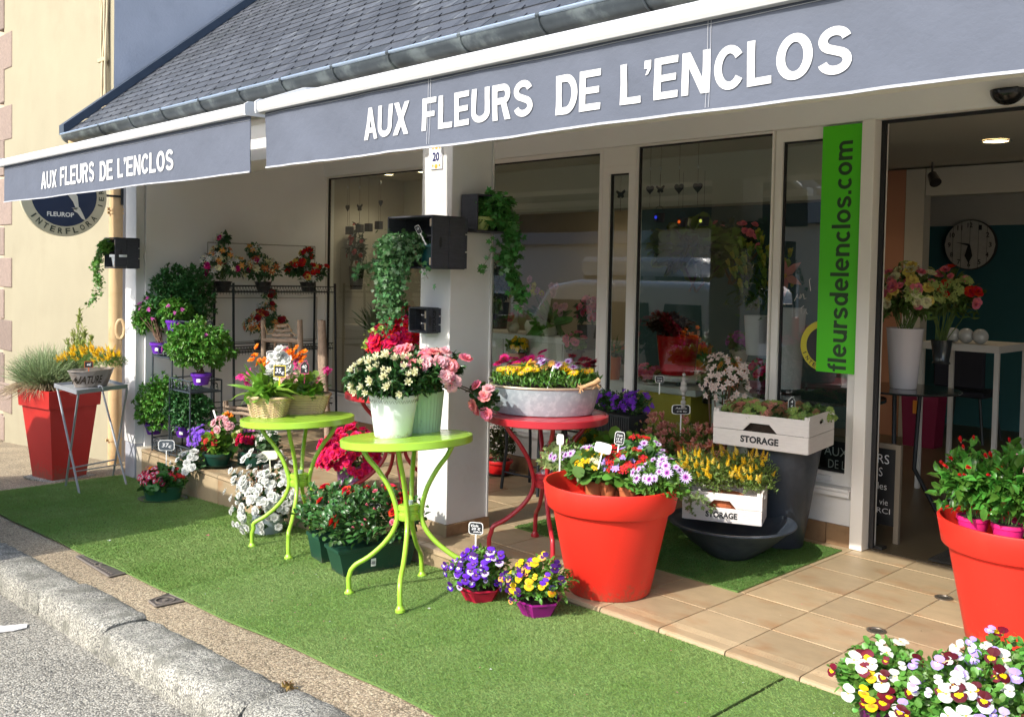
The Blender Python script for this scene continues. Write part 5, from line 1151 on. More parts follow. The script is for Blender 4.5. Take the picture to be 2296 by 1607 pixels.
# right red pot
cP2 = Vector((-1.338, 4.332, 0)); bp2 = bigpot('second large round red pot at the right edge, holding dipladenias', cP2, 1.03)
dpl = F('bud', 'dipla', Rd, Pk2); dplp = F('azalea', 'palepink', Pk2)
pinkp = mat('pink_plastic', (.72, .02, .18), .45)
for i, (px, py, lab, pm_, r, n_) in enumerate(((2143, 1192, 'dipladenia with red buds in a pink pot at the left of the right red pot', pinkp, .062, 150), (2188, 1208, 'dipladenia with pale pink flowers in a pink pot, second in the right red pot', pinkp, .062, 170), (2268, 1235, 'spiky leaved plant in a black pot at the front of the right red pot', blackplastic, .075, 0), (2290, 1150, 'dipladenia at the back of the right red pot', pinkp, .06, 170))):
    p = cP2+Vector([(-.145, -.135, .475), (.0, -.155, .475), (.135, -.075, .475), (-.02, .12, .475)][i]); t = plant_thing('potted_plant', lab, 'potted plant', p)
    potmesh(t, r*.75, r, r*1.5, pm_, rim=.003, rimh=.015, z=-r*.5); soilmesh(t, r*.9, r*.9)
    if n_:
        sf = foliage(t, p+Vector((0, 0, .19)), (.145, .13, .15), int(n_*2.2), LEAF, .062, .48, leafm('dipladenia', (.07, .22, .03), rough=.22, tr=.2), seed=i+60, shell=.3, up=.4, zmin=-.7)
        stems(t, p+Vector((0, 0, .05)), [p+Vector(d*[.1, .1, .2])+Vector((0, 0, .12)) for d in rdirs(12, .2)], .0025)
        scatter(sf, 9, dpl, t, .026, 'bud', zm=.2, out=1.12)
        if i: scatter(sf, 3, dplp, t, .022, zm=.1)
    else:
        k = 70; d = rdirs(k, .15); b = Bag(); b.add(inst(BLADE, d*[.03, .03, 0]+[0, 0, .05], unit(d+[0, 0, .4]), unit(rng.normal(size=(k, 3))), .10*rng.uniform(.6, 1.1, k), .012)); link('foliage', b.mesh('f', [Lbright]), t, 'stuff')

# ---------------- pansies
pv = [F('pansy', 'violet', Vio, Vio, VioD, Yp), F('pansy', 'violet2', VioD, Vio, Wp, Yp), F('pansy', 'violet3', Vio, Lil2, VioD, Yp), F('pansy', 'violet', Vio, Vio, VioD, Yp)]
po = [F('pansy', 'orangep', Vio, Yp, Op, Yp), F('pansy', 'apricot', VioD, Apr, VioD, Yp), F('pansy', 'yellowp', Yp, Yp, Op, Yp), F('pansy', 'plum', VioD, VioD, Bl, Yp)]
def hexbowl(t, r, h, m_):
    b = MB(); b.lathe([(r*.62, .001), (r*.97, h*.9), (r, h*.9), (r, h), (r*.95, h), (r*.9, h*.85)], 6, capb=True); b.T = Matrix.Identity(4); return b.build('bowl', m_, t)
def pansybowl(label, c, r, h, m_, fm, nf, rad, s, lm=Lmid):
    t = plant_thing('pansy_bowl', label, 'potted pansies', c); hexbowl(t, r, h, m_); soilmesh(t, r*.85, h*.8)
    sf = foliage(t, c+Vector((0, 0, h+rad[2]*.62)), rad, 800, LEAF, .030, .55, lm, seed=int(nf), shell=.5, zmin=-.45, up=.3)
    scatter(sf, nf, fm, t, s, zm=-.3, out=1.06, upright=True, face=(.35, -.9, .35), bias=.6)
    stems(t, c+Vector((0, 0, h)), [c+Vector((0, 0, h))+Vector(d*rad[0]*.8) for d in rdirs(10, 0)], .0015)
    return t
cA = PG(1077, 1345); pansybowl('red hexagonal bowl of violet pansies with a Viola price tag', cA, .112, .075, mat('crimson_plastic', (.55, .008, .05), .45), pv, 52, (.15, .145, .105), .0215)
cBp = PG(1206, 1378); pansybowl('magenta hexagonal bowl of yellow, orange and violet pansies by the red pot', cBp, .112, .08, mat('magenta_plastic', (.30, .008, .20), .45), po, 52, (.15, .145, .105), .0215)
price_tag('black Viola price tag on a long white stake in the violet pansies', 1067, 1184, 17, 14, p=PY(1067, 1184, cA.y), text=[('Viola', -.2, .45, 1.1, .42), ('20 €', 0, -.05, 1.2, .42), ('pièce', .25, -.55, 1.1, .35)], stake=.155, yaw=.55)
pw = [F('pansy', 'whitep', Wp, Wp, Crm, Yp), F('pansy', 'maroon', DkR, DkR, Yp, Yp), F('pansy', 'maroon2', ptl('maroon', (.14, .004, .02), tr=.15), ptl('maroon', (.14, .004, .02)), Yp, Yp), F('pansy', 'pureyellow', Yp, Yp, Op, Yp), F('pansy', 'whitep', Wp, Wp, Crm, Yp)]
pl = [F('pansy', 'lilacp', Lil, Lil, Lil2, Yp), F('pansy', 'whitep', Wp, Wp, Crm, Yp), F('pansy', 'paleliac', Lil2, Wp, Lil, Yp), F('pansy', 'whitep', Wp, Wp, Crm, Yp), F('pansy', 'maroon', DkR, DkR, Yp, Yp)]
purp = mat('plum_plastic', (.17, .012, .13), .45)
for i, (px, py, lab, fm, rad, nf) in enumerate(((1990, 1530, 'maroon and yellow pansies in a plum pot at the lower right', pw, (.165, .15, .125), 40), (2150, 1575, 'mass of white and lilac pansies in the lower right corner', pl, (.17, .16, .125), 70), (2285, 1530, 'lilac, yellow and maroon pansies at the right edge by the second red pot', pl+pl+pw[:3], (.17, .15, .115), 46))):
    Yq = [3.10, 2.98, 3.17][i]; p = PY(px, py, Yq); z0 = g(p.x)+.008; t = plant_thing('pansy_pot', lab, 'potted pansies', (p.x, p.y, z0))
    potmesh(t, .07, .092, .13, purp, rim=.004); soilmesh(t, .085, .12)
    sf = foliage(t, Vector(p), rad, 1500, ROUNDL, .027, .75, leafm('viola', (.12, .30, .05)), seed=70+i, shell=.45, zmin=-.6, up=.3)
    scatter(sf, int(nf*.85), fm, t, .0235, zm=-.4, out=1.1, upright=True, face=(.45, -.9, .45), bias=.62)
    stems(t, (p.x, p.y, z0+.12), [Vector(p)+Vector(d*rad[0]*.8) for d in rdirs(14, 0)], .0015)

# ---------------- rose troughs
rr = [F('rose', 'red', Rd), F('rose', 'red', Rd), F('bud', 'pinkbud', Pk, Grnp), F('bud', 'pinkbud', Pk, Grnp)]
def trough(label, c, lx, ly, h, rot, m_, rad, n, nf, extra, tagp=None, grp=None, zz=.05, seed=3):
    t = plant_thing('rose_trough', label, 'planter', c, grp); b = MB(); b.T = Matrix.Rotation(rot, 4, 'Z')
    k = .86; vs = [(sx*lx*f/2, sy*ly*f/2, z) for (f, z) in ((k, 0), (1, h-.02), (1.04, h-.018), (1.04, h), (.97, h), (.95, h-.03)) for sx, sy in ((-1, -1), (1, -1), (1, 1), (-1, 1))]
    b.add(vs, [(i*4+j, i*4+(j+1) % 4, (i+1)*4+(j+1) % 4, (i+1)*4+j) for i in range(5) for j in range(4)]+[(3, 2, 1, 0), (20, 21, 22, 23)]); b.build('trough', m_, t)
    cc = c+Vector((0, 0, h+rad[2]*.45+zz)); M = Matrix.Rotation(rot, 4, 'Z')
    d = rdirs(n, -.5); P = d*np.array(rad)*(lump(d, seed, .2)*(.5+.5*rng.random(n)**.6))[:, None]; P = np.array([M @ Vector(p) for p in P])+np.array(cc-c)
    bb = Bag(); bb.add(inst(LEAF, P, unit(d+rng.normal(size=(n, 3))*.6+[0, 0, .2]), unit(rng.normal(size=(n, 3))*.5+[0, -.3, 1]), .045*rng.uniform(.6, 1.1, n), .024)); link('foliage', bb.mesh('foliage', [Lrose]), t, 'stuff')
    for (me, k_, s) in extra:
        dd = rdirs(k_*4, .0); sc = dd@np.array([.2, -.8, .55]); idx = np.argsort(-sc+rng.random(len(sc))*1.2)[:k_]
        for q in dd[idx]: p = M @ Vector(q*np.array(rad)*1.0); put('flower', me, t, cc+p, (q[0], q[1]-.5, q[2]+.6), s*random.uniform(.8, 1.15))
    stems(t, c+Vector((0, 0, h)), [cc+(M @ Vector(q*np.array(rad)*.8)) for q in rdirs(16, 0)], .002)
    return t
pA, pB = PG(764, 1300), PG(930, 1268); cR1 = (pA+pB)/2; rotR = math.atan2(pB.y-pA.y, pB.x-pA.x); nrm = Vector((-math.sin(rotR), math.cos(rotR), 0)); cR1 = cR1+nrm*.085; cR1.z = g(cR1.x)+.012
trough('front dark green trough of red miniature roses with a 40 euro tag', cR1, .46, .17, .145, rotR, dkgreen, (.29, .17, .16), 1500, 0, [(F('rose', 'red', Rd), 11, .034), (F('bud', 'pinkbud', Pk, Grnp), 20, .02), (F('rose', 'pinkr', Pk), 4, .018)], seed=4)
tagl = thing('barcode_label', 'small white paper label on the front of the rose trough', 'label', pA+(pB-pA)*.42); b = MB(); b.T = Matrix.Rotation(rotR, 4, 'Z'); b.box(-.014, .014, -.008, -.006, .045, .085); b.build('paper', signwhite, tagl); b = MB(); b.T = Matrix.Rotation(rotR, 4, 'Z')
for k in range(7): b.box(-.010+k*.003, -.0088+k*.003, -.0088, -.0081, .055, .072)
b.build('bars', blackplastic, tagl)
pC = PG(735, 1262); cR2 = pC+Vector((-.05, .10, 0)); cR2.z = g(cR2.x)+.012
trough('second dark green trough of red roses, behind the first', cR2, .30, .17, .145, rotR, dkgreen, (.22, .15, .15), 900, 0, [(F('rose', 'red', Rd), 9, .034), (F('bud', 'pinkbud', Pk, Grnp), 6, .02)], seed=9)
price_tag('black tag reading 40 euro standing in the red roses', 841, 1140, 13, 12, p=PY(841, 1140, cR1.y-.02), text=[('40 €', 0, .25, 1.3, .5), ('pièce', 0, -.4, 1.3, .4)], stake=.09, yaw=.8, roll=-.05)

# ---------------- white azalea in zinc bucket
cZ = PG(602, 1195); t = plant_thing('potted_azalea', 'white azalea covered in blooms in a small zinc bucket', 'potted plant', cZ); zb = mat('zinc_bucket', (.45, .52, .58), .4, metal=.4, var=.06)
potmesh(t, .085, .105, .14, zb, rim=.003, rimh=.01); soilmesh(t, .098, .13)
b = MB()
for sg in (-1, 1): 
    for (r_, dx, dz) in ((.012, .018, 0), (.008, .012, .022), (.008, .012, -.022)):
        b.tube([(-.02+sg*(dx+r_*math.cos(a)*.8)*1.0, -.098-.002, .075+dz+r_*math.sin(a)) for a in np.linspace(0, 5, 9)], .0018, 4)
b.build('scroll_relief', mat('scroll_dark', (.08, .11, .14), .6), t)
cc = Vector((cZ.x, cZ.y, zat(cZ.x, cZ.y, 1110))); sf = foliage(t, cc, (.225, .21, .20), 700, LEAF, .036, .45, Ldark, seed=17, zmin=-.95, shell=.5, rosette=5, amp=.42)
stems(t, cZ+Vector((0, 0, .13)), [cc+Vector(d*.2) for d in rdirs(26, -.3)], .0035, mat('azalea_twig', (.20, .08, .04), .8))
wa = F('azalea', 'white', Wp)
scatter(sf, 170, wa, t, .025, zm=-.8, out=1.0, bias=.4, sj=.3)
price_tag('blank cream sign plate standing in the white azalea', 604, 1020, 19, 10, p=PY(604, 1020, cZ.y), mm=None, edge=mat('cream_plastic', (.70, .70, .52), .4), stake=.08, roll=-.08)

# ---------------- cinerarias in oval pot
cC = PG(365, 1122); t = plant_thing('cineraria_pot', 'dark green oval pot of white and red edged cinerarias on a saucer', 'potted plant', cC)
b = MB(); ro = math.atan2(CR[1], CR[0]); b.T = Matrix.Rotation(ro, 4, 'Z'); b.lathe([(.15, .003), (.18, .02), (.185, .022), (.175, .022), (.14, .008)], 28, sx=1, sy=.75); b.build('saucer', dkgreen, t, smooth=True)
b = MB(); b.T = Matrix.Rotation(ro, 4, 'Z'); b.lathe([(.125, .012), (.15, .11), (.16, .112), (.16, .125), (.15, .125), (.145, .11)], 28, sx=1, sy=.72); b.build('pot', mat('green_plastic', (.02, .10, .05), .4), t, smooth=True)
b = MB(); b.T = Matrix.Rotation(ro, 4, 'Z'); b.lathe([(.147, .11), (.001, .112)], 20, sx=1, sy=.72); b.build('soil', soil, t)
cc = Vector((cC.x, cC.y, zat(cC.x, cC.y, 1075))); sf = foliage(t, cc-Vector((0, 0, .02)), (.18, .13, .10), 160, ROUNDL, .07, .8, leafm('cineraria', (.05, .16, .03)), seed=19)
e = cc+Vector(CR)*(-.05); sf1 = foliage(t, e+Vector((0, 0, .01)), (.14, .10, .07), 20, ROUNDL, .04, .7, Lmid, seed=2)
scatter(sf1, 60, F('cineraria', 'pinkred', Pk2 if False else ptl('raspberry', (.72, .06, .12)), Wp, Bl), t, .020, zm=-.2, out=1.1)
e = cc+Vector(CR)*(.09)+Vector((0, .03, .0)); sf1 = foliage(t, e, (.08, .08, .07), 20, ROUNDL, .04, .7, Lmid, seed=2); scatter(sf1, 20, F('cluster', 'redk', Rd, Op), t, .02, zm=0, out=1.05)
e = cc+Vector(CR)*(.12)+Vector((0, .08, .09)); sf1 = foliage(t, e, (.13, .10, .10), 70, ROUNDL, .045, .7, Lblue, seed=12); scatter(sf1, 14, F('rose', 'white', Wp), t, .030, zm=-.2, out=1.05)
put('flower', F('cup', 'orange', Op, Rd), t, cc+Vector(CR)*(-.09)+Vector((0, 0, .08)), (0, -.5, .8), .025)
price_tag('slate tag reading 37 euro above the cinerarias', 373, 998, 18, 12, p=PY(373, 998, cC.y-.02), text=[('37', -.15, .05, .8, .75), ('€', .4, -.25, .4, .5)], mm=mat('grey_slate_board', (.07, .085, .10), .5), stake=.11, yaw=.9)

# ---------------- flower bowls on the step
def stepplant(label, c, rp, hp, m_, specs, saucer=True, name='planted_bowl'):
    t = plant_thing(name, label, 'potted plant', c)
    if saucer: b = MB(); b.lathe([(rp*1.0, .003), (rp*1.35, .026), (rp*1.38, .026), (rp*1.3, .022), (rp, .008)], 28, capb=True); b.build('saucer', m_, t, smooth=True)
    potmesh(t, rp*.8, rp*1.05, hp, m_, z=.008, rim=.005); soilmesh(t, rp, hp-.005)
    for (px, py, rad, fol, fls) in specs:
        e = PY(px, py, c.y+random.uniform(-.03, .05)); sf = foliage(t, e, rad, fol[1], fol[0], fol[2], fol[3], fol[4], seed=px, zmin=-.7)
        for (me, k, s) in fls: scatter(sf, k, me, t, s, zm=-.25, out=1.08)
    return t
cS1 = PZ(487, 1045); stepplant('dark green bowl of violet campanula, red primrose and pink pelargonium on the step', cS1, .10, .10, dkgreen,
    [(450, 985, (.09, .08, .09), (LEAF, 120, .03, .5, Lmid), [(F('star3', 'lilac2', ptl('campanula', (.28, .12, .70)), Wp), 34, .024)]),
     (480, 990, (.075, .07, .06), (ROUNDL, 30, .07, .6, Lbright), [(kal('red2', Rd, Yp), 12, .024)]), (468, 1012, (.05, .06, .04), (ROUNDL, 20, .07, .6, Lmid), [(kal('red2', Rd, Yp), 6, .024)]),
     (505, 955, (.10, .08, .06), (ROUNDL, 40, .06, .8, Lmid), [(F('azalea', 'palepink', Pk2), 16, .030), (F('azalea', 'pink', Pk), 3, .025)]), (500, 1005, (.08, .08, .08), (ROUNDL, 60, .06, .7, Lmid), []), (512, 935, (.03, .03, .02), (LEAF, 8, .03, .5, Lmid), [(F('cup', 'orange', Op, Rd), 5, .024)])])
cS2 = PZ(577, 1045); stepplant('dark green pot of crimson celosia, silver leaves and white flowers on the step', cS2, .11, .11, dkgreen,
    [(552, 990, (.075, .06, .05), (ROUNDL, 60, .05, .7, Lblue), [(F('azalea', 'crimsonf', Crim), 26, .022)]), (560, 965, (.06, .05, .04), (LEAF, 60, .04, .5, Lmid), [(F('daisy', 'mauved', Mau, Pk2, Yp), 10, .022)]),
     (535, 985, (.07, .06, .09), (IVY, 110, .035, .9, Llime), [(kal('cream', Crm, Gry), 5, .02)]), (602, 990, (.10, .08, .08), (ROUNDL, 110, .045, .8, Lblue), [(F('cluster', 'whitec', Wp, Gry), 14, .022)]), (555, 1025, (.10, .06, .04), (ROUNDL, 70, .04, .8, leafm('silver', (.22, .32, .24))), [])], saucer=True)
price_tag('tall thin white plant marker by the violet campanula', 485, 940, 2.2, 22, p=PY(485, 940, cS1.y), mm=None, stake=.12, shape='square', roll=-.35)
# purple woven pot with crimson azalea
cV = PZ(787, 1100); t = plant_thing('potted_azalea', 'crimson azalea in a lilac woven pot on the tiles behind the tables', 'potted plant', cV); lp = mat('lilac_woven', (.30, .14, .34), .6)
b = MB(); n = 40
for r in range(16):
    for k in range(n):
        if (k+r) % 2: continue
        z = .008+r*.0105; rr = .085+.018*z/.17
        a0, a1 = 2*math.pi*k/n, 2*math.pi*(k+1.6)/n; b.add([(rr*math.cos(a)*s_, rr*math.sin(a)*s_, zz) for (a, s_, zz) in ((a0, 1, z), ((a0+a1)/2, 1.03, z+.003), (a1, 1, z+.012), ((a0+a1)/2, 1.03, z+.010))], [(0, 1, 2), (0, 2, 3)])
b.build('weave', lp, t, 'stuff'); b = MB(); b.lathe([(.08, .001), (.10, .175), (.108, .178), (.108, .185), (.096, .185), (.094, .17)], 32, capb=True); b.build('pot', lp, t, smooth=True); soilmesh(t, .095, .17)
cc = Vector((cV.x, cV.y, zat(cV.x, cV.y, 1022))); sf = foliage(t, cc, (.22, .2, .17), 300, LEAF, .035, .45, Lmid, seed=22, zmin=-.6)
scatter(sf, 120, [F('azalea', 'crimsonf', Crim), F('azalea', 'crimson2', ptl('rose_red', (.78, .02, .14)))], t, .033, zm=-.5, out=1.05, bias=.5)
# ================================================================== CRATES, BOWL, TALL PLANTER by the window
def wcrate(label, c, w_, d_, h_, rot, m_, boards=2, front_hole=True, txt=None, side_hole=True, parent_cat='crate', open_front=False, name='storage_crate', txtm=None, group=None):
    t = thing(name, label, parent_cat, c, group); t.rotation_euler.z = rot; th = .009
    bh = h_/boards
    for k in range(boards):
        z0, z1 = k*bh+.0015, (k+1)*bh-.0015
        for sy in (-1, 1):
            y0 = -d_/2 if sy < 0 else d_/2-th
            b = MB()
            if front_hole and k == boards-1 and sy < 0:
                hw, hh = w_*.18, bh*.48  # trapezoid cut out of the lower edge of the upper board
                pts = [(-w_/2, z0), (-hw, z0), (-hw*.55, z0+hh), (hw*.55, z0+hh), (hw, z0), (w_/2, z0), (w_/2, z1), (-w_/2, z1)]
                b.poly([(x, y0+th, z) for x, z in pts], (0, -th, 0))
            else: b.box(-w_/2, w_/2, y0, y0+th, z0, z1, .0015)
            b.build('board', m_, t)
        for sx in (-1, 1):
            x0 = -w_/2-.001 if sx < 0 else w_/2-th+.001
            b = MB(); e = .0; hz = .018 if k == boards-1 else 0
            if side_hole and k == boards-1:
                yy = d_/2-th-.001; zz1 = z1+hz; n = 14; ro, rz = .042, .014; zc = (z0+zz1)/2+.01
                inn = [(ro*math.cos(2*math.pi*i/n), zc+rz*math.sin(2*math.pi*i/n)) for i in range(n)]
                def outp(a):
                    cx, cz = math.cos(a), math.sin(a); s_ = min(yy/abs(cx) if abs(cx) > 1e-6 else 9, ((zz1-zc) if cz > 0 else (zc-z0))/abs(cz) if abs(cz) > 1e-6 else 9); return (cx*s_, zc+cz*s_)
                A = sorted(set([2*math.pi*i/n for i in range(n)]+[math.atan2(zz1-zc, yy), math.pi-math.atan2(zz1-zc, yy), math.pi+math.atan2(zc-z0, yy), 2*math.pi-math.atan2(zc-z0, yy)]))
                vs = []
                for a in A: vs.append((ro*math.cos(a), zc+rz*math.sin(a))); vs.append(outp(a))
                N_ = len(A); V = [(x, y, z) for x in (x0, x0+th) for y, z in vs]; Fs = []
                for i in range(N_):
                    j = (i+1) % N_; Fs += [(2*i, 2*i+1, 2*j+1, 2*j), (2*N_+2*i, 2*N_+2*j, 2*N_+2*j+1, 2*N_+2*i+1), (2*i, 2*j, 2*N_+2*j, 2*N_+2*i), (2*i+1, 2*N_+2*i+1, 2*N_+2*j+1, 2*j+1)]
                b.add(V, Fs)
            else: b.box(x0, x0+th, -d_/2+th+.001, d_/2-th-.001, z0, z1+hz, .0015)
            b.build('end_board', m_, t)
    for sx in (-1, 1):
        for sy in (-1, 1): b = MB(); x0 = sx*(w_/2-th-.011); y0 = sy*(d_/2-th-.011); b.box(x0-.009, x0+.009, y0-.009, y0+.009, .002, h_+.012); b.build('corner_batten', m_, t)
    b = MB(); b.box(-w_/2+th, w_/2-th, -d_/2+th+.001, d_/2-th-.001, -.002, .004); b.build('base_board', m_, t)
    if txt: place_text('lettering', txt, (-w_*.20, -d_/2-.0005, bh*.30), (1, 0, 0), (0, 0, 1), w_*.40, bh*.42, txtm or mat('stencil_ink', (.03, .03, .032), .8), t, bold=.045, off=.001)
    return t
# tall anthracite planter
cD = Vector((-2.775, 4.90, 0)); t = plant_thing('tall_planter', 'tall tapering anthracite planter standing behind the bowl, carrying the upper crate', 'planter', cD)
b = MB(); b.lathe([(.001, .001), (.115, .001), (.122, .01), (.205, .55), (.21, .575), (.215, .585), (.20, .585), (.19, .5)], 48); b.build('planter', anthracite, t, smooth=True)
b = MB(); b.lathe([(.19, .5), (.001, .5)], 24); b.build('filling', soil, t)
zc = .588; f0, f1, r1 = PZ(1598, 993, zc), PZ(1812, 1021, zc), PZ(1897, 1006, zc)
wv = f1-f0; rotc = math.atan2(wv.y, wv.x); wl = wv.length; dl_ = .42; nv = Vector((-math.sin(rotc), math.cos(rotc), 0)); cc = (f0+f1)/2+nv*dl_/2
wcrate('upper white wooden crate lettered STORAGE, resting on the tall dark planter', cc, wl, dl_, .185, rotc, crate_white, txt='STORAGE')
t = plant_thing('potted_sedum', 'low brownish green sedum plants filling the upper white crate', 'plants', cc+Vector((0, 0, .01)))
M = Matrix.Rotation(rotc, 4, 'Z')
sedm = leafm('sedum', (.09, .17, .05)); 
fi = [F('cluster', 'sedum1', Grnp, Gry), F('cluster', 'sedum2', Brn, ptl('sedum_brown', (.24, .12, .06))), F('cluster', 'sedum3', ptl('sedum_brown', (.24, .12, .06)), Grnp), F('cluster', 'sedum4', ptl('sedum_green', (.20, .32, .08)), Gry)]
b = MB(); b.T = M; b.box(-wl/2+.03, wl/2-.03, -dl_/2+.03, dl_/2-.03, 0, .12); b.build('soil', soil, t)
for k in range(17):
    q = cc+(M @ Vector((random.uniform(-wl*.42, wl*.42), random.uniform(-dl_*.3, dl_*.36), .165))); sf = foliage(t, q, (.075, .07, .055), 55, ROUNDL, .03, .7, sedm, seed=k)
    scatter(sf, 13, fi[k % 4:k % 4+1]+[fi[(k+1) % 4]], t, .023, zm=-.1, out=1.08, name='flower_head')
price_tag('small house shaped black tag in the upper crate', 1775, 903, 8, 14, p=PY(1775, 903, cc.y-.04), text=[('4', 0, .2, .6, .5), ('€', 0, -.5, .6, .35)], shape='house', stake=.05, yaw=.75)
# wide dark bowl and the lower crate
cO = Vector((-2.83, 4.47, .007)); t = plant_thing('wide_bowl', 'wide shallow anthracite bowl on the turf mat under the lower crate', 'bowl', cO)
b = MB(); b.lathe([(.001, .001), (.10, .001), (.13, .018), (.22, .085), (.305, .165), (.338, .185), (.345, .192), (.342, .198), (.325, .198), (.30, .180), (.2, .11), (.001, .08)], 56); b.build('bowl', anthracite, t, smooth=True)
zc = .207; f0, f1 = PZ(1531, 1159, zc), PZ(1706, 1183, zc); wv = f1-f0; rot2 = math.atan2(wv.y, wv.x)+.0; wl = wv.length; d2 = .24; rot2 += .10; nv = Vector((-math.sin(rot2), math.cos(rot2), 0)); cc2_ = (f0+f1)/2+nv*d2/2
wcrate('lower white wooden crate lettered STORAGE, standing in the dark bowl', cc2_, wl, d2, .158, rot2, crate_white, txt='STORAGE')
t = plant_thing('potted_broom', 'bushy yellow flowering broom in the lower white crate', 'plants', cc2_+Vector((0, 0, .01)))
br = [F('plume', 'broom', ptl('golden', (.80, .62, .05)), Yp), F('plume', 'broom2', ptl('golden', (.80, .62, .05)), Yp2)]
M = Matrix.Rotation(rot2, 4, 'Z'); b = MB(); b.lathe([(.075, .0), (.10, .12), (.001, .122)], 20); b.build('pot', terracotta, t)
for k in range(7):
    q = cc2_+(M @ Vector((-wl*.42+wl*.84*k/6, random.uniform(-.05, .06), .235+random.uniform(-.02, .02)))); sf = foliage(t, q, (.11, .09, .12), 560, LEAF, .022, .3, leafm('broom', (.16, .25, .05)), seed=k+3, zmin=-.6, up=.7)
    scatter(sf, 13, br, t, .044, zm=-.1, out=.98, name='flower_spike', face=(.0, -.2, 1.6))
# trailing ivy between red pot and crate
t = plant_thing('trailing_ivy', 'thin trailing ivy hanging between the red pot and the lower white crate', 'ivy', cP1+Vector((.2, .2, .5)))
def vine(t, pts, n, L, m_, jit=.012, r=.0016, W=1.0, tm=IVY, sm_=None):
    pts = [Vector(p) for p in pts]; b = MB(); o = Vector(t.location); b.tube([p-o for p in pts], r, 4, cap=False); b.build('stem', sm_ or barkm, t)
    P = []; n = int(n*1.7)
    for _ in range(n):
        u = random.random()*(len(pts)-1); i = int(u); p = pts[i].lerp(pts[i+1], u-i)-o; P.append(tuple(p+Vector((random.gauss(0, jit), random.gauss(0, jit), random.gauss(0, jit)))))
    P = np.array(P); D = unit(rng.normal(size=(n, 3))*.7+[.2, -.5, -.5]); NN = unit(rng.normal(size=(n, 3))*.5+[.4, -.7, .6]); Ls = L*rng.uniform(.55, 1.15, n)
    bb = Bag(); bb.add(inst(tm, P, D, NN, Ls, Ls*W)); link('foliage', bb.mesh('ivy', [m_]), t, 'stuff')
for (a_, b_, c_) in (((1530, 1090), (1575, 1118), (1600, 1140)), ((1525, 1085), (1545, 1110), (1552, 1150)), ((1500, 1070), (1535, 1100), (1590, 1125))):
    vine(t, [PY(*a_, 3.9), PY(*b_, 4.15), PY(*c_, 4.3)], 26, .022, leafm('ivy_small', (.20, .30, .10)), .012)
# salmon budded azaleas behind the red pot, on the black table
def stand(label, c, w_, d_, h_, rot, m_=ironblack, scroll=True, name='metal_table', cat='table'):
    t = thing(name, label, cat, c); t.rotation_euler.z = rot
    b = MB(); b.box(-w_/2, w_/2, -d_/2, d_/2, h_-.012, h_, .003); b.build('table_top', m_, t)
    for sx in (-1, 1):
        for sy in (-1, 1): b = MB(); b.tube([(sx*w_*.46, sy*d_*.42, h_-.01), (sx*w_*.44, sy*d_*.42, h_*.6), (sx*w_*.50, sy*d_*.5, 0)], .011, 8); b.build('leg', m_, t, smooth=True)
    if scroll:
        for sy in (-1, 1):
            b = MB()
            for sg in (-1, 1): b.tube([(sg*(.05+.045*(1-u*.12)*math.cos(u*1.3)), sy*d_*.42, h_-.09+.045*(1-u*.12)*math.sin(u*1.3)) for u in np.linspace(0, 5.5, 18)], .004, 5)
            b.tube([(-w_*.45, sy*d_*.42, h_-.03), (0, sy*d_*.42, h_-.015), (w_*.45, sy*d_*.42, h_-.03)], .004, 5); b.build('scrollwork', m_, t)
    return t
cU = PZ(1440, 962, .50); cU = Vector((-3.98, 4.78, 0)); st1 = stand('black wrought iron plant table behind the red pot, carrying the purple campanula trough', cU, .56, .26, .52, R_(5))
b0, b1 = PZ(1345, 972, .52), PZ(1500, 985, .52)
t = plant_thing('campanula_trough', 'ribbed dark trough of purple campanula on the black iron table', 'planter', cU+Vector((0, 0, .522))); t.rotation_euler.z = R_(5)
b = MB(); 
for k in range(30): x = -.26+k*.0179; b.box(x, x+.009, -.113, -.106, .004, .105)
b.add([(sx*.26*f, sy*.105*f, z) for f, z in ((.92, 0), (1, .11), (1.03, .112), (1.03, .12), (.96, .12), (.94, .09)) for sx, sy in ((-1, -1), (1, -1), (1, 1), (-1, 1))], [(i*4+j, i*4+(j+1) % 4, (i+1)*4+(j+1) % 4, (i+1)*4+j) for i in range(5) for j in range(4)]+[(20, 21, 22, 23)])
b.build('trough', mat('charcoal_plastic', (.035, .04, .045), .5), t)
t.rotation_euler.z = 0
base = Vector(t.location); cam_m = [F('star3', 'campd', ptl('royal_purple', (.16, .03, .50)), Vio), F('star3', 'campe', ptl('royal_purple2', (.22, .05, .58)), Vio)]
for k in range(6):
    q = base+Vector((-.24+k*.095, random.uniform(-.04, .04), .17)); sf = foliage(t, q, (.085, .10, .08), 260, LEAF, .026, .5, leafm('campanula', (.04, .12, .03)), seed=k+7, zmin=-.5)
    scatter(sf, [8, 11, 7, 7, 16, 26][k], cam_m, t, .022, zm=-.2, out=1.08)
price_tag('small black tag above the purple campanula', 1479, 850, 10, 8, p=PY(1479, 850, base.y), text=[('Camp.', 0, .3, 1.3, .4), ('12 €', 0, -.4, 1.2, .45)], stake=.07, yaw=.75)
cQ = PY(1500, 1030, 4.80); cQ = Vector((cQ.x, 4.82, 0)); q = cQ
st2 = thing('plant_stool', 'low dark stool hidden behind the red pot under the salmon budded azaleas', 'stool', cQ)
b = MB(); b.lathe([(.15, .40), (.155, .405), (.155, .425), (.001, .425)], 24); b.lathe([(.001, .40), (.15, .40)], 24); b.build('seat', blackplastic, st2)
for k in range(3): a = k*2.1; b = MB(); b.tube([(.12*math.cos(a), .12*math.sin(a), .4), (.17*math.cos(a), .17*math.sin(a), 0)], .012, 6); b.build('leg', blackplastic, st2)
sb = [F('bud', 'salmon', Brn, Grnp), F('budfan', 'salmon2', ptl('salmon_petal', (.68, .32, .27)), Brn, ptl('salmon_leaf', (.30, .14, .06)))]
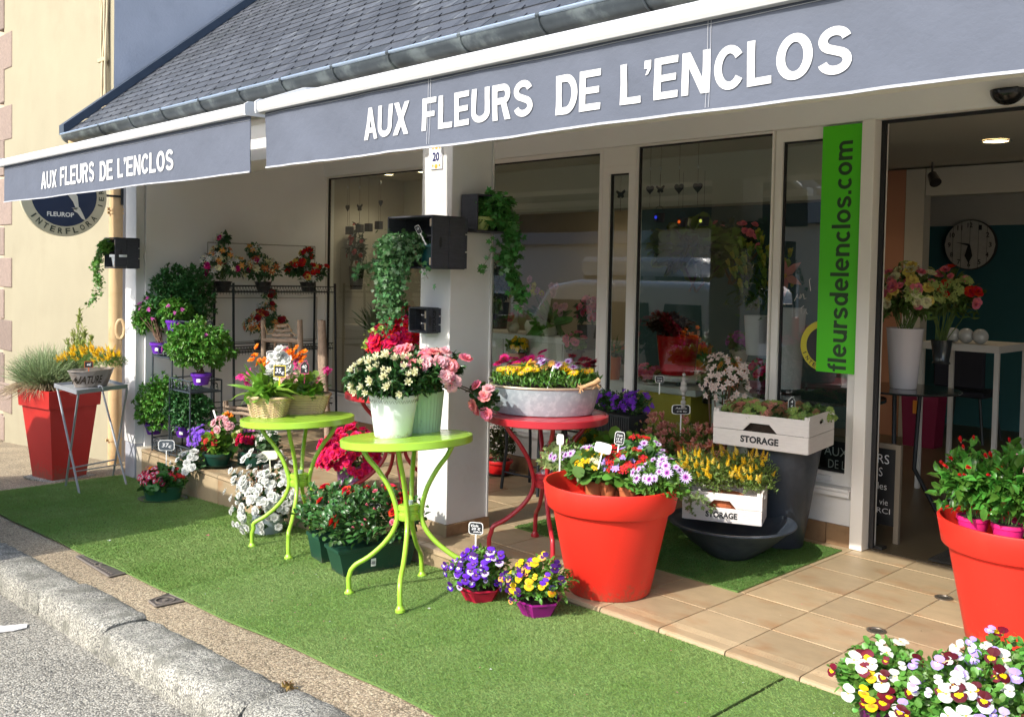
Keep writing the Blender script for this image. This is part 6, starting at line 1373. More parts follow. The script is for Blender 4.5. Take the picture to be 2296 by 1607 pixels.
for i, (px, py, rx) in enumerate(((1470, 992, .15), (1535, 1003, .15), (1580, 1012, .10))):
    e = PY(px, py, 4.76+.04*i); bs = Vector((e.x, e.y, .426)); t = plant_thing('potted_azalea', ['salmon budded azalea, the left one behind the red pot', 'salmon budded azalea, the middle one behind the red pot with a wide price tag', 'salmon budded azalea, the small one touching the yellow broom'][i], 'potted plant', bs)
    potmesh(t, .05, .07, .10, terracotta); soilmesh(t, .06, .09)
    sf = foliage(t, e, (rx*1.1, rx*.8, .14), 360, LEAF, .045, .42, Lolive, seed=i+40, rosette=5, zmin=-.7); scatter(sf, 40, sb, t, .034, 'bud', zm=-.3, out=1.05, sj=.35)
price_tag('wide black price tag over the salmon budded azaleas', 1527, 918, 21, 11, p=PY(1527, 918, 4.76), text=[('Azalée', 0, .3, 1.2, .35), ('(15 €)', .05, -.4, 1.0, .4)], stake=.13, yaw=.75)
# black metal stool behind red table with small plant in red pot beside it
st3 = stand('black metal stool with splayed legs behind the red table', Vector((-4.66, 4.80, 0)), .34, .3, .50, R_(3), scroll=False, name='metal_stool', cat='stool')
b = MB(); b.tube([(-.15, -.14, .12), (.16, -.14, .12)], .007, 6); b.tube([(-.15, .14, .12), (.16, .14, .12)], .007, 6); b.build('foot_rail', ironblack, st3)
cK = PZ(1118, 1062); t = plant_thing('potted_plant', 'small dark leaved plant in a red pot beside the pillar base', 'potted plant', cK)
b = MB(); b.lathe([(.001, .002), (.10, .002), (.13, .02), (.12, .02), (.09, .01)], 24); b.build('saucer', blackplastic, t); potmesh(t, .075, .095, .10, mat('pot_red', (.50, .01, .01), .4), z=.01); soilmesh(t, .09, .10)
e = Vector((cK.x, cK.y, zat(cK.x, cK.y, 995))); sf = foliage(t, e, (.13, .12, .16), 240, LEAF, .05, .42, leafm('bronze', (.05, .07, .02)), seed=77, zmin=-.8); scatter(sf, 8, F('bud', 'dipla', Rd, Pk2), t, .02, 'bud', zm=.2)
# string of grey beads in front of the window
bp = PY(1533, 868, 4.75); t = thing('bead_string', 'vertical string of grey wooden beads hanging before the large window', 'ornament', bp)
for k, (dy, r_) in enumerate(((-28, 4), (-18, 5), (-8, 7), (3, 9), (14, 5), (24, 4), (34, 6), (44, 5))):
    z = PY(1533, 868+dy, 4.75).z-bp.z; rr = size(r_, bp); b = MB(); b.lathe([(rr*math.sin(a), z-rr*math.cos(a)) for a in np.linspace(0.01, 3.13, 7)], 12); b.build('bead', mat('bead_grey', (.40, .38, .36), .7), t, smooth=True)
b = MB(); b.tube([(0, 0, -.15), (0, 0, .12)], .0015, 4); b.build('cord', barkm, t)
# pink-white flowering jasmine bush by the window
e = PY(1625, 855, 4.9); t = plant_thing('potted_jasmine', 'tall plant with small white starry flowers standing by the large window', 'potted plant', Vector((e.x, e.y, 0)))
potmesh(t, .09, .12, .2, blackplastic); stems(t, Vector((e.x, e.y, .2)), [e+Vector(d*.1) for d in rdirs(10, 0)], .005, barkm)
sf = foliage(t, e, (.15, .12, .16), 170, LEAF, .035, .4, Ldark, seed=88, zmin=-.8); scatter(sf, 80, F('star', 'whites', ptl('dusty_white', (.72, .60, .55)), Brn), t, .022, zm=-.7, out=1.05)

# ================================================================== CRATES ON THE PILLAR, IVY
def boxcrate(label, c, w_, d_, h_, m_, slats=True, txt=None, back=True):
    """open-fronted crate lying on its side; opening towards -Y"""
    t = thing('wall_crate', label, 'crate', c); th = .010
    def pan(name, *a): b = MB(); b.box(*a, .0015); return b.build(name, m_, t)
    for k in range(2):
        y0 = -d_/2+k*d_/2+.001; y1 = y0+d_/2-.002; zz = .004 if k else 0
        pan('top_board', -w_/2, w_/2, y0, y1, h_/2-th, h_/2); pan('bottom_board', -w_/2, w_/2, y0, y1, -h_/2, -h_/2+th)
        pan('side_board', w_/2-th, w_/2+zz*.5, y0, y1, -h_/2+th+.001, h_/2-th-.001); pan('side_board', -w_/2, -w_/2+th, y0, y1, -h_/2+th+.001, h_/2-th-.001)
    for k in range(3): z0 = -h_/2+k*h_/3; pan('back_board', -w_/2, w_/2+.008, d_/2, d_/2+.008, z0+.004, z0+h_/3-.004)
    b = MB(); b.T = Matrix.Rotation(math.pi/2, 4, 'Y'); b.lathe([(.001, w_/2+.0012), (.030, w_/2+.0012)], 18, sx=1, sy=.32, c=(0, -d_*.25, 0)); b.build('hand_hole', blackplastic, t)
    for sz in (-1, 1): b = MB(); b.box(w_/2-th-.016, w_/2-th-.001, -d_/2+.004, -d_/2+.020, sz*(h_/2-.04)-.02, sz*(h_/2-.04)+.02); b.build('corner_batten', wood_inside, t)
    return t
# big crate: right front edge at px 978 ; depth goes back to the pillar face
Yf, Yb = 3.28, 3.52
xr = (PY(978, 540, Yf).x+PY(1034, 540, Yb).x)/2
zt, zb_ = PY(978, 481, Yf).z, PY(978, 603, Yf).z; xl = PY(868, 540, Yf).x
cK1 = Vector(((xl+xr)/2, (Yf+Yb)/2, (zt+zb_)/2)); boxcrate('large dark grey crate fixed to the pillar front with ivy spilling out', cK1, xr-xl, Yb-Yf, zt-zb_, crate_dark)
t = plant_thing('hanging_ivy', 'long ivy in a teal pot cascading from the large crate on the pillar', 'ivy', cK1+Vector((.05, 0, -(zt-zb_)/2+.01)))
potmesh(t, .055, .07, .13, mat('teal_pot', (.01, .10, .10), .3)); soilmesh(t, .06, .12)
ivl = leafm('ivy', (.06, .16, .05), tr=.2); e = cK1+Vector((-.02, -.07, -.01)); sf = foliage(t, e, (.13, .08, .07), 240, IVY, .030, 1.0, ivl, seed=3, zmin=-1, up=0)
for (x_, y1_, n_) in ((880, 620, 120), (900, 640, 120), (868, 690, 190), (885, 715, 200), (862, 745, 130), (893, 700, 150), (850, 660, 90), (915, 610, 60), (840, 640, 60), (960, 625, 24), (872, 560, 80), (905, 560, 80)):
    p0 = PY((x_+885)/2, 540, 3.24); p2 = PY(x_, y1_, 3.22); vine(t, [p0, (p0+p2)/2+Vector((.01, -.02, 0)), p2], n_, .030, ivl, .024)
vine(t, [PY(850, 600, 3.22), PY(815, 590, 3.2), PY(800, 620, 3.2)], 26, .03, ivl, .012); vine(t, [PY(860, 730, 3.2), PY(825, 755, 3.2), PY(815, 775, 3.2)], 18, .024, Llime, .012)
price_tag('small tilted black tag stuck in the ivy of the large crate', 938, 515, 6, 10, p=PY(938, 515, 3.26), text=[('12', 0, .2, .8, .4)], stake=.07, roll=-.5)
# small storage crate
Yf, Yb = 3.44, 3.53; zt, zb_ = PY(955, 690, Yf).z, PY(955, 748, Yf).z; xr = PY(957, 720, Yf).x; xl = PY(915, 720, Yf).x
cK2 = Vector(((xl+xr)/2, (Yf+Yb)/2, (zt+zb_)/2)); tk = boxcrate('small dark grey crate with vertical STORAGE lettering low on the pillar', cK2, xr-xl, Yb-Yf, zt-zb_, crate_dark)
place_text('lettering', 'STORAGE', ((xr-xl)/2+.0035, .02, -(zt-zb_)*.42), (0, 0, 1), (0, -1, 0), (zt-zb_)*.84, .026, mat('crate_ink', (.008, .008, .01), .8), tk, bold=.04, off=.001)
# crate on the right face of the pillar
c3 = PX(1085, 470, -4.02); zt, zb_ = PX(1085, 425, -4.02).z, PX(1085, 515, -4.02).z
t = thing('wall_crate', 'grey crate on the shaded side of the pillar with a pale green ivy pot', 'crate', (-4.115, 0, 0)); 
ya, yb_ = PX(1030, 470, -4.115).y, PX(1137, 470, -4.115).y
ya = 3.60; yb_ = 3.60+.26; x0, x1 = -4.113, -3.98; za, zb2 = PX(1030, 517, -3.98).z, PX(1030, 430, -3.98).z
def pan(name, *a): b = MB(); b.T = Matrix.Translation(-Vector(t.location)); b.box(*a, .0015); return b.build(name, crate_dark, t)
pan('bottom_board', x0, x1, ya, yb_, za, za+.01); pan('top_board', x0, x1, ya, yb_, zb2-.01, zb2); pan('side_board', x0, x1, ya, ya+.01, za+.011, zb2-.011); pan('side_board', x0, x1, yb_-.01, yb_, za+.011, zb2-.011); pan('back_board', x0-.004, x0+.004, ya, yb_, za, zb2)
cI = Vector((-4.035, 3.68, za+.012)); t = plant_thing('hanging_ivy', 'ivy in a pale green pot trailing from the crate on the side of the pillar', 'ivy', cI); potmesh(t, .04, .06, .075, mat('pale_green_pot', (.42, .48, .16), .4)); soilmesh(t, .05, .07)
ivb = leafm('ivy_bright', (.07, .24, .05), tr=.2, rough=.3); q = Vector((-3.99, 3.74, 0)); q.z = zat(q.x, q.y, 470); foliage(t, q, (.10, .13, .10), 420, IVY, .042, 1.0, ivb, seed=5, zmin=-1, up=0)
def P3(px, py): return PX(px, py, -3.96)
vine(t, [P3(1120, 470), P3(1145, 520), P3(1140, 590), P3(1160, 640), P3(1172, 680)], 200, .042, ivb, .018); vine(t, [P3(1115, 480), P3(1150, 510), P3(1150, 560), P3(1135, 600)], 150, .042, ivb, .026); vine(t, [P3(1100, 520), P3(1105, 560), P3(1085, 595), P3(1082, 612)], 12, .03, ivb, .006)
# crate on the corner post
Yf, Yb = 3.06, 3.25; zt, zb_ = PY(258, 532, Yf).z, PY(258, 602, Yf).z; xr = PY(258, 560, Yf).x; xl = xr-.22
cK3 = Vector(((xl+xr)/2, (Yf+Yb)/2, (zt+zb_)/2)); boxcrate('dark grey crate on the white corner post with ivy hanging by the yellow wall', cK3, xr-xl, Yb-Yf, zt-zb_, crate_dark)
b = MB()
t = plant_thing('hanging_ivy', 'ivy in a white pot hanging from the crate on the corner post', 'ivy', cK3+Vector((.04, -.03, -(zt-zb_)/2+.012))); potmesh(t, .05, .065, .10, whitepot)
foliage(t, PY(238, 552, 3.04), (.07, .06, .06), 130, IVY, .03, 1, Lmid, seed=6, zmin=-1, up=0)
for (xx, y1_, n_) in ((222, 640, 110), (215, 680, 100), (228, 660, 70), (212, 600, 70)): vine(t, [PY(235, 545, 3.04), PY((xx+225)/2-5, 590, 3.02), PY(xx, y1_, 3.02)], n_, .026, Lmid, .014)
vine(t, [PY(212, 670, 3.02), PY(200, 680, 3.02), PY(193, 692, 3.02)], 12, .028, Lmid, .008)

# ================================================================== LEFT: tall planter, tray table, zinc trough
cR = PG(104, 1085); pL, pR = PG(75, 1068), PG(200, 1072)
ctr = Vector((-8.42, 2.99, 0)); ctr = (PG(68, 1066)+PG(200, 1068))/2; ctr.z = g(ctr.x)+.004
t = plant_thing('tall_planter', 'tall square red planter with ornamental grass against the yellow wall', 'planter', ctr); 
rotp = R_(12); hP = .0
topz = zat(ctr.x, ctr.y, 868)-ctr.z
b = MB(); b.T = Matrix.Rotation(rotp, 4, 'Z'); a0, a1, a2 = .155, .215, .235
def sq(a, z): return [(-a, -a, z), (a, -a, z), (a, a, z), (-a, a, z)]
b.add(sq(a0, 0)+sq(a1, topz*.80)+sq(a2, topz*.805)+sq(a2+.008, topz)+sq(a2-.012, topz)+sq(a1-.012, topz*.9), [(3, 2, 1, 0)]+[(i*4+j, i*4+(j+1) % 4, (i+1)*4+(j+1) % 4, (i+1)*4+j) for i in range(5) for j in range(4)]+[(20, 21, 22, 23)]); b.build('planter', redplanter, t)
gr = leafm('festuca', (.26, .34, .16), rough=.6, island=.45); q = ctr+Vector((-.08, -.03, topz-.02)); k = 2600; d = rdirs(k, .0); b = Bag()
hpx = size(75, q); 
b.add(inst(BLADE, np.array(q-ctr)+d*[.10, .10, .02], unit(d+[0, 0, .55]+rng.normal(size=(k, 3))*.15), unit(rng.normal(size=(k, 3))+[0, 0, .6]), rng.uniform(.22, .42, k), .006)); link('grass_tuft', b.mesh('grass', [gr]), t, 'stuff')
k = 500; d = rdirs(k, -.5); b = Bag(); b.add(inst(BLADE, np.array(q-ctr)+d*[.16, .16, .05]+[-.02, -.06, .05], unit(d*[1, 1, .2]+[0, 0, -.35]), unit(rng.normal(size=(k, 3))+[0, 0, .6]), rng.uniform(.14, .26, k), .006)); link('dry_grass', b.mesh('drygrass', [leafm('dry_grass', (.42, .34, .20), rough=.7)]), t, 'stuff')
# golden conifer behind
q = PY(178, 780, ctr.y+.15); t2 = plant_thing('dwarf_conifer', 'feathery yellow green conifer rising behind the grass in the tall red planter', 'shrub', (q.x, q.y, ctr.z+topz-.05)); cn = leafm('conifer', (.30, .36, .08), island=.3); b = Bag()
for (px, py, w_) in ((178, 698, .05), (165, 745, .05), (190, 745, .045), (150, 765, .035), (205, 760, .035), (178, 760, .08)):
    tip = PY(px, py, q.y)-Vector(t2.location); k = 200; u = rng.random(k)**.8; P = np.array(tip)[None]*u[:, None]+rng.normal(size=(k, 3))*[w_*.6, w_*.6, .012]*(1.15-u)[:, None]
    b.add(inst(LEAF, P, unit(rng.normal(size=(k, 3))*.35+[0, 0, 1.0]), unit(rng.normal(size=(k, 3))), .05, .009))
link('foliage', b.mesh('conifer', [cn]), t2, 'stuff')
b = MB(); b.tube([(0, 0, 0), (0, 0, .2)], .006, 5); b.build('trunk', barkm, t2)
# stone slab under the planter
b = MB(); b.T = Matrix.Rotation(rotp, 4, 'Z'); b.box(-.22, .20, -.20, .22, -.02, .003, .004); tt = thing('stone_slab', 'flat granite slab under the tall red planter', 'slab', ctr); b.build('slab', granite, tt)
# folding tray table
zT = zat(-7.86, 2.95, 862); 
A = [PZ(122, 870, zT-.0), PZ(172, 884, zT), PZ(285, 870, zT), PZ(232, 858, zT)]
f1_, f2_, f3_, f4_ = PG(178, 1107), PG(147, 1091), PG(284, 1088), PG(253, 1068)
ct = (f1_+f2_+f3_+f4_)/4; zT = zat(ct.x, ct.y, 868); A = [PZ(122, 866, zT), PZ(172, 882, zT), PZ(285, 868, zT), PZ(236, 854, zT)]
t = thing('folding_tray_table', 'grey metal folding table with crossed legs beside the tall red planter', 'table', ct); o = ct
silver = mat('silver_paint', (.40, .42, .45), .4, metal=.5, var=.06)
b = MB(); b.poly([p-o for p in A], (0, 0, .006)); b.build('tray', silver, t)
b = MB()
for i in range(4):
    p, q = A[i]-o, A[(i+1) % 4]-o; dd = (q-p).normalized(); n_ = Vector((-dd.y, dd.x, 0))*.003; b.poly([p-n_-Vector((0, 0, .008)), q-n_-Vector((0, 0, .008)), q-n_+Vector((0, 0, .025)), p-n_+Vector((0, 0, .025))], n_*2)
b.build('tray_edge', silver, t)
for (top, bot) in ((A[0].lerp(A[3], .05), f1_), (A[1].lerp(A[2], .03), f2_), (A[3].lerp(A[0], .1), f3_), (A[2], f4_)):
    b = MB(); b.tube([top-o-Vector((0, 0, .008)), bot-o], .009, 6); b.build('leg', silver, t)
b = MB(); b.tube([f2_.lerp(A[1], .2)-o, f4_.lerp(A[2], .2)-o], .007, 6); b.tube([f1_.lerp(A[0], .2)-o, f3_.lerp(A[3], .2)-o], .005, 6); b.build('crossbar', silver, t)
b = MB(); m1 = (A[1]+A[2])/2-o; b.tube([m1+Vector((-.04, -.012, .0)), m1+Vector((-.035, -.02, .035)), m1+Vector((.03, -.02, .04)), m1+Vector((.04, -.012, .01))], .004, 6); b.build('handle', silver, t)
cZ2 = (A[0]+A[1]+A[2]+A[3])/4; t = plant_thing('zinc_planter', 'worn zinc trough lettered NATURE with yellow flowers on the grey folding table', 'planter', cZ2+Vector((0, 0, .008)))
ux = (A[2]-A[1]).normalized(); ra = math.atan2(ux.y, ux.x); M = Matrix.Rotation(ra, 4, 'Z'); wz = mat('worn_zinc', (.36, .32, .28), .6, metal=.25, var=.2, vscale=14, col2=(.20, .15, .11), c2lo=.5, c2hi=.65, c2scale=9)
hz = .13; b = MB(); b.T = M; b.lathe([(.001, .002), (.72, .002), (1, hz), (1.05, hz+.003), (1.03, hz+.008), (.97, hz), (.9, hz-.02), (.001, hz-.018)], 32, sx=.20, sy=.12); b.build('trough', wz, t, smooth=True)
def natp(p): return p
wp0 = M @ Vector((-.185, -.085, .03)); 
def warpn(p):
    l = M.inverted() @ Vector(p); u = max(-.17, min(.17, l.x)); sc = .72+.28*l.z/hz; y = -.12*sc*math.sqrt(max(0, 1-(u/(.20*sc))**2))-.0015; return M @ Vector((l.x, y, l.z))
place_text('lettering', 'NATURE', wp0, M.to_3x3() @ Vector((1, 0, 0)), (0, 0, 1), .20, .065, mat('faded_ink', (.05, .035, .02), .9), t, bold=.02, off=0, warp=warpn, cells=14)
for k, (px, py, w_) in enumerate(((150, 815, .07), (175, 800, .08), (210, 795, .09), (245, 800, .07), (195, 810, .1), (230, 812, .1), (262, 812, .05))):
    q = PY(px, py, cZ2.y+random.uniform(-.04, .04)); sf = foliage(t, q, (w_, .08, .055), 240, LEAF, .028, .14, leafm('ferny', (.16, .28, .05)), seed=k, zmin=-.6, up=.8)
    scatter(sf, 15 if px not in (195, 230) else 6, F('plume', 'yellows', Yp, ptl('sun_yellow', (.90, .68, .02))), t, .052, zm=.15, out=1.0, name='flower_spike', face=(0, -.3, 1))
price_tag('tiny orange framed black tag in the yellow flowers of the zinc trough', 199, 817, 9, 7, p=PY(199, 817, cZ2.y-.10), text=[('4€', 0, 0, 1, .8)], shape='square', edge=mat('orange_frame', (.7, .12, .02), .5), stake=.03, yaw=1.1)

# ================================================================== SIDE WALL: wrought iron rack with azalea bushes
rkA, rkB = PZ(423, 1040), PZ(303, 985)
x0r, x1r, y0r, y1r = -7.66, -6.98, 3.36, 3.62
t = thing('plant_rack', 'three tier scrolled wrought iron rack of green bushes on the step', 'rack', (x0r, y0r, 0)); o = Vector((x0r, y0r, 0)); W_, D_ = x1r-x0r, y1r-y0r
# stepped tiers: low one in front, high one at the back left
def tier(xa, xb, ya, yb, z, hr=.09):
    b = MB(); 
    for (p, q) in (((xa, ya), (xb, ya)), ((xb, ya), (xb, yb)), ((xb, yb), (xa, yb)), ((xa, yb), (xa, ya))):
        for zz in (z, z+hr): b.tube([(p[0], p[1], zz), (q[0], q[1], zz)], .0055, 5)
    fr = b.build('tier_frame', ironblue, t)
    b = MB(); nb = int((xb-xa)/.03)
    for k in range(nb): x = xa+(xb-xa)*(k+.5)/nb; b.tube([(x, ya, z), (x, yb, z)], .0025, 4)
    b.build('tier_bars', ironblue, fr)
    b = MB()
    for (p, q) in (((xa, ya), (xb, ya)), ((xb, ya), (xb, yb))):
        L_ = math.dist(p, q); n = max(2, int(L_/.11)); dx, dy = (q[0]-p[0])/L_, (q[1]-p[1])/L_
        for k in range(n):
            c0 = (k+.5)*L_/n
            for sg in (-1, 1): b.tube([(p[0]+dx*(c0+sg*(.022-.018*(1-u/6)*math.cos(u))), p[1]+dy*(c0+sg*(.022-.018*(1-u/6)*math.cos(u))), z+hr/2+.03*(1-u/7)*math.sin(u)*sg) for u in np.linspace(0, 6, 14)], .0028, 4)
            b.tube([(p[0]+dx*(c0+.035*math.cos(a)), p[1]+dy*(c0+.035*math.cos(a)), z+.012+.065*math.sin(a)) for a in np.linspace(0, math.pi, 9)], .0028, 4)
    b.build('scrollwork', ironblue, fr)
H1, H2, H3 = zat(-7.0, 3.4, 870), zat(-7.5, 3.45, 800)-.02, zat(-7.45, 3.55, 752)
H1 = zat(-6.98, 3.36, 882); H2 = zat(-7.66, 3.36, 797); H3 = zat(-7.3, 3.5, 745)
tier(0, W_, 0, D_, .02); tier(W_*.47, W_, 0, D_, H1); tier(0, W_*.45, 0, D_, H2); tier(W_*.28, W_*.75, D_*.3, D_, H3)
for (x, y, h_) in ((0, 0, H2+.09), (W_, 0, H1+.09), (W_, D_, H1+.09), (0, D_, H2+.09), (W_*.47, 0, H1+.09), (W_*.28, D_*.3, H3+.09), (W_*.75, D_, H3+.09), (W_*.47, D_, H1+.09)):
    b = MB(); b.tube([(x, y, 0), (x, y, h_)], .007, 6); b.build('post', ironblue, t)
Lbush = leafm('bush', (.11, .30, .04), rough=.4, tr=.25)
def bush(label, px, py, hw, hh, Y, potpx, potpy, seed, n=900, fls=None, lm=Lbush):
    hw *= 1.04; hh *= 1.04; n = int(n*1.5); fls = (fls or 0)//2
    q = PY(px, py, Y); pp = PY(potpx, potpy, Y-.02); t = plant_thing('potted_bush', label, 'potted bush', pp); r = .085
    b = MB(); b.lathe([(.052, 0), (.070, .065), (.078, .067), (.079, .09), (.072, .09), (.068, .07)], 28, capb=True); b.build('pot', purplepot, t, smooth=True); soilmesh(t, .068, .082)
    b = MB(); b.T = Matrix.Rotation(.8, 4, 'Z'); b.box(-.015, .015, -.068, -.066, .025, .05); b.build('pot_label', signwhite, t)
    sf = foliage(t, q, (size(hw, q), size(hw, q)*.9, size(hh, q)), int(n*2.4), LEAF, .050, .36, lm, seed=seed, shell=.5, zmin=-.9, rosette=6, amp=.16, up=.4)
    b = MB(); o_ = pp; b.tube([Vector((0, 0, .09)), (q-pp)*.5+Vector((.01, 0, .0)), (q-pp)], .008, 6); b.build('trunk', barkm, t)
    stems(t, pp+Vector((0, 0, .09)), [q+Vector(d*size(hw, q)*.7) for d in rdirs(12, -.2)], .003, barkm)
    if fls: scatter(sf, fls, F('star3', 'hebe', ptl('hebe_pink', (.50, .08, .38)), Pk2), t, .022, zm=-.7, out=1.05)
    return t
bush('largest round dark green bush on top of the iron rack', 408, 668, 78, 74, 3.62, 402, 738, 1, 1300, None, leafm('bush_dark', (.045, .16, .04), tr=.2))
bush('bright green round bush on the front tier of the iron rack', 447, 775, 78, 52, 3.44, 451, 862, 2, 1300, 6)
bush('green bush low on the left side of the iron rack', 362, 905, 58, 58, 3.44, 345, 972, 3, 800, 0)
bush('green bush under the front tier of the iron rack', 425, 915, 52, 46, 3.50, 412, 978, 4, 650, 0, leafm('bush_dark', (.045, .16, .04), tr=.2))
bush('small pink flowered bush at the upper left of the iron rack', 332, 712, 36, 40, 3.42, 358, 792, 5, 380, 12)
bush('small pink flowered bush behind the upper tier of the rack', 395, 700, 38, 30, 3.46, 393, 742, 7, 300, 6)
# ---------------- black wire rack along the side wall with silk flower arrangements
XR0, XR1 = -7.86, -7.52
t = thing('wire_shelf_rack', 'long black wire shelf rack along the beige side wall', 'shelf rack', (XR1, 4, 0)); o = Vector(t.location)
def yz(px, py, X=XR1): p = PX(px, py, X); return p.y, p.z
sh = []
for (pl_, pr_, nm) in (((480, 655), (725, 655), 0), ((530, 790), (740, 782), 0), ((500, 925), (745, 905), 0)):
    ya_, za_ = yz(*pl_); yb_, zb_ = yz(*pr_); z = (za_+zb_)/2; ya_ = min(ya_, 3.98); yb_ = 5.02; sh.append(z)
    b = MB(); b.T = Matrix.Translation(-o)
    for X in (XR0, XR1):
        for zz in (z, z+.05): b.tube([(X, ya_, zz), (X, yb_, zz)], .0045, 5)
    for k in range(int((yb_-ya_)/.028)): y = ya_+k*.028; b.tube([(XR0, y, z+.002), (XR1, y, z+.002), (XR1, y+.014, z+.048)], .0018, 3, cap=False); b.tube([(XR1, y+.014, z+.048), (XR1, y+.028, z+.002), (XR1+.003, y+.028, z-.02)], .0018, 3, cap=False)
    b.tube([(XR0, ya_, z), (XR1, ya_, z)], .0045, 5); b.tube([(XR0, yb_, z), (XR1, yb_, z)], .0045, 5)
    b.build('wire_shelf', ironblack, t, 'stuff')
for X, y, dx in ((XR1, 5.03, .06), (XR0, 5.03, 0), (XR1, 4.0, .04), (XR0, 4.0, 0)):
    b = MB(); b.T = Matrix.Translation(-o); b.tube([(X+dx, y, 0), (X, y, sh[0]+.08)], .012, 6); b.build('post', ironblack, t)
cs_ = F('lily', 'creamsilk', Crm, Yp2); ws_ = F('lily', 'whitesilk', Wp, Yp); sil = [cs_, cs_, ws_, F('cup', 'creamcup', Crm, Yp2), F('lily', 'peachsilk', Apr, Yp), F('lily', 'salmonsilk', ptl('silk_orange', (.62, .20, .08)), Crm), F('rose', 'magsilk', Mg), F('lily', 'whitesilk', Wp, Yp)]
sil2 = [F('rose', 'red', Rd), F('lily', 'whitesilk', Wp, Yp), F('cup', 'yellowsilk', Yp2, Yp), F('cup', 'redsilk', Rd, Op)]
sil3 = [cs_, ws_, F('rose', 'dred', ptl('garnet', (.30, .01, .02))), F('lily', 'peachsilk', Apr, Yp), F('lily', 'creamsilk', Crm, Yp2), F('lily', 'salmonsilk', ptl('silk_orange', (.62, .20, .08)), Crm)]
for i, (label, pts, X, z, fl_, n, pw_) in enumerate((
    ('tall pyramid of cream, peach and magenta silk lilies, left on the top wire shelf', [(500, 535, .05), (495, 570, .08), (480, 590, .10), (500, 600, .13), (530, 600, .12)], -7.64, sh[0], sil, 46, 500),
    ('low arrangement of cream and pink silk flowers, middle of the top wire shelf', [(568, 560, .05), (585, 590, .09), (605, 605, .10), (575, 610, .1)], -7.64, sh[0], sil, 30, 590),
    ('red, white and yellow silk flowers at the right end of the top wire shelf', [(690, 570, .05), (675, 600, .09), (715, 610, .08), (695, 615, .1), (655, 605, .06)], -7.64, sh[0], sil2, 34, 690),
    ('tall dark red and peach silk arrangement on the middle wire shelf', [(605, 660, .04), (600, 690, .07), (595, 715, .10), (570, 730, .08), (625, 725, .07)], -7.64, sh[1], sil3, 40, 590))):
    yb0 = PX(pw_, 640, X).y; t = plant_thing('silk_arrangement', label, 'silk flowers', (X, yb0, z+.006))
    b = MB(); b.lathe([(.05, 0), (.075, .08), (.08, .085), (.07, .085), (.001, .08)], 16, capb=True); b.build('bowl', blackplastic, t)
    for j, (px, py, r_) in enumerate(pts):
        q = PX(px, py, X); sf = foliage(t, q, (r_, r_, r_*.8), 60, LEAF, .055, .5, leafm('silk_green', (.05, .14, .05), tr=.1), seed=j+i*9, zmin=-1); P_, N_ = sf(max(4, int(1.7*n*r_/sum(v[2] for v in pts))), -.6, 1.0, (.7, -.4, .3), .3)
        for p, nn in zip(P_, N_): put('flower', random.choice(fl_), t, p, nn, .035*random.uniform(.8, 1.15))
        stems(t, Vector(t.location)+Vector((0, 0, .07)), [q, q+Vector((0, .02, .03))], .0025)
# log ladder stand and log bench
LX = PZ(655, 1040); YL = 3.95
t = thing('log_plant_stand', 'rustic log plant stand with bark posts behind the wicker baskets', 'plant stand', (0, YL, 0))
def lp(px, py, Y=YL): p = PY(px, py, Y); return Vector((p.x, p.y-YL, p.z))
def log(name, p, q, r): b = MB(); n = 6; P = [Vector(p).lerp(Vector(q), k/n)+Vector((random.gauss(0, .002), random.gauss(0, .002), random.gauss(0, .002))) for k in range(n+1)]; b.tube(P, [r*random.uniform(.92, 1.08) for _ in P], 10); return b.build(name, logm, t, smooth=True)
log('post', lp(722, 717), lp(735, 990), .026); log('post', lp(820, 717), lp(828, 990), .028) if False else None
for (px, r) in ((722, .0), ): pass
a_, b_ = lp(720+0, 718), lp(814, 718)
t2 = t
log('post', lp(718, 716), lp(722, 960), .022); log('post', lp(672+140, 716) if False else lp(675, 716), lp(679, 960), .022) if False else None
log('post', lp(590, 717), lp(592, 960), .020); log('post', lp(672, 717), lp(676, 960), .022)
log('crosspiece', lp(592, 762), lp(672, 765), .018)
for k, (xa, xb, yy) in enumerate(((612, 655, 752), (617, 652, 741), (622, 646, 731))): log('log', lp(xa, yy, YL+.02), lp(xb, yy, YL+.02), .014)
log('back_post', lp(617, 765, YL+.2), lp(619, 950, YL+.2), .015); log('back_post', lp(650, 765, YL+.2), lp(652, 950, YL+.2), .015)
b = MB(); b.tube([lp(593, 728), lp(600, 750), lp(612, 747), lp(620, 728), lp(646, 727), lp(655, 745), lp(662, 752), lp(672, 748)], .0035, 5); b.build('rope', mat('jute_rope', (.48, .30, .15), .9), t)
t = thing('log_bench', 'low rustic bench of pale logs at the edge of the lime table with baskets', 'bench', (0, YL, 0)); Yb_ = 3.75
log('leg', lp(506, 898, 3.7), lp(508, 975, 3.7), .022); log('rail', lp(508, 912, 3.7), lp(585, 922, 3.7), .014); log('rail', lp(508, 922, 3.7), lp(585, 934, 3.7), .014); log('leg', lp(541, 930, 3.75), lp(542, 985, 3.75), .012); log('leg', lp(590, 905, 3.9), lp(590, 985, 3.9), .018)

# ================================================================== INSIDE THE SHOP
def p_in(px, py, Y): return PY(px, py, Y)
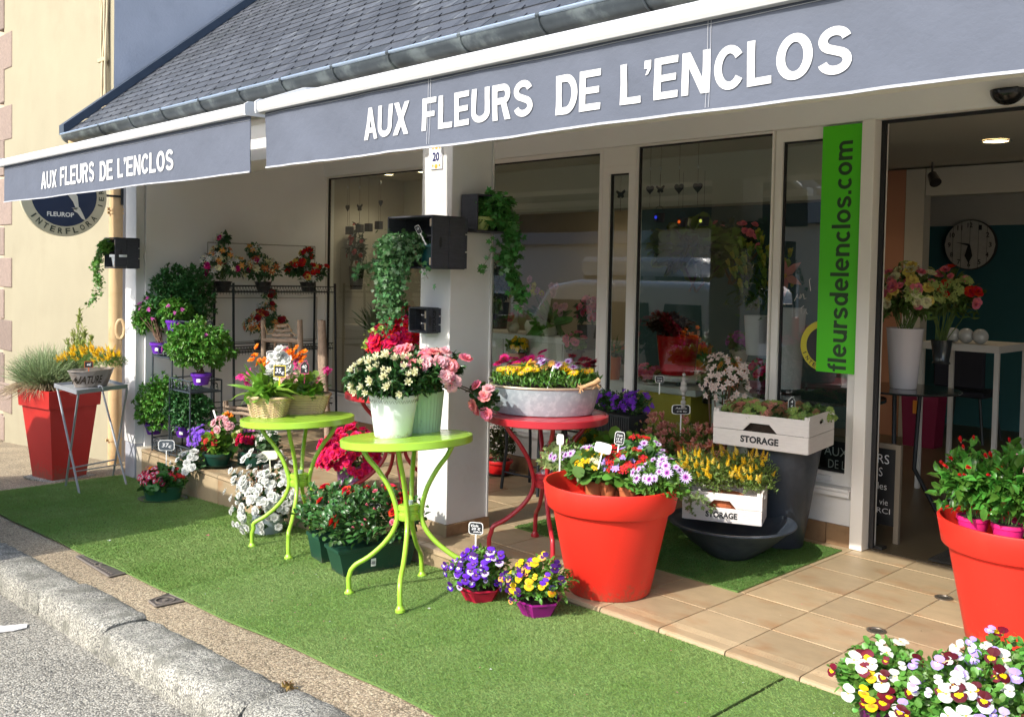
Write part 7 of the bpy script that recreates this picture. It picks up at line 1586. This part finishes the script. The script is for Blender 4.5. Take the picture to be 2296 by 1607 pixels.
# clock
c = PY(2176, 549, 8.0); c = PY(2176, 549, 10.40); Rr = size(55, c); t = thing('wall_clock', 'large round whitewashed wooden clock on the teal wall', 'clock', c)
b = MB(); b.T = Matrix.Rotation(math.pi/2, 4, 'X'); b.lathe([(.001, .02), (Rr, .02), (Rr*1.02, .01), (Rr*1.02, -.02)], 40); b.build('case', mat('clock_edge', (.05, .05, .05), .6), t)
fm_ = mat('clock_wood', (.52, .50, .46), .8, var=.15, vscale=20)
for k in range(6):
    x0, x1 = -Rr+k*Rr/3+.003, -Rr+(k+1)*Rr/3-.003; q = [(x0+(x1-x0)*i/5, math.sqrt(max(0, (Rr*.98)**2-(x0+(x1-x0)*i/5)**2))) for i in range(6)]
    b = MB(); b.poly([(x, -.021, z) for x, z in q]+[(x, -.021, -z) for x, z in q[::-1]], (0, -.006, 0)); b.build('face_plank', fm_, t)
for h_ in range(1, 13):
    a = math.pi/2-h_*math.pi/6; w_ = Rr*(.20 if h_ > 9 else .12); place_text('numeral', str(h_), (Rr*.80*math.cos(a)-w_/2, -.028, Rr*.80*math.sin(a)-Rr*.10), (1, 0, 0), (0, 0, 1), w_, Rr*.20, blackplastic, t, bold=.02, off=.002, res=2)
b = MB(); b.poly([(0, -.034, .01), (-Rr*.55, -.034, Rr*.10), (-Rr*.02, -.034, -.012)], (0, -.003, 0)); b.build('minute_hand', blackplastic, t)
b = MB(); b.poly([(-.01, -.038, 0), (-Rr*.16, -.038, -Rr*.45), (0, -.038, -Rr*.75), (Rr*.14, -.038, -Rr*.45), (.01, -.038, 0)], (0, -.003, 0)); b.build('hour_hand', blackplastic, t)
# spotlights / track on ceiling
c = PY(2090, 392, 7.6); t = thing('spotlight', 'small black ceiling spotlight inside the door', 'spotlight', c); b = MB(); b.tube([(0, 0, .0), (.05, -.05, -.07)], [.035, .045], 12); b.tube([(0, 0, .0), (0, 0, .10)], .008, 6); b.build('lamp_head', blackplastic, t, smooth=True)
# round glass table with white vase bouquet inside the door
c = PY(2025, 870, 6.0); t = thing('round_side_table', 'round dark glass table inside the door under the white vase', 'table', (c.x, c.y, 0)); b = MB(); b.lathe([(.34, c.z-.012), (.345, c.z-.006), (.34, c.z), (.001, c.z)], 40); b.build('table_top', mat('dark_glass', (.02, .025, .028), .08), t)
for k in range(3): a = k*2.1+.4; b = MB(); b.tube([(.1*math.cos(a), .1*math.sin(a), c.z-.01), (.08*math.cos(a), .08*math.sin(a), c.z*.4), (.26*math.cos(a), .26*math.sin(a), 0)], .014, 8); b.build('leg', ironblack, t, smooth=True)
zt_ = c.z; top = zat(c.x, c.y, 736)-zt_
vz = mat('white_vase', (.66, .62, .66), .25)
def vase(label, p, h_, r0, r1): t = thing('tall_vase', label, 'vase', p); b = MB(); b.lathe([(.001, 0), (r0, 0), (r0*1.02, .01), (r1, h_*.97), (r1*1.04, h_), (r1*.94, h_), (r1*.9, h_*.9)], 36); b.build('vase', vz, t, smooth=True); return t
tv = vase('tall white vase of mixed cut flowers just inside the open door', (c.x, c.y, zt_+.002), top, size(28, c), size(39, c))
def cut(label, px, py, hw, hh, Y, base, fls, nl, lm, n, s, seed):
    q = PY(px, py, Y); t = plant_thing('cut_flowers', label, 'bouquet', base); sf = foliage(t, q, (size(hw, q), size(hw, q)*.8, size(hh, q)), nl, LEAF, .075, .3, lm, seed=seed, zmin=-.8, up=.5); scatter(sf, n, fls, t, s, zm=-.3, out=1.05)
    stems(t, base, [q+Vector(d*size(hw, q)*.8) for d in rdirs(24, -.1)], .003); return t
roc = [F('rose', 'creamr', Crm), F('rose', 'creamr', Crm), F('cluster', 'limec', Gry, Grnp), F('rose', 'yellowr', Yp2), F('cluster', 'limec', Gry, Grnp), F('cluster', 'limec', Gry, Grnp), F('rose', 'pinkr', Pk)]
cut('large mixed bouquet of cream roses with red and pink blooms in the white vase', 2035, 665, 62, 60, 6.0, Vector((c.x, c.y, zt_+top*.9)), roc, 320, leafm('cutgreen', (.10, .18, .04)), 60, .036, 3)
cut('looser bouquet of pink roses and anthurium behind the white vase', 2130, 665, 60, 55, 6.6, PY(2110, 780, 6.6), roc[4:]+[F('rose', 'red', Rd)], 220, leafm('cutgreen', (.10, .18, .04)), 34, .036, 4)
q = PY(2110, 790, 6.6); t = thing('clear_vase', 'slim dark vase standing on the white desk behind the bouquet', 'vase', PY(2110, 815, 6.6)); b = MB(); b.lathe([(.001, 0), (.06, 0), (.05, .02), (.07, .16), (.065, .16)], 20); b.build('vase', mat('smoked_glass', (.03, .035, .04), .1), t, smooth=True)
# white desk and chair
t = thing('white_desk', 'white framed desk in the back room inside the door', 'desk', PY(2160, 900, 7.0)); o = Vector(t.location); Yd = 7.0; zd = PY(2200, 790, Yd).z; xa, xb = PY(2060, 790, Yd).x, PY(2240, 790, Yd).x
wl_ = mat('white_laminate', (.62, .60, .58), .5)
def lb(m_, nm, *a): b = MB(); b.T = Matrix.Translation(-o); b.box(*a); b.build(nm, m_, t)
lb(wl_, 'desk_top', xa, xb, Yd, Yd+.6, zd, zd+.05)
for x in (xa, xb-.03): lb(wl_, 'leg', x, x+.03, Yd, Yd+.03, 0, zd-.001); lb(wl_, 'leg', x, x+.03, Yd+.57, Yd+.6, 0, zd-.001)
lb(wl_, 'foot_rail', xb-.03, xb, Yd+.031, Yd+.569, .0, .03)
for k, px in enumerate((2135, 2165, 2197)):
    p = PY(px, 785, Yd+.1); t = thing('glass_ornament', ['left of three small glass globes on the white desk', 'middle of three small glass globes on the white desk', 'right of three small glass globes on the white desk'][k], 'ornament', (p.x, p.y, zd+.051)); b = MB(); rr = .055; b.lathe([(rr*math.sin(a), rr-rr*math.cos(a)) for a in np.linspace(.3, 2.8, 8)], 16); b.build('globe', mat('frosted_glass', (.45, .47, .48), .1, spec=1), t, smooth=True)
t = thing('desk_chair', 'dark chair pulled up to the white desk', 'chair', PZ(2165, 985)); o = Vector(t.location); cz = 0
dkb = mat('navy_fabric', (.012, .015, .03), .8); x0 = o.x
def cb_(nm, *a): b = MB(); b.T = Matrix.Translation((0, 0, -o.z)); b.box(*a, .015); b.build(nm, dkb, t)
cb_('seat', -.23, .23, -.22, .22, .43, .49); cb_('backrest', -.23, .23, -.25, -.19, .52, .95)
for sx in (-1, 1):
    for sy in (-1, 1): b = MB(); b.tube([(sx*.18, sy*.18, .43-o.z), (sx*.24, sy*.24, -o.z)], .014, 6); b.build('leg', ironblack, t)
# pink bag/bucket with black shape
p = PZ(2068, 1000); t = thing('pink_gift_bag', 'magenta gift bag on the floor under the glass table', 'bag', (p.x, p.y, 0)); b = MB(); hh = zat(p.x, p.y, 885); b.add([(sx*a, sy*.10, z) for a, z in ((.14, 0), (.17, hh)) for sx, sy in ((-1, -1), (1, -1), (1, 1), (-1, 1))], [(0, 1, 5, 4), (1, 2, 6, 5), (2, 3, 7, 6), (3, 0, 4, 7), (3, 2, 1, 0)]); b.build('bag', mat('gift_pink', (.20, .008, .05), .5), t)
b = MB(); b.box(-.05, .02, -.12, -.105, hh*.65, hh*.9); b.build('sticker', mat('sticker_orange', (.7, .25, .03), .5), t)
# chalkboard with shop text
p0, p1 = PY(1838, 1008, 5.42), PY(2012, 1170, 5.42); t = thing('chalkboard', 'black chalkboard with white handwriting standing behind the door post', 'chalkboard', PY(1925, 1170, 5.42)); o = Vector(t.location)
xa, xb, z0, z1 = PY(1836, 1100, 5.42).x, PY(2006, 1100, 5.42).x, .10, PY(1990, 1006, 5.42).z
b = MB(); b.T = Matrix.Translation(-o); b.box(xa, xb, 5.42, 5.435, z0, z1); b.build('board', slateboard, t)
b = MB(); b.T = Matrix.Translation(-o); e = .03
b.box(xb+.001, xb+e, 5.415, 5.44, 0, z1+e); b.box(xa-e, xa-.001, 5.415, 5.44, 0, z1+e); b.box(xa, xb, 5.415, 5.44, z1+.001, z1+e); b.build('frame', mat('grey_wood', (.20, .17, .13), .8), t)
Hh = z1-z0; Wd = xb-xa
for (s, u, v, wd, ht) in (('AUX FLEURS', .06, .80, .86, .12), ('DE L\'ENCLOS', .12, .63, .72, .12), ('Créations florales', .06, .46, .84, .09), ('pour les', .2, .37, .3, .05), ('événements de la vie', .08, .26, .84, .08), ('- MERCI', .55, .15, .40, .07), ('de votre visite', .15, .06, .55, .05)):
    place_text('writing', s, Vector((xa+u*Wd, 5.419, z0+v*Hh))-o, (1, 0, 0), (0, 0, 1), wd*Wd, ht*Hh, chalk, t, off=.0, bold=-.005)
# counters, vases and plants behind the left windows
def cabinet(label, x0, x1, y0, y1, z0, z1, m_=wl_, legs=False):
    t = thing('display_cabinet', label, 'cabinet', ((x0+x1)/2, y0, 0)); o = Vector(t.location)
    b = MB(); b.T = Matrix.Translation(-o); b.box(x0, x1, y0+.012, y1, z0, z1-.03); b.build('body', m_, t); b = MB(); b.T = Matrix.Translation(-o); b.box(x0-.01, x1+.01, y0, y1+.01, z1-.029, z1, .003); b.build('top', m_, t)
    n = max(1, int((x1-x0)/.6))
    for k in range(n): a = x0+(x1-x0)*k/n+.01; c_ = x0+(x1-x0)*(k+1)/n-.01; b = MB(); b.T = Matrix.Translation(-o); b.box(a, c_, y0, y0+.011, z0+.02, z1-.05, .002); b.build('door', mat('cabinet_door', (.50, .48, .44), .5), t)
cabz = PY(1200, 752, 5.75).z
cabinet('white display cabinet with two cream bowls behind the window right of the pillar', PY(1105, 760, 5.75).x-.5, PY(1272, 760, 5.75).x, 5.70, 6.15, .0, cabz)
c2z = PY(830, 745, 5.9).z; cabinet('white cabinet behind the left window', PY(772, 760, 5.9).x, PY(772, 760, 5.9).x+1.3, 5.9, 6.3, .0, PY(800, 728, 5.9).z)
crm = mat('cream_ceramic', (.62, .57, .44), .3)
for k, (px, py, r_) in enumerate(((1197, 740, 21), (1233, 742, 19), (1150, 740, 14))):
    p = PY(px, 755, 5.85); t = thing('ceramic_bowl', ['rounded cream ceramic pot on the white cabinet, left of the pair', 'cream ceramic pot with the orchid on the white cabinet, right of the pair', 'small cream cup with a pink rose on the white cabinet'][k], 'pot', (p.x, p.y, cabz+.001)); rr = size(r_, p); b = MB(); b.lathe([(.001, 0), (rr*.7, 0), (rr, rr*.6), (rr*1.02, rr*1.0), (rr*.82, rr*1.5), (rr*.76, rr*1.5), (rr*.8, rr*1.2)], 24); b.build('bowl', crm, t, smooth=True)
    if k == 1: orch = p
    if k == 2: put('flower', F('rose', 'pinkr', Pk), t, Vector((p.x, p.y-.02, cabz+.13)), (0, -1, .4), .05)
t = plant_thing('orchid', 'pale pink and yellow orchids arching over the white cabinet', 'orchid', (orch.x, orch.y, cabz+.05))
orc = [F('azalea', 'palepink', Pk2), F('cup', 'yellowsilk', Yp2, Yp)]
for (px, py) in ((1150, 660), (1190, 640), (1210, 655), (1165, 690), (1240, 650), (1260, 690)):
    q = PY(px, py, 5.85); stems(t, Vector(t.location), [q], .003); [put('flower', random.choice(orc), t, q+Vector((random.gauss(0, .04), 0, random.gauss(0, .03))), (0, -1, .2), .035) for _ in range(4)]
foliage(t, Vector(t.location)+Vector((0, 0, .05)), (.1, .1, .05), 10, ROUNDL, .16, .4, Lmid, seed=3)
# dark shrubs and begonias indoors
for k, (label, px, py, hw, hh, Y, lm, fls, n) in enumerate((
    ('dark conifer bush just behind the pillar window', 1120, 640, 30, 45, 5.7, leafm('indoor_dark', (.02, .05, .02)), None, 300),
    ('red azalea standing on the counter behind the window', 1318, 700, 34, 30, 6.0, Ldark, [F('azalea', 'pink', Pk), F('azalea', 'crimsonf', Crim)], 160),
    ('spiky palm in the left window', 838, 720, 38, 50, 5.6, leafm('palm', (.04, .12, .03)), None, 0),
    ('bronze begonia in the large red indoor pot', 1500, 728, 55, 22, 5.75, leafm('begonia', (.06, .02, .015)), None, 320),
    ('large leaved climbing plant across the big window', 1560, 560, 110, 38, 6.4, leafm('banana', (.12, .19, .02)), None, 260),
    ('yellow and green lily buds in a tall white vase behind the mullion', 1700, 640, 70, 90, 5.75, leafm('lily_leaf', (.05, .12, .02)), None, 160),
    ('mixed dark foliage behind the left window', 800, 560, 30, 50, 6.4, leafm('indoor_dark', (.02, .05, .02)), [F('rose', 'red', Rd), F('star', 'whites2', Wp, Yp)], 200),
    ('dark foliage plants at the back of the large window', 1640, 540, 60, 45, 7.0, leafm('indoor_dark', (.02, .05, .02)), [F('azalea', 'pink', Pk)], 260),
    ('strappy leaved plant low behind the large window', 1600, 800, 45, 40, 5.7, leafm('palm', (.04, .12, .03)), None, 0))):
    q = PY(px, py, Y); t = plant_thing('indoor_plant', label, 'indoor plant', (q.x, q.y, max(.0, q.z-size(hh, q)-.2)))
    if n: 
        tm, L, W = (LEAF, .07, .35) if k != 4 else (ROUNDL, .19, .55)
        sf = foliage(t, q, (size(hw, q), size(hw, q)*.5, size(hh, q)), n, tm, L, W, lm, seed=k+50, zmin=-.8); 
        if fls: scatter(sf, 22, fls, t, .032, zm=-.5)
        if k == 5:
            lb_ = F('bud', 'lilybud', Grnp, Grnp); lb2 = F('bud', 'lilybud2', ptl('lily_yellow', (.55, .50, .10)), Grnp); P_, N_ = sf(60, -.2, 1.05)
            for p_, n_ in zip(P_, N_): put('bud', random.choice([lb_, lb2]), t, p_, (n_[0]*.5, n_[1]*.5, 1), .075*random.uniform(.7, 1.1))
            put('flower', F('lily', 'pinklily', ptl('lily_pink', (.72, .28, .26)), Yp), t, PY(1762, 620, 5.6), (.2, -1, .2), .13)
    else:
        kk = 60; d = rdirs(kk, .0); bb = Bag(); bb.add(inst(BLADE, d*.02, unit(d+[0, 0, .5]), unit(rng.normal(size=(kk, 3))+[0, 0, 1]), size(hh, q)*1.3*rng.uniform(.6, 1.1, kk), .022)); ob = link('foliage', bb.mesh('palm', [lm]), t, 'stuff'); ob.location = q-Vector(t.location)-Vector((0, 0, .1))
    b = MB(); h_ = max(.12, q.z-t.location.z-size(hh, q)*.5); b.lathe([(.001, 0), (.07, 0), (.09, h_*.8), (.08, h_*.8)], 16); b.build('pot', [blackplastic, blackplastic, blackplastic, MC['glossy_red'] if 'glossy_red' in MC else blackplastic, barkm, vz, blackplastic, blackplastic, blackplastic][k], t, smooth=True) if k not in (4, 7) else stems(t, Vector(t.location), [q+Vector((.1, 0, 0)), q-Vector((.2, 0, 0)), q+Vector((.3, 0, -.05))], .01, barkm, 'stem')
# red indoor pot on stool, orange pot, white vases
p = PY(1518, 838, 5.75); t = thing('red_indoor_pot', 'glossy dark red bucket on a white stool behind the large window', 'pot', p); hh = PY(1518, 752, 5.75).z-p.z; b = MB(); b.lathe([(.001, 0), (size(38, p), 0), (size(48, p), hh), (size(46, p), hh), (size(44, p), hh*.9)], 36); b.build('pot', mat('glossy_red', (.42, .008, .01), .15), t, smooth=True)
t = thing('white_stool', 'white topped black stool under the red bucket behind the window', 'stool', (p.x, p.y, 0)); b = MB(); b.lathe([(.001, p.z-.04), (.19, p.z-.04), (.20, p.z-.02), (.19, p.z-.003), (.001, p.z-.003)], 32); b.build('seat', wl_, t, smooth=True)
for k in range(4): a = k*math.pi/2+.7; b = MB(); b.tube([(.15*math.cos(a), .15*math.sin(a), p.z-.04), (.17*math.cos(a), .17*math.sin(a), 0)], .014, 6); b.build('leg', ironblack, t)
p = PY(1375, 850, 5.5); t = thing('orange_pot', 'orange pot with a small grass plant behind the narrow window', 'pot', p); b = MB(); hh = PY(1375, 800, 5.5).z-p.z; b.lathe([(.001, 0), (size(14, p), 0), (size(17, p), hh), (size(15, p), hh)], 20); b.build('pot', mat('orange_glaze', (.62, .12, .01), .3), t, smooth=True); foliage(t, p+Vector((0, 0, hh+.04)), (.08, .08, .06), 60, BLADE, .09, .1, Lmid, seed=4)
t = thing('low_counter', 'low white counter along the inside of the large window', 'counter', (-3.6, 5.5, 0)); b = MB(); b.box(-.9, -.2, 0, .35, PY(1375, 852, 5.5).z-.05, PY(1375, 852, 5.5).z-.005, .004); b.build('top', wl_, t); b = MB(); b.box(-.85, -.25, .02, .33, 0, PY(1375, 852, 5.5).z-.051); b.build('body', mat('yellow_panel', (.50, .40, .05), .6), t)
for k, (px, pt, pb, hw) in enumerate(((1765, 690, 870, 36), (1900, 800, 868, 17))):
    p = PY(px, pb, 5.62); vase(['large frosted white vase behind the door glass', 'small white vase below the green banner'][k], p, PY(px, pt, 5.62).z-p.z, size(hw*.8, p), size(hw, p))
p = PY(1830, 880, 5.62); t = thing('glass_shelf_table', 'round dark table behind the door glass holding the white vases', 'table', (p.x, p.y, 0)); b = MB(); b.lathe([(.001, p.z-.03), (.42, p.z-.03), (.42, p.z-.012), (.001, p.z-.012)], 36); b.build('table_top', MC['dark_glass'], t); b = MB(); b.tube([(0, 0, 0), (0, 0, p.z-.031)], .03, 8); b.build('leg', ironblack, t)
# assorted stock on the inside counters
STK = [('bright yellow potted primrose inside the pillar window', 1160, 778, 5.62, kal('yellow', Yp, Op), terracotta), ('small orange kalanchoe on the counter inside the narrow window', 1388, 800, 5.60, F('cluster', 'orangek', Op, Yp), crm), ('pink potted begonia behind the left pane of the large window', 1455, 840, 5.62, F('azalea', 'pink', Pk), crm), ('orange daisies low behind the middle of the large window', 1640, 830, 5.66, F('daisy', 'orangedaisy', Op, Yp, DkR), MC['orange_glaze']), ('magenta cyclamen inside by the mullion', 1700, 835, 5.70, F('azalea', 'crimsonf', Crim), MC['gift_pink']), ('white hydrangea on the floor shelf behind the left window', 800, 850, 5.70, F('cluster', 'whitec', Wp, Gry), terracotta), ('red cyclamen behind the left window beside the pillar', 905, 700, 5.8, F('azalea', 'red', Crim), MC['orange_glaze']), ('pale pink rose bush inside the pillar window', 1290, 770, 5.7, F('rose', 'pinkr', Pk), blackplastic), ('orange pot plant deep in the shop seen low in the large window', 1575, 790, 6.4, F('cup', 'orange', Op, Rd), MC['orange_glaze']), ('purple orchid in the middle of the large window', 1660, 770, 6.2, F('azalea', 'mauve', Mau), crm)]
for k, (lab, px, py, Y, me, pm_) in enumerate(STK):
    q = PY(px, py, Y); t = plant_thing('stock_plant', lab, 'potted plant', Vector((q.x, q.y, q.z-.14))); potmesh(t, .045, .065, .09, pm_); soilmesh(t, .06, .08)
    sf = foliage(t, q, (.09, .08, .07), 130, ROUNDL, .045, .6, Lmid, seed=k+90, zmin=-.6); scatter(sf, 16, me, t, .028, zm=-.1, out=1.05)
    b = MB(); hh = q.z-.145; b.box(-.10, .10, -.08, .08, -hh, -.002, .002); ob = b.build('plinth', wl_, thing('display_plinth', 'white plinth under the '+' '.join(lab.split()[:5]), 'plinth', (q.x, q.y, q.z-.14)))
# hanging hearts and lanterns
hm = mat('slate_heart', (.035, .035, .045), .7)
def heart(label, px, py, Y, s, fly=False, top=2.6):
    p = PY(px, py, Y); t = thing('hanging_butterfly' if fly else 'hanging_heart', label, 'hanging ornament', p, 'hanging slate ornaments'); b = MB(); r = size(s, p)
    if not fly: q = [(math.sin(u)**3*r, (13*math.cos(u)-5*math.cos(2*u)-2*math.cos(3*u)-math.cos(4*u))/16*r) for u in np.linspace(0, 2*math.pi, 21)[:-1]]
    else: q = [(0, -.3), (.35, -.7), (.75, -.5), (.6, 0), (1.1, .5), (.9, .85), (.35, .5), (0, .25), (-.35, .5), (-.9, .85), (-1.1, .5), (-.6, 0), (-.75, -.5), (-.35, -.7)]; q = [(x*r, z*r) for x, z in q]
    b.poly([(x, 0, z) for x, z in q][::-1], (0, .006, 0)); b.build('ornament', hm, t)
    b = MB(); b.tube([(0, .003, top-p.z), (0, .003, -size(40, p))], .0016, 3); b.build('cord', barkm, t)
    rr = size(2.5, p); zz = size(46, p); b = MB(); b.lathe([(rr*math.sin(a), zz-rr*1.8*math.cos(a)) for a in np.linspace(.01, 3.13, 5)], 8); b.build('crystal', mat('crystal', (.7, .7, .72), .05, spec=1), t)
for (px, py, s, fly, lab) in ((1457, 425, 11, 0, 'leftmost slate heart hanging in the large window'), (1480, 425, 11, 1, 'slate butterfly between two hearts in the large window'), (1522, 422, 13, 0, 'slate heart right of the butterfly in the large window'), (1564, 420, 13, 0, 'rightmost slate heart hanging in the large window'), (1391, 436, 12, 1, 'slate butterfly in the narrow window beside the white frame')): heart(lab, px, py, 5.5, s, fly)
for (px, py, s, lab) in ((779, 466, 8, 'small grey heart hanging at the left of the left window'), (853, 455, 8, 'long grey heart hanging at the right of the left window'), (806, 466, 10, 'pale butterfly ornament hanging in the left window')): heart(lab, px, py, 5.6, s, 'butterfly' in lab)
for k, (px, py) in enumerate(((779, 517), (802, 512), (822, 510), (845, 505))):
    p = PY(px, py, 5.6); t = thing('hanging_lantern', ['dark square tin lantern with a heart, leftmost in the left window', 'dark square tin lantern, second in the left window', 'dark square tin lantern, third in the left window', 'dark square tin lantern beside the ivy crate'][k], 'lantern', p, 'tin lanterns in the left window'); r = size(9, p); b = MB(); b.box(-r, r, 0, r*1.2, -r, r, .003); b.build('body', hm, t); b = MB(); b.tube([(0, r*.5, r), (0, r*.5, 2.6-p.z)], .0015, 3); b.build('cord', barkm, t)
for k, (px, py, col) in enumerate(((1478, 580, (.02, .03, .5)), (1530, 590, (.6, .08, .01)), (1578, 588, (.5, .5, .08)))):
    p = PY(px*1.0, py-92, 5.9); t = thing('hanging_lantern', ['tin bucket lantern with a blue light hole in the large window', 'tin bucket lantern with a red heart in the large window', 'tin bucket lantern with a yellow heart in the large window'][k], 'lantern', p); r = size(13, p); b = MB(); b.lathe([(.001, -r*.8), (r*.8, -r*.8), (r, r*.7), (r*.9, r*.7)], 18); b.build('bucket', hm, t); b = MB(); b.tube([(r*math.cos(a), 0, r*.6+r*1.4*math.sin(a)) for a in np.linspace(0, math.pi, 9)], .002, 4); b.tube([(0, 0, r*2), (0, 0, 2.3-p.z)], .0015, 3); b.build('handle', ironblack, t)
    b = MB(); b.T = Matrix.Rotation(math.pi/2, 4, 'X'); b.lathe([(.001, r*.98), (r*.3, r*.98)], 10); b.build('coloured_window', mat('lantern_%d' % k, col, .4, emit=.6), t)

# ================================================================== ACROSS THE STREET (seen mirrored in the windows): parked van, houses
vx0, vx1, vy0, vy1 = -10.2, -6.0, -.45, 1.22; vz = g(-8)-.125
t = thing('parked_van', 'silver white van with a roof box parked at the kerb, seen mirrored in the windows', 'van', (-8, .4, vz)); o = Vector(t.location)
vm = mat('van_paint', (.78, .80, .82), .25, coat=.6); dg_ = mat('car_glass', (.02, .025, .03), .05); 
def vb(name, m_, pts, y0, y1, bev=0):
    b = MB(); n = len(pts); b.T = Matrix.Translation(Vector((0, 0, 0))-Vector((o.x, o.y, 0))); b.add([(x, y, z) for y in (y0, y1) for (x, z) in pts], [tuple(range(n)), tuple(range(n, 2*n))[::-1]]+[(i, n+i, n+(i+1) % n, (i+1) % n) for i in range(n)])
    ob = b.build(name, m_, t, smooth=True)
    if bev: md = ob.modifiers.new('bevel', 'BEVEL'); md.width = bev; md.segments = 3; md.limit_method = 'ANGLE'
    return ob
vb('body', vm, [(vx0, .35), (vx0, .75), (vx0+.5, .98), (vx0+.95, 1.08), (vx0+1.5, 1.78), (vx0+2.0, 1.86), (vx1-.25, 1.86), (vx1-.08, 1.78), (vx1, 1.0), (vx1, .35)], vy0, vy1, .07)
for y, s in ((vy1+.003, 1), (vy0-.006, -1)):
    for (xa, xb) in ((vx0+1.45, vx0+2.2), (vx0+2.3, vx0+3.2), (vx0+3.3, vx0+3.95)): vb('side_window', dg_, [(xa, 1.12), (xb, 1.12), (xb-.04, 1.60), (xa+.10, 1.60)], min(y, y+.003*s), max(y, y+.003*s))
b = MB(); b.T = Matrix.Translation(-Vector((o.x, o.y, 0))); b.box(vx1-.02, vx1+.012, vy0+.18, vy1-.18, 1.15, 1.62, .01); b.build('rear_window', dg_, t)
for y in (vy0+.02, vy1-.12): b = MB(); b.T = Matrix.Translation(-Vector((o.x, o.y, 0))); b.box(vx1-.05, vx1+.02, y, y+.10, .95, 1.45, .01); b.build('taillight', mat('tail_red', (.45, .01, .01), .2), t)
for x in (vx0+.8, vx1-.75):
    for y in (vy0+.1, vy1-.1): b = MB(); b.T = Matrix.Translation((x-o.x, y-o.y, .31)) @ Matrix.Rotation(math.pi/2, 4, 'X'); b.lathe([(.001, -.1), (.30, -.1), (.31, -.08), (.31, .08), (.30, .1), (.001, .1)], 28); w_ = b.build('wheel', mat('tyre', (.02, .02, .02), .8), t, smooth=True)
b = MB(); b.T = Matrix.Translation((-Vector((o.x, o.y, 0)))); b.box(vx1+.001, vx1+.08, vy0+.05, vy1-.05, .35, .55, .02); b.build('bumper', blackplastic, t)
rb = thing('roof_box', 'white roof box on top of the parked van', 'roof box', (-7.6, .5, vz+1.90)); b = MB(); b.box(-.9, .9, -.35, .35, .02, .26, .06); b.build('box', awn_white, rb, smooth=True); b = MB(); b.box(-.6, -.56, -.6, .6, -.03, .02); b.box(.56, .6, -.6, .6, -.03, .02); b.build('bars', blackplastic, rb)
def house2(label, x0, x1, y, h_, m_, rm):
    t = thing('street_house', label, 'house', ((x0+x1)/2, y, g((x0+x1)/2)-.1)); W_ = (x1-x0)/2
    b = MB(); b.box(-W_, W_, -5, 0, -1, h_); b.build('wall', m_, t)
    b = MB(); b.add([(-W_-.2, .2, h_), (W_+.2, .2, h_), (W_+.2, -2.5, h_+1.7), (-W_-.2, -2.5, h_+1.7), (-W_-.2, -5.2, h_), (W_+.2, -5.2, h_)], [(0, 1, 2, 3), (3, 2, 5, 4), (0, 3, 4), (1, 5, 2)]); b.build('roof', rm, t)
    for k in range(int(W_*2/2.2)):
        x = -W_+.9+k*2.2
        for z in (1.0, 3.4):
            if z+1.2 > h_: continue
            b = MB(); b.box(x, x+.9, .001, .03, z, z+1.25); f_ = b.build('window', white, t); b = MB(); b.box(x+.07, x+.83, .031, .036, z+.07, z+1.18); b.build('pane', dg_, f_)
house2('pale stone house across the street, mirrored in the shop windows', -15, -7.2, -9.5, 3.4, mat('stone_render', (.55, .48, .38), .9, var=.1), slate)
house2('ochre house across the street, mirrored in the shop windows', -7.1, -1, -9.5, 3.2, mat('ochre_render', (.55, .40, .24), .9, var=.08), slate)
house2('grey house farther down the street, mirrored in the shop windows', -26, -15.2, -9.0, 3.6, mat('grey_stone', (.42, .41, .40), .9, var=.1), slate)
house2('white house across the street at the right', -.9, 8, -9.8, 3.3, white, slate)
# small things on the turf
for k, (px, py, m_, s) in enumerate(((466, 1200, Pk, .012), (245, 1212, Wp, .012), (912+50, 1364, Wp, .008), (1100, 1500, Wp, .006), (300, 1290, Lmid, .008))):
    p = PG(px, py, .012); t = thing('fallen_petal', ['fallen pink flower on the turf left of the lime tables', 'white curled stem scrap on the shaded turf', 'white petal on the turf by the near table leg', 'tiny white petal on the sunny turf', 'small green leaf scrap on the turf edge'][k], 'petal', p); b = MB(); bb = Bag(); bb.add(ring(4, s, s*.8, .4)); link('petals', bb.mesh('petal', [m_]), t)
p = PG(80, 1366, -.12); t = thing('fallen_leaf', 'single dark green leaf lying on the asphalt by the kerb', 'leaf', p); bb = Bag(); bb.add(inst(LEAF, np.array([[0, 0, .004], [.02, .01, .004]]), np.array([[1, .3, .1], [-.6, 1, .1]]), np.array([[0, 0, 1.], [0, 0, 1.]]), .07, .035)); link('blade', bb.mesh('leaf', [Lmid]), t)

q = PZ(2080, 1258); t = thing('door_mat', 'dark door mat just inside the open door behind the second red pot', 'door mat', (q.x, q.y, .005)); b = MB(); b.box(0, 1.2, 0, .7, 0, .012, .004); b.build('mat', mat('mat_rubber', (.03, .03, .028), .9, bump=1, bscale=200), t)

# litter of tiny petals and leaf crumbs on turf and tiles
k = 260; X = rng.uniform(-7.5, -1.2, k); Y = rng.uniform(2.15, 3.3, k); Z = np.interp(X, GX, GZ)+.011; a = rng.uniform(0, 6.28, k)
on = rng.random(k) < .2; Y = np.where(on, rng.uniform(3.4, 4.9, k), Y); Z = np.where(on, .003, Z); X = np.where(on, rng.uniform(-4, -1.5, k), X)
bb = Bag()
for i, m_ in enumerate((Wp, Pk, Lmid, soil)):
    sel = np.arange(k) % 4 == i; n_ = sel.sum(); bb.add(inst(PETS, np.c_[X, Y, Z][sel], np.c_[np.cos(a), np.sin(a), np.full(k, .1)][sel], np.tile([0, 0, 1.], (n_, 1)), rng.uniform(.004, .011, n_), .006), i)
link('petal_litter', bb.mesh('petal_litter', [Wp, Pk, Lmid, soil]), None, 'stuff')
bpy.context.view_layer.update()
